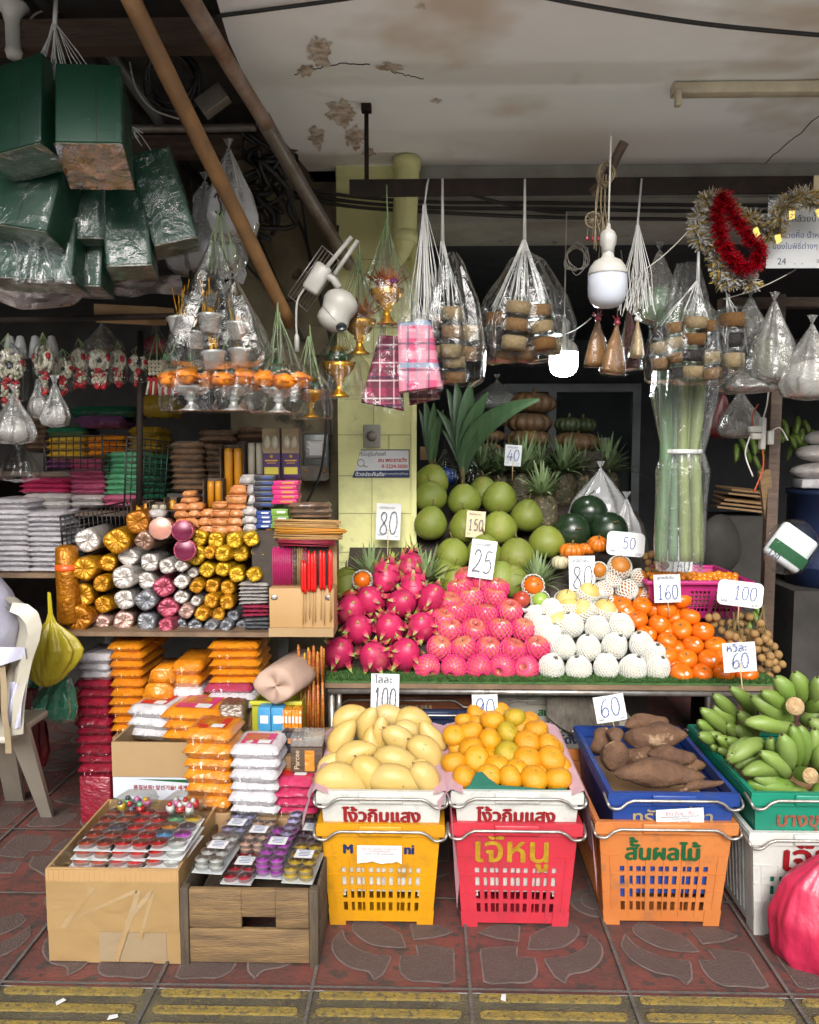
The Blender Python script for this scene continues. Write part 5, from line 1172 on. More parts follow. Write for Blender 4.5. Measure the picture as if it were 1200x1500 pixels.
def tea_pack(nx,ny,cols,lab,M4,group,layers=1,card=True):
 p=thing('tealight_pack',lab,'candle pack',M4,group);sx,sy=.0405,.0405;g=random.Random(len(lab))
 for ly in range(layers):
  for j in range(ny):
   for i in range(nx):
    w=cols[(j*nx+i)%len(cols)]if isinstance(cols,list)else cols
    if ly<layers-1 and j>0:continue
    o=bpy.data.objects.new('tealight',candle_mesh(w));COL.objects.link(o);o.parent=p;o.matrix_basis=T((i-(nx-1)/2)*sx,(j+.5)*sy,.003+ly*.0165)@RX(g.uniform(-4,4))@RY(g.uniform(-4,4))@SC(1,1,.66)
 h=layers*.0165;b=MB();b.box((0,ny*sy/2,.0015),(nx*sx+.004,ny*sy+.004,.002),None,0);b.build('card_tray',M['paper'],p)
 b=MB();b.grid(lambda u,v:Vector(((u-.5)*(nx*sx+.006),v*(ny*sy+.006)-.003,h+.004+.002*nz((u*4,v*7,1),1,3))),8,14);b.grid(lambda u,v:Vector(((u-.5)*(nx*sx+.006),-.004-.001*v,.001+v*(h+.002))),8,2)
 for s in(-1,1):b.grid(lambda u,v,s=s:Vector((s*(nx*sx/2+.003),u*(ny*sy+.006)-.003,.001+v*(h+.002))),8,2)
 if card:
  b.build('clear_lid',M['lid'],p)
  b=MB();b.box((.002,ny*sy*.5,h+.0075),(nx*sx*.62,sy*1.05,.0008));q=b.build('label_card',M['paper'],p)
  b=MB()
  for k in range(4):b.box((.002,ny*sy*.5+.014-.008*k,h+.0082),(nx*sx*(.42-.08*(k%2)),.0022,.0004))
  b.build('print',M['blueink'],q)
 return p
zt_=HB-.008
cols3=[['rust','rust','rust','rust','rust','dark','rust','rust','rust','rust'],'red',['red','white','blue','purple','orange','dark','green','yellow','white','pink']]
nm3=('rust red','bright red','many coloured')
for k,px in enumerate((134,187,239)):
 x=P(px,1262,Yb+.03).x
 for l in range(3):
  tea_pack(2,5 if k<2 else 4,cols3[k],'%s tealight pack, %s in its pile, in the cardboard box'%(nm3[k],('lowest','middle','topmost')[l]),T(x+.004*l-.006,Yb+.012+.012*l+.008*(k==2),zt_+l*.019)@RZ(-5+2*l)@SC(1.26,1.12,1),'tealight packs in the cardboard box',1,False)
def clamshell(px,py,Y,lab,kinds,w=.12,d=.09):
 p=thing('clamshell_pack',lab,'candle pack',T(P(px,py,Y))@RZ(-8));b=MB()
 b.lathe([(.0,.0),(.06,0),(.066,.004),(.07,.028),(.076,.029),(.07,.03),(.062,.055),(0,.056)],4,0,RZ(45)@SC(1.05,.8,1));b.build('clear_box',M['lid'],p)
 g=random.Random(px)
 for k,c in enumerate(kinds):
  b=MB();q=Vector(((k%3-1)*.03,(k//3-.5)*.035,.022));b.ball(.014,10,7,0,T(q)@SC(1,1,g.uniform(.8,1.4)),lambda q,a,v:q*(1+.25*nz(q,90,k)));b.ball(.008,8,6,1,T(q+Vector((g.uniform(-.004,.004),-.006,.016))));b.build('figure_candle',[M['wax_'+c],M['wax_'+kinds[(k+1)%len(kinds)]]],p)
clamshell(197,1190,Yb+.27,'clear clamshell of dark, yellow and red figure candles at the back of the cardboard box',['yellow','dark','red','green','dark','pink'])
clamshell(268,1192,Yb+.25,'clear clamshell of white and red flower candles beside the orange stack',['white','red','white','pink','white','red'])
b=MB()
for k in range(5):b.box((-.1+.002*k,.2,HB-.05+.01*k),(.14,.1,.008),RZ(-6+k))
one(b,'paper_pad',M['paper'],'pad of white card sheets at the back of the cardboard box','paper',None,T((a.x+c.x)/2,Yb,0))
zt2=HW-.002
def wp(px,py,dy):return T(P(px,py,Yw+dy).x,Yw+dy,zt2)
tea_pack(2,4,'white','white tealight pack at the front corner of the wooden crate by the cardboard box',T(P(303,1270,Yw+.03).x,Yw+.03,zt2+.03)@RZ(-6),'tealight packs in the wooden crate',2)
tea_pack(2,4,'crimson','low crimson tealight pack at the front middle of the wooden crate',T(P(345,1282,Yw+.03).x,Yw+.03,zt2)@RZ(-4),'tealight packs in the wooden crate',1)
tea_pack(2,5,'purple','tall purple tealight pack in the middle of the wooden crate',T(P(391,1270,Yw+.045).x,Yw+.06,zt2+.0)@RZ(-4),'tealight packs in the wooden crate',3)
tea_pack(2,4,'yellow','yellow tealight pack at the mango side of the wooden crate',T(P(435,1282,Yw+.025).x,Yw+.025,zt2+.008)@RZ(-4),'tealight packs in the wooden crate',2)
tea_pack(2,4,'lilac','lilac tealight pack at the back of the wooden crate behind the white one',T(P(333,1235,Yw+.2).x,Yw+.2,zt2+.028)@RZ(-6),'tealight packs in the wooden crate',1)
tea_pack(2,4,'peach','peach tealight pack between the crimson and purple ones',T(P(364,1240,Yw+.14).x,Yw+.16,zt2+.01)@RZ(-5),'tealight packs in the wooden crate',2)
tea_pack(1,4,'lilac','narrow blue-lilac tealight pack behind the purple one',T(P(418,1232,Yw+.2).x,Yw+.2,zt2+.02)@RZ(-4),'tealight packs in the wooden crate',2,False)
tea_pack(2,4,'dark','dark tealight pack at the back corner by the mango crate',T(P(446,1238,Yw+.17).x,Yw+.19,zt2+.02)@RZ(-4),'tealight packs in the wooden crate',1)
b=MB();b.grid(lambda u,v:Vector((lerp(a.x+.012,c.x-.012,u),Yb+.012+v*.27,zt_+.062+.006*nz((u*9,v*9,1),1,4)-.012*(v<.03))),44,40);b.grid(lambda u,v:Vector((lerp(a.x+.012,c.x-.012,u),Yb+.011-.003*math.sin(u*40)*v,zt_+.05-v*.045)),44,6)
one(b,'film_sheet',M['lid'],'crinkled clear film lying over the tealight packs in the cardboard box','plastic film')
# ---- candle table
zt=P(240,926,Ytab).z;xt0_,xt1_=P(84,926,Ytab).x,P(398,926,Ytab).x
p=thing('candle_table','low wooden candle table with a thin board top','table')
b=MB();b.box(((xt0_+xt1_)/2,Ytab+.22,zt-.008),(xt1_-xt0_,.44,.016));b.build('table_top',M['plywood'],p)
for x in(xt0_+.03,xt1_-.03):b=MB();b.box((x,Ytab+.4,(zt-.018)/2),(.04,.04,zt-.018));b.build('leg',M['alu'],p)
foil=dict(gold=((.70,.38,.03),(.5,.24,.015)),amber=((.5,.22,.015),(.36,.14,.01)),yellowgold=((.75,.5,.04),(.55,.33,.02)),silver=((.72,.68,.64),(.5,.46,.43)),pinksilver=((.66,.46,.40),(.5,.34,.3)),grey=((.3,.31,.33),(.18,.18,.2)),rose=((.55,.14,.2),(.4,.09,.14)),brown=((.36,.24,.18),(.25,.15,.11)))
for k,(c,d)in foil.items():M['f_'+k]=mat('foil_'+k,c,d,26,.36,.5,bump=.7,bscale=55,spots=tuple(x*.4 for x in c),spot_scale=50,spot_lo=.6,spot_hi=.68)
def roll_mb(r,L,seed,oval=1.0):
 b=MB();n=44;g=random.Random(seed);ph=[g.uniform(-1,1)for _ in range(n)]
 prof=[(.0,.004),(.25,.002),(.5,-.001),(.75,-.002),(.92,.0),(1.0,.006),(1.03,.02),(1.02,L*.5),(1.03,L)]
 def fn(q,a,v):
  k=int(round(a/(2*math.pi)*n))%n;rr=math.hypot(q.x,q.y)/r;pl=ph[k]*.0065*max(0,1-abs(rr-.55)*1.6)if rr<1.01 else 0
  sq=1+.05*math.cos(4*a+seed)+.03*math.cos(2*a+seed);jitter=1+(.012*ph[k]if rr>.9 else 0)
  return Vector((q.x*sq*jitter,q.y*sq*oval*jitter,q.z+pl))
 b.lathe([(q[0]*r,q[1])for q in prof],n,0,RX(-90),fn);return b
z4=lambda x,y:(80+x/2.857,620+y/2.857)
rolls=[(120,612,105,'gold'),(110,720,110,'gold'),(95,820,120,'amber'),(220,587,75,'gold'),(192,673,75,'gold'),(200,760,80,'gold'),(195,838,75,'pinksilver'),(135,492,108,'silver'),(258,495,112,'gold'),(345,415,105,'amber'),(372,492,86,'brown'),(305,560,90,'silver'),(285,648,100,'silver'),(290,740,90,'silver'),(288,830,90,'pinksilver'),(395,583,84,'silver'),(383,660,82,'silver'),(467,600,70,'silver'),(380,745,90,'grey'),(383,835,88,'grey'),(455,688,90,'rose'),(472,775,90,'rose'),(463,850,68,'rose'),(528,598,55,'silver'),(530,665,65,'silver'),(530,728,65,'silver'),(578,627,50,'silver'),(590,745,50,'silver'),(550,790,65,'pinksilver'),(527,845,55,'grey'),(587,848,60,'grey'),(652,850,60,'grey'),(715,850,55,'grey'),(745,805,55,'grey'),(780,850,55,'grey'),(603,480,72,'yellowgold'),(673,490,72,'yellowgold'),(748,492,72,'yellowgold'),(822,485,68,'yellowgold'),(893,470,58,'amber'),(588,553,92,'yellowgold'),(645,542,58,'gold'),(700,547,70,'yellowgold'),(775,545,76,'yellowgold'),(853,543,68,'yellowgold'),(635,615,70,'yellowgold'),(700,612,66,'yellowgold'),(762,635,70,'yellowgold'),(833,635,66,'yellowgold'),(593,685,60,'gold'),(657,682,66,'gold'),(723,690,66,'gold'),(652,745,66,'gold'),(720,752,64,'gold'),(613,800,64,'gold'),(682,798,68,'gold')]
fname=dict(gold='gold',amber='amber gold',yellowgold='yellow gold',silver='silver',pinksilver='pinkish silver',grey='dark grey',rose='rose',brown='brownish')
byrow={}
for q in rolls:byrow.setdefault(int((880-q[1])//62),[]).append(q)
for rw,L in byrow.items():
 for i,(x,y,d,f)in enumerate(sorted(L)):
  px,py=z4(x,y);r=d/2/2.857*S(Ytab+.03)*.97;Y=Ytab+.03+.018*((i*7+rw*3)%4)
  one(roll_mb(r,.2,i+rw*5,.97),'foil_roll',M['f_'+f],'%s foil-ended candle roll, %s row, %s from the tall gold roll'%(fname[f],ROW[min(rw,8)],ORD[i+1]),'candle roll','foil wrapped candle rolls',T(P(px,py,Y))@RZ(random.Random(x).uniform(-9,9)))
def tin(x,y,d,m,lab):
 px,py=z4(x,y);r=d/2/2.857*S(Ytab);p=thing('round_tin',lab,'tin',T(P(px,py,Ytab+.02))@RX(90-6)@RY(6),'round lidded tins');b=MB();b.lathe([(0,-.0005),(r*.9,0),(r,-.003),(r,-.11),(0,-.11)],28,0);b.build('tin_body',M[m],p)
 b=MB();b.lathe([(r*.93,.0012),(r*1.03,.001),(r*1.03,-.02),(r*1.005,-.021)],28,caps=False);b.build('lid_rim',M['f_pinksilver' if 'peach' in lab else 'f_rose'],p)
M['lidpeach']=mat('peach_lid',(.66,.36,.28),(.6,.28,.22),12,.3,.3);M['lidmaroon']=mat('maroon_lid',(.2,.02,.07),(.14,.015,.05),8,.25,.2)
tin(443,440,95,'lidpeach','round tin with a shiny peach lid above the silver rolls');tin(535,450,90,'lidmaroon','round tin with a dark maroon lid beside the yellow gold rolls');tin(545,530,92,'lidmaroon','round maroon tin lower down, half hidden by gold rolls')
b=MB();solid(b,(P(120,800,2.98).x,2.96,zt+.001),(P(392,800,2.98).x,3.14,P(200,815,2.98).z));solid(b,(P(230,800,2.98).x,2.961,P(200,815,2.98).z+.001),(P(405,800,2.98).x,3.14,P(300,778,2.98).z));one(b,'wooden_box',M['board_dark'],'dark wooden box behind the foil rolls on the candle table','box')
b=MB();q0,q1=P(81,915,Ytab+.02),P(107,800,Ytab+.02);w=q1.x-q0.x;b.lathe([(0,0),(w*.5,0),(w*.55,.01),(w*.53,.1),(w*.56,.2),(w*.52,q1.z-q0.z-.01),(w*.3,q1.z-q0.z),(0,q1.z-q0.z)],20,0,None,lambda q,a,v:q*1.0+Vector((.002*nz(q,40,1),0,0)))
p=thing('standing_roll','tall amber roll standing upright at the end of the candle table','candle roll',T((q0.x+q1.x)/2,Ytab+.05,q0.z));b.build('wrapping',M['f_amber'],p)
b=MB();b.lathe([(w*.56,0),(w*.57,.005),(w*.56,.022)],20,0,T(0,0,P(90,838,Ytab).z-q0.z));b.build('orange_band',mat('orange_band',(.75,.13,.02),rough=.4),p)
def flats(x0,x1,y0,y1,n,m,lab,cat='packet'):
 for k in range(n):
  a,c=P(*z4(x0,y1-(y1-y0)*k/n),Ytab+.03),P(*z4(x1,y1-(y1-y0)*(k+1)/n),Ytab+.03);w=c.x-a.x;h=c.z-a.z
  one(pack_mb(w,.2,h*1.05,k+4,.01),'foil_packet',[M[m],M['film_thick']],'%s, %s from the bottom'%(lab,ORD[k+1]),cat,'flat foil packets',T((a.x+c.x)/2,Ytab+.13,a.z)@RZ(4)@RY((k%3-1)*2))
flats(762,882,672,762,6,'w_silverwhite','flat silvery striped packet in the pile by the stick display');flats(775,885,764,815,3,'w_rose','flat rosy packet in the pile by the stick display');flats(785,888,818,882,4,'f_grey','flat dark grey packet in the pile by the stick display')
pyr=[(523,312,590,335,'w_peach'),(530,285,580,308,'w_peach'),(490,338,555,368,'w_peach'),(550,335,612,366,'w_peach'),(495,368,558,400,'w_peach'),(556,366,608,395,'w_peach'),(495,398,606,440,'w_peach'),(606,362,664,396,'w_peach'),(664,364,732,396,'w_peach'),(662,330,722,362,'w_peach'),(724,360,788,394,'w_peach'),(594,398,656,432,'w_peach'),(652,400,722,432,'w_peach'),(712,397,786,430,'w_peach'),(598,432,668,462,'w_peach'),(660,432,725,470,'w_peach'),(712,430,780,462,'w_peach'),(728,260,814,300,'w_peach'),(722,302,812,342,'w_peach'),(716,342,810,362,'w_peach'),(768,216,842,258,'w_silverwhite'),(795,260,848,302,'w_silverwhite'),(792,302,848,345,'w_silverwhite'),(778,348,848,390,'w_silverwhite'),(780,390,846,424,'w_silverwhite'),(785,424,845,455,'w_silverwhite'),(380,365,450,400,'w_silverwhite')]
pyr.sort(key=lambda q:(-q[3],q[0]));cnt={}
for k,(x0,y0,x1,y1,m)in enumerate(pyr):
 a,c=z4(x0,y0),z4(x1,y1);cn='peach' if m=='w_peach' else 'silvery white';cnt[m]=cnt.get(m,0)+1
 wedge(a[0],c[0],a[1],c[1],Ytab+.1+.02*(y1<340),.12,m,'%s wrapped candle block in the pyramid, %s counted up from the foil rolls'%(cn,(ORD+['seventeenth','eighteenth','nineteenth','twentieth'])[cnt[m]]),(-.12 if(k%3==0 and m=='w_peach')else.14),'candle_block','candle block','wrapped candle blocks')
M['waxy']=mat('yellow_candle',(.62,.31,.025),(.55,.26,.02),8,.35,sub=.1);M['waxw']=mat('white_candle',(.62,.58,.47),(.55,.5,.4),8,.35,sub=.1)
def candlebox(x0,x1,y0,y1,n,m,lab,Y,tip=.3,box='boxdark'):
 a,c=P(*z4(x0,y1),Y),P(*z4(x1,y0),Y);W=c.x-a.x;H=c.z-a.z;p=thing('candle_box',lab,'candles',T((a.x+c.x)/2,Y,a.z))
 b=MB();b.box((0,.03,H/2),(W+.012,.003,H));b.box((0,.0,-.002),(W+.012,.06,.003))
 for s in(-1,1):b.box((s*(W/2+.0065),.0,H/2),(.002,.058,H))
 b.build('box_back',M['darkwood'],p)
 for k in range(n):
  r=W/n/2*.92;x=-W/2+(k+.5)*W/n;b=MB();b.lathe([(0,.0),(r,.0),(r,H*(1-tip)-.01),(r*.85,H*(1-tip*.6)),(r*.3,H*.97-.01),(0,H-.012)],14,0,T(x,0,.003));b.build('candle',m,p)
candlebox(712,788,90,345,2,M['waxy'],'tall pair of yellow candles in an open box',Ytab+.24,.12);candlebox(640,702,230,355,2,M['waxy'],'short pair of yellow candles before the brown packets',Ytab+.2,.2);candlebox(808,876,75,220,2,M['waxw'],'pair of white candles in a box beside the purple packs',Ytab+.26,.12)
candlebox(340,400,325,366,2,M['waxy'],'two small pointed yellow candles by the wire basket',Ytab+.2,.7);candlebox(405,470,332,364,2,M['waxw'],'two small pointed white candles by the wire basket',Ytab+.2,.7);candlebox(478,512,310,362,1,M['waxy'],'single small pointed yellow candle before the pyramid',Ytab+.22,.7)
M['bx_purple']=mat('purple_box',(.075,.03,.11),(.06,.025,.09),8,.4);M['bx_yellow']=mat('yellow_print',(.55,.48,.06),rough=.45);M['bx_photo']=mat('tan_print',(.34,.25,.14),(.2,.15,.09),20,.5)
for k,(x0,x1)in enumerate(((872,942),(954,1022))):
 a,c=P(*z4(x0,232),Ytab+.22),P(*z4(x1,20),Ytab+.22);W,H=c.x-a.x,c.z-a.z;p=thing('incense_box','tall purple and yellow incense box, '+('nearer the candles','nearer the electric meter')[k],'box',T((a.x+c.x)/2,Ytab+.22,a.z),'purple incense boxes')
 b=MB();b.box((0,.02,H/2),(W,.04,H),None,0,.001);b.build('carton',M['bx_purple'],p)
 b=MB();b.box((0,-.001,H*.75),(W*.98,.002,H*.49));w2=b.build('picture_panel',M['bx_photo'],p)
 b=MB()
 for s in(-1,1):b.lathe([(0,0),(W*.17,0),(W*.17,.0012),(0,.0012)],16,0,T(s*W*.21,-.002,H*.72)@RX(90)@SC(1,2.3,1))
 b.build('oval_print',M['waxw'],w2)
 b=MB();b.box((0,-.001,H*.16),(W*.8,.002,H*.14));b.build('yellow_panel',M['bx_yellow'],p)
 b=MB();b.box((0,-.001,H*.36),(W*.7,.002,H*.025));b.box((0,-.001,H*.31),(W*.5,.002,H*.012));b.lathe([(0,0),(W*.1,0),(W*.1,.002),(0,.002)],12,0,T(0,0,H*.44)@RX(90));b.build('print',M['goldfilm'],p)
def boxes(x0,x1,y0,y1,n,m,lab,group,Y=Ytab+.1,dep=.08,stripe='paper',tilt=0):
 for k in range(n):
  a,c=P(*z4(x0,y1-(y1-y0)*k/n),Y),P(*z4(x1,y1-(y1-y0)*(k+1)/n),Y);W,H=c.x-a.x,(c.z-a.z)*.96
  p=thing('incense_box','%s, %s from the bottom of its pile'%(lab,ORD[k+1]),'box',T((a.x+c.x)/2+.003*((k*5)%3-1),Y,a.z)@RZ(tilt+(k*7)%5-2),group)
  b=MB();b.box((0,dep/2,H/2),(W,dep,H),None,0,.0015);b.build('carton',M[m],p);b=MB();b.box((.1*W,-.0005,H/2),(W*.5,.001,H*.32));b.build('label_strip',M[stripe],p)
M['bx_pink']=mat('pink_box',(.6,.03,.2),(.52,.025,.17),9,.35);M['bx_blue']=mat('blue_box',(.03,.07,.27),(.025,.06,.2),9,.4);M['bx_green']=mat('green_box',(.2,.34,.06),(.16,.28,.05),9,.4);M['bx_black']=mat('black_box',(.02,.02,.03),(.03,.03,.04),9,.35);M['bx_yel']=mat('yellow_box',(.52,.36,.04),(.45,.3,.03),9,.4);M['bx_sky']=mat('sky_blue_box',(.10,.36,.58),(.07,.28,.5),30,.35)
boxes(912,1016,240,338,5,'bx_pink','hot pink incense box under the purple ones','pink incense boxes',stripe='goldfilm');boxes(836,922,216,352,6,'bx_black','black incense box between white blocks and pink boxes','black incense boxes',stripe='blueink',tilt=6);boxes(846,908,366,440,4,'bx_blue','dark blue incense box above the yellow gold rolls','blue incense boxes');boxes(906,976,358,440,3,'bx_green','light green incense box beside the dark blue ones','green incense boxes')
flats2=[(975,1150,332,362),(982,1155,358,386),(985,1150,382,404)]
for k,(x0,x1,y0,y1)in enumerate(flats2):
 a,c=P(*z4(x0,y1),Ytab+.08),P(*z4(x1,y0),Ytab+.08);one(pack_mb(c.x-a.x,.08,c.z-a.z,k+2,0),'incense_packet',[M['w_brown'],M['film']],'brown incense packet lying by the pillar, %s'%('topmost','middle','lowest')[k],'packet','brown incense packets',T((a.x+c.x)/2,Ytab+.12,a.z)@RZ(3*k))
M['st_orange']=mat('orange_stick',(.55,.24,.03),(.5,.3,.06),30,.6);M['st_red']=mat('dark_red_stick',(.28,.02,.05),(.2,.015,.04),30,.6);M['st_tan']=mat('tan_stick',(.5,.32,.14),(.42,.26,.1),30,.6);M['st_bright']=mat('bright_red_wax',(.70,.015,.012),(.6,.012,.01),20,.3)
def sticks(x0,x1,y0,y1,n,m,lab,yaw,Y):
 a,c=P(*z4(x0,y1),Y),P(*z4(x1,y0),Y);b=MB();g=random.Random(int(x0+y0));H=c.z-a.z
 for k in range(n):
  z=g.uniform(0,H);y=g.uniform(0,.03);e=g.uniform(-.015,.015);b.tube([(a.x+g.uniform(-.01,.01),Y+y-.0,a.z+z),(c.x+e,Y+y-.02,a.z+z*.8+g.uniform(-.004,.004))],.0022,5)
 one(b,'incense_bundle',m,lab,'incense bundle','incense bundles lying on the stick display')
sticks(925,1185,405,432,40,M['st_tan'],'bundle of yellowish incense sticks, uppermost on the stick display',0,Ytab+.03);sticks(930,1210,436,462,40,M['st_orange'],'bundle of orange incense sticks with ends sticking out over the pillar',0,Ytab+.02);sticks(925,1190,462,486,30,M['st_tan'],'bundle of pale incense sticks beneath the orange one',0,Ytab+.03);sticks(940,1160,488,514,36,M['st_red'],'bundle of dark red incense sticks, lowest on the stick display',0,Ytab+.02)
a,c=P(*z4(898,893),Ytab-.02),P(*z4(1165,515),Ytab-.02);W,H=c.x-a.x,c.z-a.z
p=thing('stick_display','cardboard display box of pink and red incense sticks at the table end','display box',T((a.x+c.x)/2,Ytab-.02,a.z))
b=MB();b.box((0,.06,H*.31),(W,.1,H*.44),None,0,.002);b.box((0,.115,H/2),(W,.006,H*.98));b.build('carton',M['boxtan'],p)
b=MB();b.box((0,.05,H*.05),(W*1.0,.11,H*.095));b.build('lower_strip',M['kraft'],p)
for k,(u0,u1,m)in enumerate(((.02,.33,'bx_pink'),(.335,.4,'w_brown'),(.41,.5,'st_tan'),(.5,.56,'w_rose'))):
 b=MB()
 for j in range(int((u1-u0)*90)):b.tube([(W*(u0-.5)+j*W/90,.06+.01*(j%3),H*.5),(W*(u0-.5)+j*W/90,.06+.01*(j%3),H*(.95+.02*(j%2)))],W/170,5)
 b.build('stick_bundle',M[m],p)
for k,(u,t0,t1)in enumerate(((.53,.5,.85),(.57,.48,.84),(.63,.5,.95),(.68,.5,.93),(.72,.5,.95),(.81,.52,.96),(.86,.52,.95),(.95,.5,.97),(.97,.55,.95))):
 b=MB();x=W*(u-.5);b.tube([(x,-.004-.002*(k%2),H*(.14+.03*(k%3))),(x,-.002,H*t0)],.0018,6,1);b.tube([(x,-.004,H*t0),(x,-.004,H*(t0+.04)),(x,-.002,H*(t1-.04)),(x,0,H*t1)],[.003,.0062,.0062,.002],8,0);b.build('red_candle_stick',[M['st_bright'],M['st_tan']],p)
b=MB()
for s in(-1,1):b.lathe([(.003,0),(.009,.0),(.009,.001),(.003,.001)],14,0,T(s*W*.42,.0085,H*.43)@RX(90)@SC(1.4,1,1))
b.build('metal_tab',M['galv'],p)
for(x0,x1,yb,Y,lab)in((470,1030,470,Ytab+.2,'dark box under the candles and incense boxes'),):
 a,c=P(*z4(x0,yb),Y),P(*z4(x1,yb),Y);b=MB();solid(b,(P(*z4(835,450),Ytab+.1).x,Ytab+.06,zt+.001),(P(*z4(1150,450),Ytab+.1).x,Ytab+.2,P(*z4(900,446),Ytab+.1).z));one(b,'wooden_box',M['board_dark'],lab,'box')
stack(250,298,650,722,8,3.05,.16,'w_brown','incense_packet','packet','dark brown shiny packet in the tower by the wire basket','brown packet towers');stack(299,326,652,712,7,3.08,.16,'w_brown','incense_packet','packet','dark brown packet in the narrow tower behind the yellow candles','brown packet towers')
stack(292,345,632,650,2,3.12,.16,'w_brown','incense_packet','packet','brown packet on top of the narrow tower','brown packet towers');stack(345,385,628,646,2,3.15,.16,'w_brown','incense_packet','packet','brown packet above the tall yellow candles','brown packet towers')
b=MB();solid(b,(P(246,722,3.05).x,3.16,P(246,900,3.05).z),(P(395,722,3.05).x,3.34,P(246,646,3.15).z));solid(b,(P(246,722,3.05).x,3.04,P(246,900,3.05).z),(P(395,722,3.05).x,3.158,P(246,723,3.05).z));one(b,'wooden_box',M['dark'],'black box carrying the brown packet towers','box')
# ---- electric meter
q=P(463,670,3.62);p=thing('electric_meter','grey glass-fronted electric meter on the wall by the pillar','electric meter',T(q));k=S(3.62)
b=MB();b.box((0,.03,.02),(40*k,.06,58*k),None,0,.01);b.build('case',M['alu'],p);b=MB();b.box((0,-.004,12*k),(30*k,.012,26*k),None,0,.006);g2=b.build('window',M['w_silverwhite'],p);b=MB();b.box((0,-.0115,12*k),(18*k,.002,18*k));b.build('dial',M['paper'],g2)
b=MB();b.poly([(-20*k,-30*k),(-16*k,-34*k),(16*k,-34*k),(20*k,-30*k),(20*k,-12*k),(-20*k,-12*k)],.03,0,T(0,-.002,0)@FACE);b.build('terminal_cover',M['greypipe'],p)
b=MB()
for s in(-1,1):b.ball(.007,8,6,0,T(s*14*k,-.034,-20*k))
b.build('red_seal',M['w_orange'],p)
M['beigecloth']=mat('beige_cloth',(.50,.37,.30),(.43,.31,.25),5,.85,bump=.3,bscale=35)
a,c=P(369,1030,2.62),P(444,952,2.62);b=MB();r=(c.z-a.z)*.34
b.lathe([(0,.01),(r*.5,.004),(r*.85,.0),(r,.012),(r*1.02,.12),(r*.95,.28),(r*.6,.3),(0,.3)],26,0,RX(-90),lambda q,a_,v:q+Vector((.012*nz(q,18,2),.012*nz(q,18,5),.01*math.sin(3*a_+2)*(1-v))))
one(b,'cloth_roll',M['beigecloth'],'rolled beige cloth lying on the yellow crate','cloth roll',None,T((a.x+c.x)/2-.006,2.6,a.z+r)@RZ(-12)@SC(1.2,1,1))
a,c=P(370,1078,2.66),P(440,1027,2.66);p=thing('yellow_crate','small yellow-green plastic crate under the beige cloth roll','crate',T((a.x+c.x)/2,2.66,a.z));W,H=c.x-a.x,c.z-a.z
b=MB();panel(b,-W/2,W/2,0,H-.012,0,.004,[(-W/2+.02+.03*k,-W/2+.038+.03*k,H*.2,H*.7)for k in range(5)],lambda x,y,z:Vector((x,y,z)))
for s in(-1,1):b.box((s*(W/2-.002),.122,H/2-.006),(.004,.235,H-.014))
b.box((0,.242,H/2-.006),(W,.004,H-.012));b.box((0,.12,.003),(W-.01,.23,.004));b.build('shell',mat('lime_plastic',(.45,.46,.05),(.38,.38,.04),6,.4,grime=.2),p)
b=MB();b.box((0,-.004,H-.006),(W+.016,.016,.014),None,0,.003);b.box((0,.25,H-.006),(W+.016,.016,.014),None,0,.003);b.build('rim',mat('lime_rim',(.5,.5,.07),rough=.4),p)
b=MB();x0_=P(366,1078,2.66).x;x1_=P(446,1078,2.66).x;solid(b,(x0_,2.6,.004),(x1_,2.95,P(400,1079,2.66).z));one(b,'carton',M['boxcard'],'brown carton under the yellow-green crate','carton')
def up_boxes(x0,x1,y0,y1,n,m,lab,Y,group,dep=.05,stripe='paper'):
 a,c=P(x0,y1,Y),P(x1,y0,Y);W,H=(c.x-a.x)/n,c.z-a.z
 for k in range(n):
  p=thing('incense_box','%s, %s from the candle packets'%(lab,ORD[k+1]),'box',T(a.x+(k+.5)*W,Y,a.z)@RZ(3*((k*7)%3-1)),group);b=MB();b.box((0,dep/2,H/2),(W*.94,dep,H*(1-.03*(k%3))),None,0,.0012);b.build('carton',M[m],p);b=MB();b.box((0,-.0006,H*.62),(W*.6,.001,H*.25));b.build('label_strip',M[stripe],p)
up_boxes(378,416,1037,1082,2,'bx_sky','sky blue patterned box in front of the yellow-green crate',2.6,'sky blue boxes');up_boxes(412,442,1040,1078,6,'w_orange','slim orange packet standing in front of the yellow-green crate',2.6,'slim orange packets');up_boxes(342,378,1080,1102,3,'bx_green','small green box by the orange front stack',2.5,'small green boxes');up_boxes(366,398,1082,1104,3,'w_purple','small purple box beside the green ones',2.48,'small purple boxes')
up_boxes(397,412,1078,1106,2,'bx_yel','small yellow and black box by the photo print box',2.46,'yellow and black boxes',stripe='bx_black');up_boxes(412,444,1074,1104,4,'bx_black','small black box by the photo print box',2.48,'small black boxes',stripe='w_peach')
b=MB();x0_=P(340,1104,2.46).x;x1_=P(446,1104,2.46).x;solid(b,(x0_,2.455,.004),(x1_,2.59,P(400,1107,2.46).z));solid(b,(P(376,1080,2.6).x,2.594,.004),(x1_+.02,2.598,.005));one(b,'carton',M['boxcard'],'brown carton under the small coloured boxes','carton')
b=MB();solid(b,(P(374,1082,2.6).x,2.596,.004),(P(446,1082,2.6).x,2.655,P(400,1083,2.6).z));
a,c=P(426,1132,2.42),P(472,1078,2.42);W,H=c.x-a.x,c.z-a.z;p=thing('print_box','brown printed incense box with a clear window on top, by the mango crate','box',T((a.x+c.x)/2,2.42,a.z))
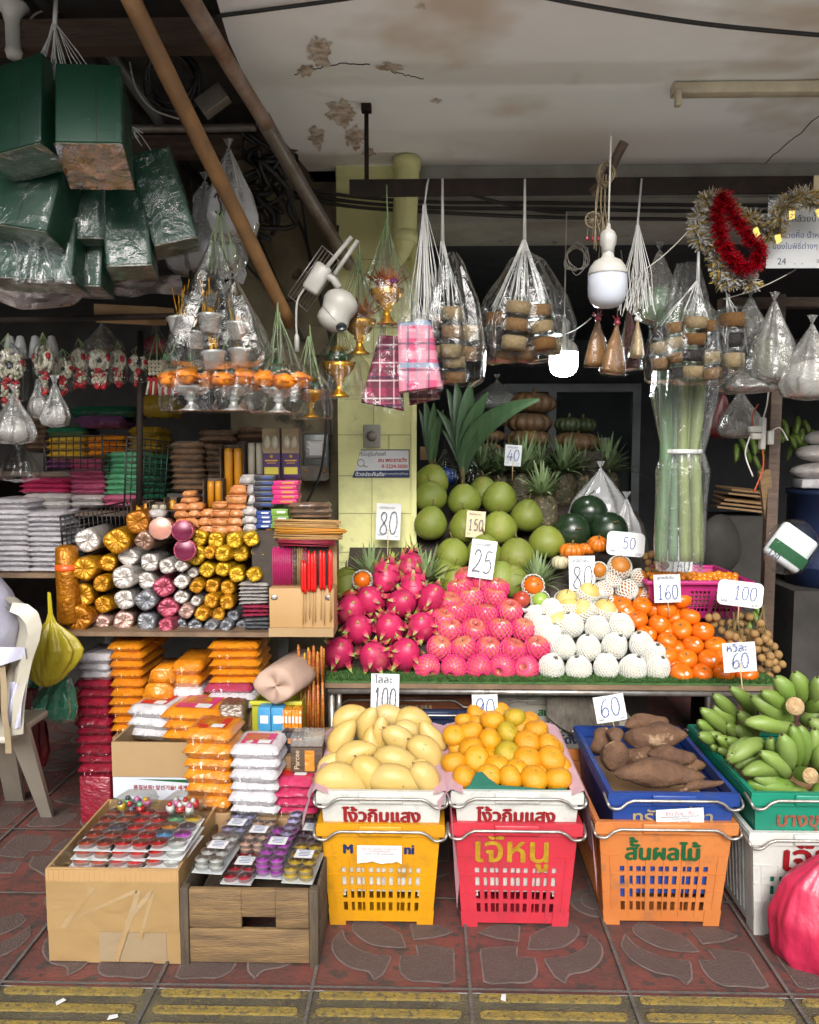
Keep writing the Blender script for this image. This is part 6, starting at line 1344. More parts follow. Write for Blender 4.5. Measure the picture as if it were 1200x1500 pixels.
b=MB();b.box((0,.04,H*.34),(W,.08,H*.66),None,0,.0015);b.build('carton',M['darkwood'],p);b=MB();b.box((W*.1,-.001,H*.33),(W*.3,.002,H*.55));b.build('yellow_panel',M['w_orange'],p);b=MB();b.box((0,.04,H*.84),(W,.08,H*.28),None,0,.002);b.build('window_box',M['film_dull'],p)
b=MB();add_text(b,'Parcee',T(-W*.3,-.003,H*.36)@FACE@RZ(90),w=H*.5);b.build('lettering',M['cream'],p)
pad(400,470,1132,2.42,.1,'carton under the printed incense box')
M['gold_red']=mat('red_gold_stick',(.42,.03,.02),(.5,.3,.06),60,.4,stretch=(1,1,3))
for k in range(9):
 x=443+k*3.9;a,c=P(x,1070,2.76),P(x,944+(k*13)%17,2.76);b=MB();L=c.z-a.z
 b.tube([(0,0,0),(0,0,L*.58)],.0052,8,0);b.tube([(0,0,L*.58),(0,0,L*.61)],.003,8,0);b.tube([(0,0,L*.61),(0,0,L*.97),(0,0,L)],[.0055,.0055,.002],8,1)
 one(b,'incense_stick',[M['gold_red'],M['goldfilm']if k%2 else M['gold_red']],'thick red and gold incense stick standing by the table leg','incense stick','thick incense sticks',T(a.x,2.76+.012*(k%2),a.z)@RY((k*7)%5-2))
b=MB();solid(b,(P(438,1071,2.76).x,2.74,.004),(P(482,1071,2.76).x,2.8,P(450,1071,2.76).z));one(b,'carton',M['boxcard'],'carton holding the thick incense sticks upright','carton')
# ================================================================== price cards
def card(px,py,Y,w,h,roll,num,top,foot,label,m='paper',rounded=False,ink='ink',stick=0,tilt=-8,nb=None,numy=0,numh=.42,yaw=0,tc='ink'):
 k=S(Y)*1.03;W,H=w*k,h*k
 p=thing('price_card',label,'price card',T(P(px,py,Y))@RZ(yaw)@RY(roll)@RX(tilt),'hand-written price cards')
 b=MB()
 if rounded:
  r=H*.22;q=[(sx*(W/2-r)+r*math.cos(R(a0+da)),sy*(H/2-r)+r*math.sin(R(a0+da)))for sx,sy,a0 in((1,1,0),(-1,1,90),(-1,-1,180),(1,-1,270))for da in(0,22,45,68,90)]
  b.poly(q,.006,0,FACE@T(0,0,-.006));b.poly([(x*.97,y*.94)for x,y in q],.0015,0,FACE)
 else:
  b.grid(lambda u,v:Vector(((u-.5)*W,-.004*math.sin(u*3.1+w)-.002*math.sin(v*2.5)+.004,(v-.5)*H)),6,6);b.grid(lambda u,v:Vector(((.5-u)*W,-.004*math.sin((1-u)*3.1+w)-.002*math.sin(v*2.5)+.0048,(v-.5)*H)),6,6)
 b.build('card',M[m],p)
 FM=T(0,-.0035,0)@FACE
 b=MB();nw=min(W*.82,H*numh*.62*len(num));add_digits(b,num,FM,nw,H*numh,0 if nb is None else nb*W,numy*H,.0024+.008*H,0,.03,w);b.build('price',M[ink],p)
 b=MB()
 if top:add_text(b,top,FM,w=W*.62,x=-W*.06,y=H*.39)
 if foot:add_text(b,'โลละ',FM,w=W*.17,x=-W*.34,y=-H*.36 if not rounded else-H*.3);add_text(b,'บาท',FM,w=W*.14,x=W*.34,y=-H*.4)
 if top or foot:b.build('lettering',M[tc],p)
 if stick:b=MB();b.tube([(0,.007,-H*.2),(.004,.008,-H/2-stick*k)],.0022,6);b.build('stick',M['wood_stick'],p)
 return p
card(569,764,3.4,35,52,2,'80','แก้วมังกร ขาว',True,'white card reading 80 against the pillar above the dragon fruit',numy=-.04,numh=.6,stick=60)
card(697,768,3.36,27,38,4,'150','ส้มโอหวาน',True,'cream card reading 150 in front of the pomelos','cream',numy=-.02,numh=.4,stick=16)
card(707,819,3.14,36,55,8,'25','แอปเปิ้ลฟูจิ',False,'white card reading 25 standing behind the apples',numy=-.06,numh=.56,stick=30)
card(853,840,3.16,37,50,-1,'80','สาลี่น้ำผึ้ง',False,'white card reading 80 standing behind the pears',numy=-.12,numh=.62,stick=30)
card(978,862,3.06,38,40,-2,'160','ลูกพลับจีน',False,'white card reading 160 standing behind the persimmons',numy=-.12,numh=.5,ink='blueink',stick=20)
card(917,797,3.2,54,34,5,'50',None,True,'rounded white plastic card reading 50 above the netted fruit',rounded=True,ink='blueink',nb=.08,numy=.05,numh=.46,stick=30)
card(1000,804,3.36,32,36,2,'50',None,False,'white card reading 50 behind the magenta basket',ink='ink',numy=.0,numh=.6,stick=20)
card(996,823,3.28,36,30,4,'160',None,False,'white card reading 160 standing among the kumquats',ink='ink',numy=-.15,numh=.7,stick=20)
card(1085,870,2.96,65,36,7,'100',None,True,'rounded white plastic card reading 100 tilted over the longans',rounded=True,ink='blueink',nb=.1,numy=.04,numh=.52,stick=24)
card(1084,963,2.72,47,42,-4,'60','หวีละ',False,'white card reading 60 on a thin stick in the bananas',ink='blueink',numy=-.1,numh=.5,stick=62,tc='blueink')
card(894,1038,2.6,44,38,-10,'60',None,True,'white card reading 60 on the knobbly brown tuber',ink='blueink',numy=.06,numh=.66,stick=12)
card(564,1018,2.62,41,60,1,'100','โลละ',False,'white card reading 100 standing behind the mangoes',ink='ink',numy=-.1,numh=.54,stick=20)
card(711,1044,2.58,37,52,-2,'90',None,False,'white card reading 90 half sunk behind the mandarins',ink='blueink',numy=.13,numh=.5,stick=12)
card(752,667,3.7,23,30,4,'40','สับปะรด',True,'small white card reading 40 among the pineapple crowns',ink='blueink',numy=.0,numh=.5,stick=20)
# ---- on the pillar: old switch plate and the torn sticker
q=P(545,639,3.498);k=S(3.5);p=thing('bell_plate','grey old bell plate with a round knob on the pillar','switch',T(q));b=MB();b.box((0,-.004,0),(25*k,.016,33*k),None,0,.004);b.build('plate',M['beam'],p)
b=MB();b.lathe([(0,.02),(5*k,.02),(7*k,.012),(7.5*k,0)],18,0,T(0,-.01,0)@RX(90));b.build('knob',M['greypipe'],p)
q=P(558,679,3.496);p=thing('wall_sticker','torn white and navy police station sticker on the pillar','sticker',T(q));Wk_,Hk_=84*k,41*k
b=MB();b.poly([(-Wk_/2+14*k,Hk_/2),(Wk_/2,Hk_/2),(Wk_/2,-Hk_/2),(-Wk_/2,-Hk_/2),(-Wk_/2+4*k,-Hk_/2+9*k)],.0012,0,FACE);b.build('sheet',M['paper'],p)
b=MB();b.poly([(-Wk_/2+4*k,-Hk_/2+10*k),(Wk_/2,-Hk_/2+11*k),(Wk_/2,-Hk_/2),(-Wk_/2,-Hk_/2)],.0008,0,T(0,-.0012,0)@FACE);b.poly([(-Wk_/2+13*k,Hk_/2),(Wk_/2,Hk_/2),(Wk_/2,Hk_/2-1.2*k),(-Wk_/2+13*k,Hk_/2-1.2*k)],.0008,0,T(0,-.0012,0)@FACE);b.poly([(Wk_/2-1.2*k,Hk_/2-1.3*k),(Wk_/2,Hk_/2-1.3*k),(Wk_/2,-Hk_/2+11*k),(Wk_/2-1.2*k,-Hk_/2+11*k)],.0008,0,T(0,-.0012,0)@FACE);b.build('navy_band',M['paintnavy'],p)
b=MB();FM=T(0,-.003,0)@FACE
add_text(b,'ที่นี่อยู่ในท้องที่',FM,w=38*k,x=-12*k,y=14*k,mi=1);add_text(b,'สน.พระราชวัง',FM,w=42*k,x=17*k,y=5.5*k,bold=.0006);add_text(b,'โทร. 0-2224-5050',FM,w=52*k,x=13*k,y=-3.5*k,bold=.0006);add_text(b,'ด้วยประกันภัย',FM,w=42*k,x=-16*k,y=-15*k,mi=2,bold=.0006);add_text(b,'คุ้มครองอุบัติเหตุไว้กับเรา',FM,w=34*k,x=23*k,y=-15*k,mi=2);b.build('lettering',[M['redink'],M['ink'],M['paper']],p)
b=MB();b.tube([(-29*k+5*k*math.cos(a*.4),-.0025,1*k+5*k*math.sin(a*.4))for a in range(17)],.0016,5);b.tube([(-25*k,-.0025,-3*k),(-19*k,-.0025,-5*k)],.002,5);b.build('emblem',M['greypipe'],p)
# ================================================================== lamps
M['bulbwhite']=mat('bulb_white',(.52,.51,.48),rough=.3);M['diffuser']=mat('milky_diffuser',(.56,.59,.66),rough=.22);M['lit']=emit('lit_diffuser',(.93,.97,1),30);M['lit2']=emit('lit_far',(.93,.97,1),12)
def bulb(px,ytop,ybot,Y,lab,lit,cordtop):
 a,c=P(px,ytop,Y),P(px,ybot,Y);h=a.z-c.z;k=h/117.0;p=thing('led_bulb',lab,'light bulb',T(c))
 b=MB();b.lathe([(r*k,z*k)for r,z in((0,0),(11,1),(19,4),(25,10),(28.5,19),(29.3,30),(29,50))],28);b.build('diffuser',M['lit' if lit else 'diffuser'],p)
 b=MB();b.lathe([(r*k,z*k)for r,z in((29.5,50),(29.5,53),(27,62),(20,71),(10,76),(8.5,83),(9,90))],28);b.build('bulb_cap',M['bulbwhite'],p)
 b=MB();b.lathe([(r*k,z*k)for r,z in((9.6,84),(9.6,92),(12,96),(12.5,108),(10,114),(4,119),(2.5,127),(0,127))],20,0,None,lambda q,a_,v:Vector((q.x*(1+.04*math.cos(14*a_)),q.y*(1+.04*math.cos(14*a_)),q.z)));b.build('lamp_holder',M['bulbwhite'],p)
 b=MB();b.tube([(0,0,125*k),(.002,.0,cordtop-c.z)],.003,6);b.build('cord',M['whitecable'],p);return p
bulb(889,337,452,2.55,'large unlit white LED bulb hanging from a stick under the ceiling',False,RZ0+.05)
bulb(825.5,468,552,3.35,'lit white LED bulb hanging deep over the pumpkins',True,2.36)
b=MB();q=P(637,354,4.6);b.ball((.05,.05,.025),14,8,0,T(q));b.tube([q,q+Vector((0,0,2.3-q.z))],.004,6,1);one(b,'led_bulb',[M['lit2'],M['cable']],'small lit lamp far back beside the drain pipe','lamp')
a=[P(915,208,2.6),P(905,226,2.62),P(888,262,2.66),P(868,282,2.7)];b=MB();b.tube(spline(a,4),.016,10);one(b,'stick',M['darkwood'],'short wooden stick poking up at the ceiling above the big bulb','stick')
M['string']=mat('tan_string',(.30,.24,.15),(.2,.16,.1),30,.8)
def tangle(px,py,Y,rx,ry,n,lab,m='string',r=.0022,seed=1,drop=0):
 g=random.Random(seed);b=MB();c=P(px,py,Y);k=S(Y)
 for i in range(n):
  a0=g.uniform(0,6);b.tube(spline([c+Vector((rx*k*math.cos(a0+j*1.1)*g.uniform(.5,1),g.uniform(-.015,.015),ry*k*math.sin(a0+j*1.1)*g.uniform(.5,1)))for j in range(7)],4),r,5)
 for i in range(drop):x=g.uniform(-rx,rx)*k*.6;b.tube(spline([c+Vector((x,0,0)),c+Vector((x*1.5,.01,-.1)),c+Vector((x*1.2+g.uniform(-.03,.03),0,-g.uniform(.18,.32)))],4),r*.9,5)
 one(b,'string_tangle',M[m],lab,'string')
tangle(888,255,2.6,15,20,9,'knot of tan string and wire wound round the wooden stick',seed=2,drop=7);tangle(845,378,3.3,20,26,6,'loose coil of pale cord on the cable of the lit bulb','whitecable',.002,4)
b=MB();q=P(869,322,2.62);k=S(2.62)
b.tube([q+Vector((11*k*math.cos(a*.393),0,11*k*math.sin(a*.393)))for a in range(17)],.003,6)
for a in range(12):b.tube([q,q+Vector((11*k*math.cos(a*.52),0,11*k*math.sin(a*.52)))],.0011,4)
for j in range(3):b.tube([q+Vector(((j-1)*7*k,0,-11*k)),q+Vector(((j-1)*8*k,0,-24*k))],.001,4);b.ball(.006,8,6,1,T(q+Vector(((j-1)*8*k,0,-26*k)))@SC(1,1,1.5))
one(b,'hanging_charm',[M['string'],M['w_crimson']],'small woven ring charm with red beads beside the big bulb','charm')
for(x0,y0,x1,y1,Y0,Y1,lab)in((820,490,866,466,3.3,2.7,'thin white cord from the lit bulb to the spice bags'),(940,398,1016,330,2.8,2.8,'thin pale cord slanting up to the tinsel'),(1060,438,1166,395,2.85,2.95,'thin pale cord slanting below the paper notice')):
 b=MB();p0,p1=P(x0,y0,Y0),P(x1,y1,Y1);b.tube([p0.lerp(p1,t/8)+Vector((0,0,-.012*math.sin(math.pi*t/8)))for t in range(9)],.002,5);one(b,'cord',M['whitecable'],lab,'cord')
 # ================================================================== hanging bags
def bagfilm(pts_w,top,seed,n=26,m=12,wr=.03):
 """film from a pinched top down: pts_w = [(z, rx, ry)] measured down from the origin"""
 b=MB();k=len(pts_w)
 def fn(u,v):
  t=v*(k-1);i=min(int(t),k-2);f=t-i;z=lerp(pts_w[i][0],pts_w[i+1][0],f);rx=lerp(pts_w[i][1],pts_w[i+1][1],f);ry=lerp(pts_w[i][2],pts_w[i+1][2],f);a=u*2*math.pi
  fold=1+(.16*math.sin(a*7+seed+v*2)*(1-v)**.7+.05*math.sin(a*11+seed*2)+wr*3*nz((math.cos(a)*2,math.sin(a)*2,v*4),1,seed))
  ca,sa=math.cos(a),math.sin(a);sq=1/max(abs(ca)**1.3,abs(sa)**1.3,.75)**.35
  return Vector((rx*ca*fold*sq,ry*sa*fold*sq,z+.006*nz((ca*3,sa*3,v*3),1,seed+4)))
 b.grid(fn,n*2,m*2);return b
def hook(p,z,m='galv',r=.0022,up=.12,swing=0):
 b=MB();b.tube(spline([(-.012,0,z-.004),(-.004,0,z-.014),(.006,0,z-.008),(.004+swing*.3,0,z+.02),(swing,0,z+up-.02),(swing-.006,0,z+up),(swing-.014,.0,z+up-.012)],4),r,6);b.build('wire_hook',M[m],p)
M['seedtan']=mat('tan_seed',(.40,.24,.11),(.26,.15,.07),160,.7,bump=.6,bscale=220);M['seedpale']=mat('pale_seed',(.52,.40,.24),(.4,.29,.16),160,.7,bump=.6,bscale=220);M['seedred']=mat('red_bean',(.12,.03,.025),(.07,.02,.02),160,.5,bump=.6,bscale=220);M['seedblack']=mat('black_bean',(.02,.018,.018),(.04,.03,.03),160,.4,bump=.6,bscale=220);M['seedgreen']=mat('green_bean',(.13,.15,.05),(.09,.1,.04),160,.6,bump=.6,bscale=220);M['seedbrown']=mat('brown_spice',(.30,.155,.05),(.2,.1,.03),180,.75,bump=.6,bscale=240)
SEEDS=['seedtan','seedpale','seedblack','seedbrown','seedpale']
M['strand']=mat('white_plastic_string',(.62,.62,.6),rough=.35)
def strands(b,top,ends,n,r,seed,sag=.01):
 g=random.Random(seed)
 for i in range(n):
  e=Vector(ends[i%len(ends)])+Vector((g.uniform(-.02,.02),g.uniform(-.02,.02),g.uniform(-.02,.02)));t=Vector(top)+Vector((g.uniform(-.006,.006),g.uniform(-.006,.006),0));m=t.lerp(e,.55)+Vector((g.uniform(-sag,sag),g.uniform(-sag,sag),0));b.tube([t,t.lerp(m,.6),m,e],r,4,0,False)
def jarbag(px,yhook,ytop,ybot,Y,w,jars,lab,seed,nst=30,cord='strand'):
 """a bundle of clear jars of seeds in clear bags, hung by white plastic strings"""
 k=S(Y);o=P(px,ytop,Y);zt=P(px,yhook,Y).z-o.z;p=thing('jar_bundle',lab,'hanging bag',T(o),'bundles of seed jars in clear bags');H=(ybot-ytop)*k;g=random.Random(seed)
 b=MB();b.tube([(0,0,zt),(.001,0,.02)],[.004,.007],7)
 strands(b,(0,0,.02),[(x*k,y,z*k+22*k)for x,y,z,r,h,l in jars],nst,.0012,seed);b.build('strings',M[cord],p)
 for(x,y,z,r,h,layers)in jars:
  tilt=RY(g.uniform(-8,8))@RX(g.uniform(-8,8));Mj=T(x*k,y,z*k)@tilt;b=MB();hh=h*k/layers
  for l in range(layers):b.lathe([(0,.0),(r*k*.93,.0),(r*k*.95,hh*.7),(0,hh*.72)],14,l%5,Mj@T(0,0,-h*k/2+l*hh))
  off=g.randrange(5);b.build('seeds',[M[SEEDS[(off+j)%5]]for j in range(5)],p)
  b=MB()
  for l in range(layers):b.lathe([(r*k,0),(r*k,hh*.82),(r*k*1.05,hh*.83),(r*k*1.05,hh*.99),(0,hh*.995)],16,0,Mj@T(0,0,-h*k/2+l*hh))
  b.build('clear_jar',M['lid'],p)
 xs=[j[0]for j in jars];rx=(max(xs)-min(xs))/2*k+jars[0][3]*k*1.5;cx=(max(xs)+min(xs))/2*k;b=bagfilm([(-.02,.012,.012),(-H*.12,rx*.35,.03),(-H*.4,rx*.8,.06),(-H*.7,rx,.075),(-H*.95,rx*.95,.07),(-H,rx*.7,.05)],0,seed);b.build('clear_bag',M['film_thick'],p,T(cx,0,0));return p
jarbag(768,262,360,528,2.82,0,[(-38,0,-112,16,52,2),(-12,-.05,-112,19,72,3),(24,-.04,-116,18,70,3),(5,.02,-135,17,52,2),(-22,.03,-140,16,44,2),(44,.03,-124,14,54,2)],'widest bundle of seed jars, between the plaid cloths and the lit bulb',3,46)
jarbag(648,262,362,560,2.82,0,[(14,-.03,-118,16,78,3),(-8,.02,-122,14,64,3),(38,.02,-130,15,60,2),(18,.0,-170,17,44,2)],'bundle of seed jars hanging beside the plaid cloths',5,16)
jarbag(1022,368,420,560,2.8,0,[(-52,.0,-84,13,66,3),(-32,-.03,-88,13,84,4),(-10,-.05,-84,17,90,4),(14,-.03,-88,15,88,4),(28,.02,-92,12,70,3)],'broad bundle of seed jars in front of the long vegetable stalks',7,14)
jarbag(1066,432,440,545,2.84,0,[(3,-.03,-55,19,84,3)],'single column of seed jars beside the hanging vegetable stalks',9,8)
def spicebag(px,ytop,ybot,Y,wpx,m,lab,seed,grp='bags of brown spice tied with red bands',tie='w_crimson'):
 k=S(Y);o=P(px,ytop,Y);H=(ybot-ytop)*k;p=thing('spice_bag',lab,'hanging bag',T(o)@RZ(seed*20)@RY((seed%3-1)*6),grp);b=MB();w=wpx*k/2
 b.lathe([(.004,0),(w*.3,-H*.2),(w*.62,-H*.45),(w*.9,-H*.78),(w*.98,-H*.95),(w*.6,-H),(0,-H)],20,0,None,lambda q,a,v:Vector((q.x,q.y*.55,q.z+.004*nz(q,40,seed))));b.build('spice',M[m],p)
 b=MB();b.lathe([(.003,.02),(.006,0),(w*.34,-H*.2),(w*.68,-H*.45),(w*.97,-H*.78),(w*1.08,-H*.98),(w*1.04,-H*1.03),(0,-H*1.03)],20,0,None,lambda q,a,v:Vector((q.x,q.y*.6,q.z+.006*nz(q,30,seed))));b.build('clear_bag',M['film'],p)
 b=MB();b.lathe([(.004,.012),(.01,.008),(.011,0),(.007,-.006)],12,0);g=random.Random(seed)
 for i in range(6):b.tube([(0,0,.006),(g.uniform(-.02,.02),g.uniform(-.01,.01),g.uniform(.005,.03))],.002,4)
 b.build('tie_band',M[tie],p);b=MB();b.tube([(0,0,.01),(.01,.02,.2)],.0012,5);b.build('string',M['string'],p)
spicebag(876,468,534,2.68,40,'seedbrown','brown spice bag hanging nearer the lit bulb',1);spicebag(904,474,546,2.64,46,'seedbrown','fatter brown spice bag under the big bulb',2);spicebag(934,468,522,2.76,38,'seedpale','pale grain bag beside the brown spice bags',4,None,'strand');spicebag(921,448,540,2.86,50,'seedred','dark red bag hanging behind the grain bag',5,None,'strand')
b=MB();top=P(934,330,2.78);q=P(934,410,2.78);strands(b,tuple(top),[tuple(q+Vector((x*.02,.0,-.1)))for x in range(-2,3)],40,.0012,8,.025);b.tube([P(940,262,2.86),top,q],.004,6);one(b,'string_bundle',M['strand'],'bunch of shredded white string hanging above the grain bag','string')
b=MB();top=P(622,300,2.8);strands(b,tuple(top),[tuple(P(x,545 if x<640 else 470,2.8))for x in(606,614,622,630,640)],44,.0011,18,.03);b.tube([P(628,262,2.86),P(626,270,2.8),top],.0035,6);one(b,'string_bundle',M['strand'],'bunch of white strings hanging above the bright plaid cloths','string')
# ---- plaid cloths in bags
def plaid(nm,base,s1,s2,s3,scale,vert=True):
 m,n,l,p=_nt(nm);tc=n.new('ShaderNodeTexCoord');sp=n.new('ShaderNodeSeparateXYZ');l.new(tc.outputs['UV']if 0 else tc.outputs['Object'],sp.inputs[0]);col=base
 for ax,fr,wd,c,off in(('X',scale,.42,s1,.0),('Z',scale,.42,s1,.2),('X',scale,.08,s2,.5),('Z',scale*.8,.08,s2,.6),('Z',scale*.5,.12,s3,.3),('X',scale*2,.05,s3,.1)):
  mu=n.new('ShaderNodeMath');mu.operation='MULTIPLY_ADD';mu.inputs[1].default_value,mu.inputs[2].default_value=fr,off+50;l.new(sp.outputs[ax],mu.inputs[0])
  f=n.new('ShaderNodeMath');f.operation='FRACT';l.new(mu.outputs[0],f.inputs[0]);g=n.new('ShaderNodeMath');g.operation='LESS_THAN';g.inputs[1].default_value=wd;l.new(f.outputs[0],g.inputs[0])
  h=n.new('ShaderNodeMath');h.operation='MULTIPLY';h.inputs[1].default_value=.7;l.new(g.outputs[0],h.inputs[0]);col=_mix(n,l,h.outputs[0],col,c)
 l.new(col,p.inputs['Base Color']);p.inputs['Roughness'].default_value=.8;p.inputs['Coat Weight'].default_value=.6;p.inputs['Coat Roughness'].default_value=.12;return m
M['plaid1']=plaid('bright_plaid',(.50,.06,.15),(.56,.27,.33),(.05,.05,.08),(.12,.32,.42),14);M['plaid2']=plaid('dark_plaid',(.30,.02,.07),(.09,.015,.03),(.62,.55,.55),(.02,.015,.04),20);M['plaid3']=plaid('maroon_plaid',(.2,.015,.03),(.12,.01,.02),(.3,.2,.1),(.05,.01,.01),20)
def cloth_bag(quad,Y,th,m,lab,seed):
 a,c2,d,e=(P(x,y,Y)for x,y in quad);o=(a+c2+d+e)/4;p=thing('plaid_cloth',lab,'folded cloth',T(o),'folded plaid cloths in bags')
 f=lambda u,v:a.lerp(c2,u).lerp(e.lerp(d,u),v)-o;b=MB();b.grid(lambda u,v:f(u,v)+Vector((0,-th/2*(1-(2*u-1)**6*.6)-.004*math.sin(u*8+seed),0)),12,14);b.grid(lambda u,v:f(1-u,v)+Vector((0,th/2,0)),12,14)
 for s in(0,1):b.grid(lambda u,v,s=s:f(s,v)+Vector((0,(u-.5)*th,0)),2,14);b.grid(lambda u,v,s=s:f(v,s)+Vector((0,(u-.5)*th,.008*math.sin(u*12)*(s==1))),6,14)
 b.build('cloth',M[m],p)
 b=MB();cc=f(.5,.5);g=lambda u,v:cc+(f(u,v)-cc)*1.06;b.grid(lambda u,v:g(u,v*1.06)+Vector((0,-th*.6-.008-.01*nz((u*5,v*5,seed),1,3),0)),18,18);t=f(.5,-.25)
 b.grid(lambda u,v:t.lerp(g(u,0)+Vector((0,-th*.5,0)),v)+Vector((0,.008*math.sin(u*16)*v,0)),20,6);b.tube([t,t+Vector((.0,0,.06))],[.01,.005],7);b.build('clear_bag',M['film'],p)
cloth_bag([(556,492),(588,494),(592,600),(530,588)],2.84,.05,'plaid2','dark red and black plaid cloth, the slanting one',1);cloth_bag([(583,474),(632,470),(648,566),(585,574)],2.76,.05,'plaid1','bright pink and white plaid cloth with a blue band',2);cloth_bag([(598,560),(645,548),(644,582),(600,592)],2.86,.04,'plaid3','maroon plaid cloth peeping out under the bright one',3)
# ---- golden offering bowls in bags
M['goldbowl']=mat('shiny_gold',(.75,.42,.03),(.55,.27,.015),12,.25,.7,bump=.25,bscale=60);M['silverbowl']=mat('shiny_silver',(.85,.84,.82),(.5,.49,.47),14,.25,.65,bump=.3,bscale=80);M['orangepetal']=mat('orange_petal',(.95,.36,.02),(.85,.27,.015),20,.6,bump=.3,rand=.05);M['foilpetal']=mat('orange_foil_petal',(.62,.22,.06),(.5,.13,.03),30,.3,.6,bump=.3);M['marigold']=mat('marigold',(.66,.4,.02),(.55,.28,.015),30,.7,bump=.5);M['folded_leaf']=mat('dark_folded_leaf',(.015,.05,.025),(.02,.075,.03),20,.4);M['jasmine']=mat('jasmine_bead',(.62,.58,.46),(.5,.46,.35),60,.6);M['redbead']=mat('red_petal',(.45,.015,.03),(.35,.01,.025),30,.5)
def petals(b,c,n,r0,L,w,el,seed,mi=0):
 g=random.Random(seed)
 for k in range(n):
  a=k*2.4+g.uniform(-.2,.2);e=R(el+g.uniform(-18,18));d=Vector((math.cos(a)*math.cos(e),math.sin(a)*math.cos(e),math.sin(e)));leafblade(b,Vector(c)+Vector((math.cos(a)*r0,math.sin(a)*r0,0)),d,L*g.uniform(.8,1.2),w,.15,mi=mi,n=4)
def offering(px,ytop,ybot,Y,sc,lab,kind,seed,wrap=True,hy=None):
 k=S(Y)*sc;o=P(px,ybot,Y);p=thing('offering_bowl',lab,'offering bowl',T(o)@RZ(seed*40)@(SC(1.28,1.28,.82)if kind=='silver' else SC(1)),'wrapped offering bowls');g=random.Random(seed);gold=kind!='silver';b=MB()
 b.lathe([(r*k,z*k)for r,z in((0,0),(14,0),(15,2),(9,6),(5,14),(5,20),(9,24),(7,27),(16,33),(22,42),(25,50),(23,50),(14,40),(0,38))],24,0,None,(lambda q,a,v:Vector((q.x*(1+.03*math.cos(16*a)),q.y*(1+.03*math.cos(16*a)),q.z))));b.build('bowl',M['goldbowl' if gold else 'silverbowl'],p)
 b=MB()
 if kind=='foil':petals(b,(0,0,50*k),34,10*k,36*k,9*k,55,seed);b.build('foil_petals',M['foilpetal'],p);b=MB();petals(b,(0,-14*k,58*k),14,3*k,9*k,5*k,30,seed);b.build('purple_flower',M['wax_purple'],p)
 elif kind=='marigold':
  b.lathe([(14*k,48*k),(19*k,56*k),(21*k,60*k),(12*k,64*k),(0,66*k)],20);b.build('leaf_ring',M['folded_leaf'],p);b=MB();petals(b,(0,0,64*k),70,6*k,12*k,6*k,50,seed);b.build('marigolds',M['marigold'],p)
 else:
  for q in range(6):a=q*1.05+.3;c=Vector((math.cos(a)*25*k,math.sin(a)*25*k,(58+5*(q%2))*k));b.ball(15*k,12,8,0,T(c),lambda v_,a_,t_:v_*(1+.4*nz(v_,190,q)));petals(b,c,18,5*k,16*k,11*k,10,seed+q);petals(b,c,14,2*k,14*k,9*k,42,seed+q+3);petals(b,c,8,1*k,12*k,7*k,72,seed+q+5)
  b.build('orange_flowers',M['orangepetal'],p);b=MB()
  b.lathe([(15*k,56*k),(14*k,74*k),(9*k,90*k),(3*k,104*k),(0,106*k)],18,0,None,lambda q,a,v:q*(1+.05*math.sin(9*a+30*v)));b.build('leaf_cone',M['folded_leaf'],p);b=MB()
  for q in range(20):a=q*.314;b.ball(2.4*k,7,5,0,T(math.cos(a)*15.5*k,math.sin(a)*15.5*k,78*k+4*k*math.sin(a*3)))
  b.build('jasmine_beads',M['jasmine'],p);b=MB();petals(b,(0,0,88*k),30,5*k,9*k,5*k,40,seed);b.build('marigolds',M['marigold'],p)
 if wrap:
  H=(ybot-ytop)*S(Y);b=bagfilm([(H,.008,.008),(H*.8,.03*sc,.03*sc),(H*.45,36*k,36*k),(H*.1,40*k,38*k),(-.004,36*k,34*k),(-.006,8*k,8*k)],0,seed);b.build('clear_wrap',M['film'],p)
  b=MB();b.tube([(0,0,H*.97),(.004,0,H+.05),(0,0,H+(.1 if hy is None else hy))],[.006,.004,.002],6);strands(b,(0,0,H+.06),[(x*22*k,y*22*k,H*.55)for x,y in((1,0),(-1,0),(0,1),(0,-1))],10,.0012,seed,.004);b.build('green_tie',M['pine_leaf'],p)
offering(567,350,476,2.8,1.0,'gold bowl of orange foil petals, the upper one by the drain pipe','foil',1,hy=.17);offering(527,400,520,2.86,1.0,'gold bowl of orange foil petals, lower and behind the camera','foil',2);offering(497,480,582,2.84,1.0,'gold bowl topped with yellow marigolds under the white camera','marigold',3)
for k,(x,yb,Y,w)in enumerate(((281,602,2.64,'nearest the garlands'),(343,602,2.62,'in the middle of the row'),(409,605,2.62,'under the camera cable'))):offering(x,455,yb,Y,.92,'silver bowl of orange flowers round a leaf cone, '+w.replace('nearest','next to'),'silver',5+k)
offering(455,520,612,2.75,.8,'gold bowl half hidden behind the silver ones','marigold',9)
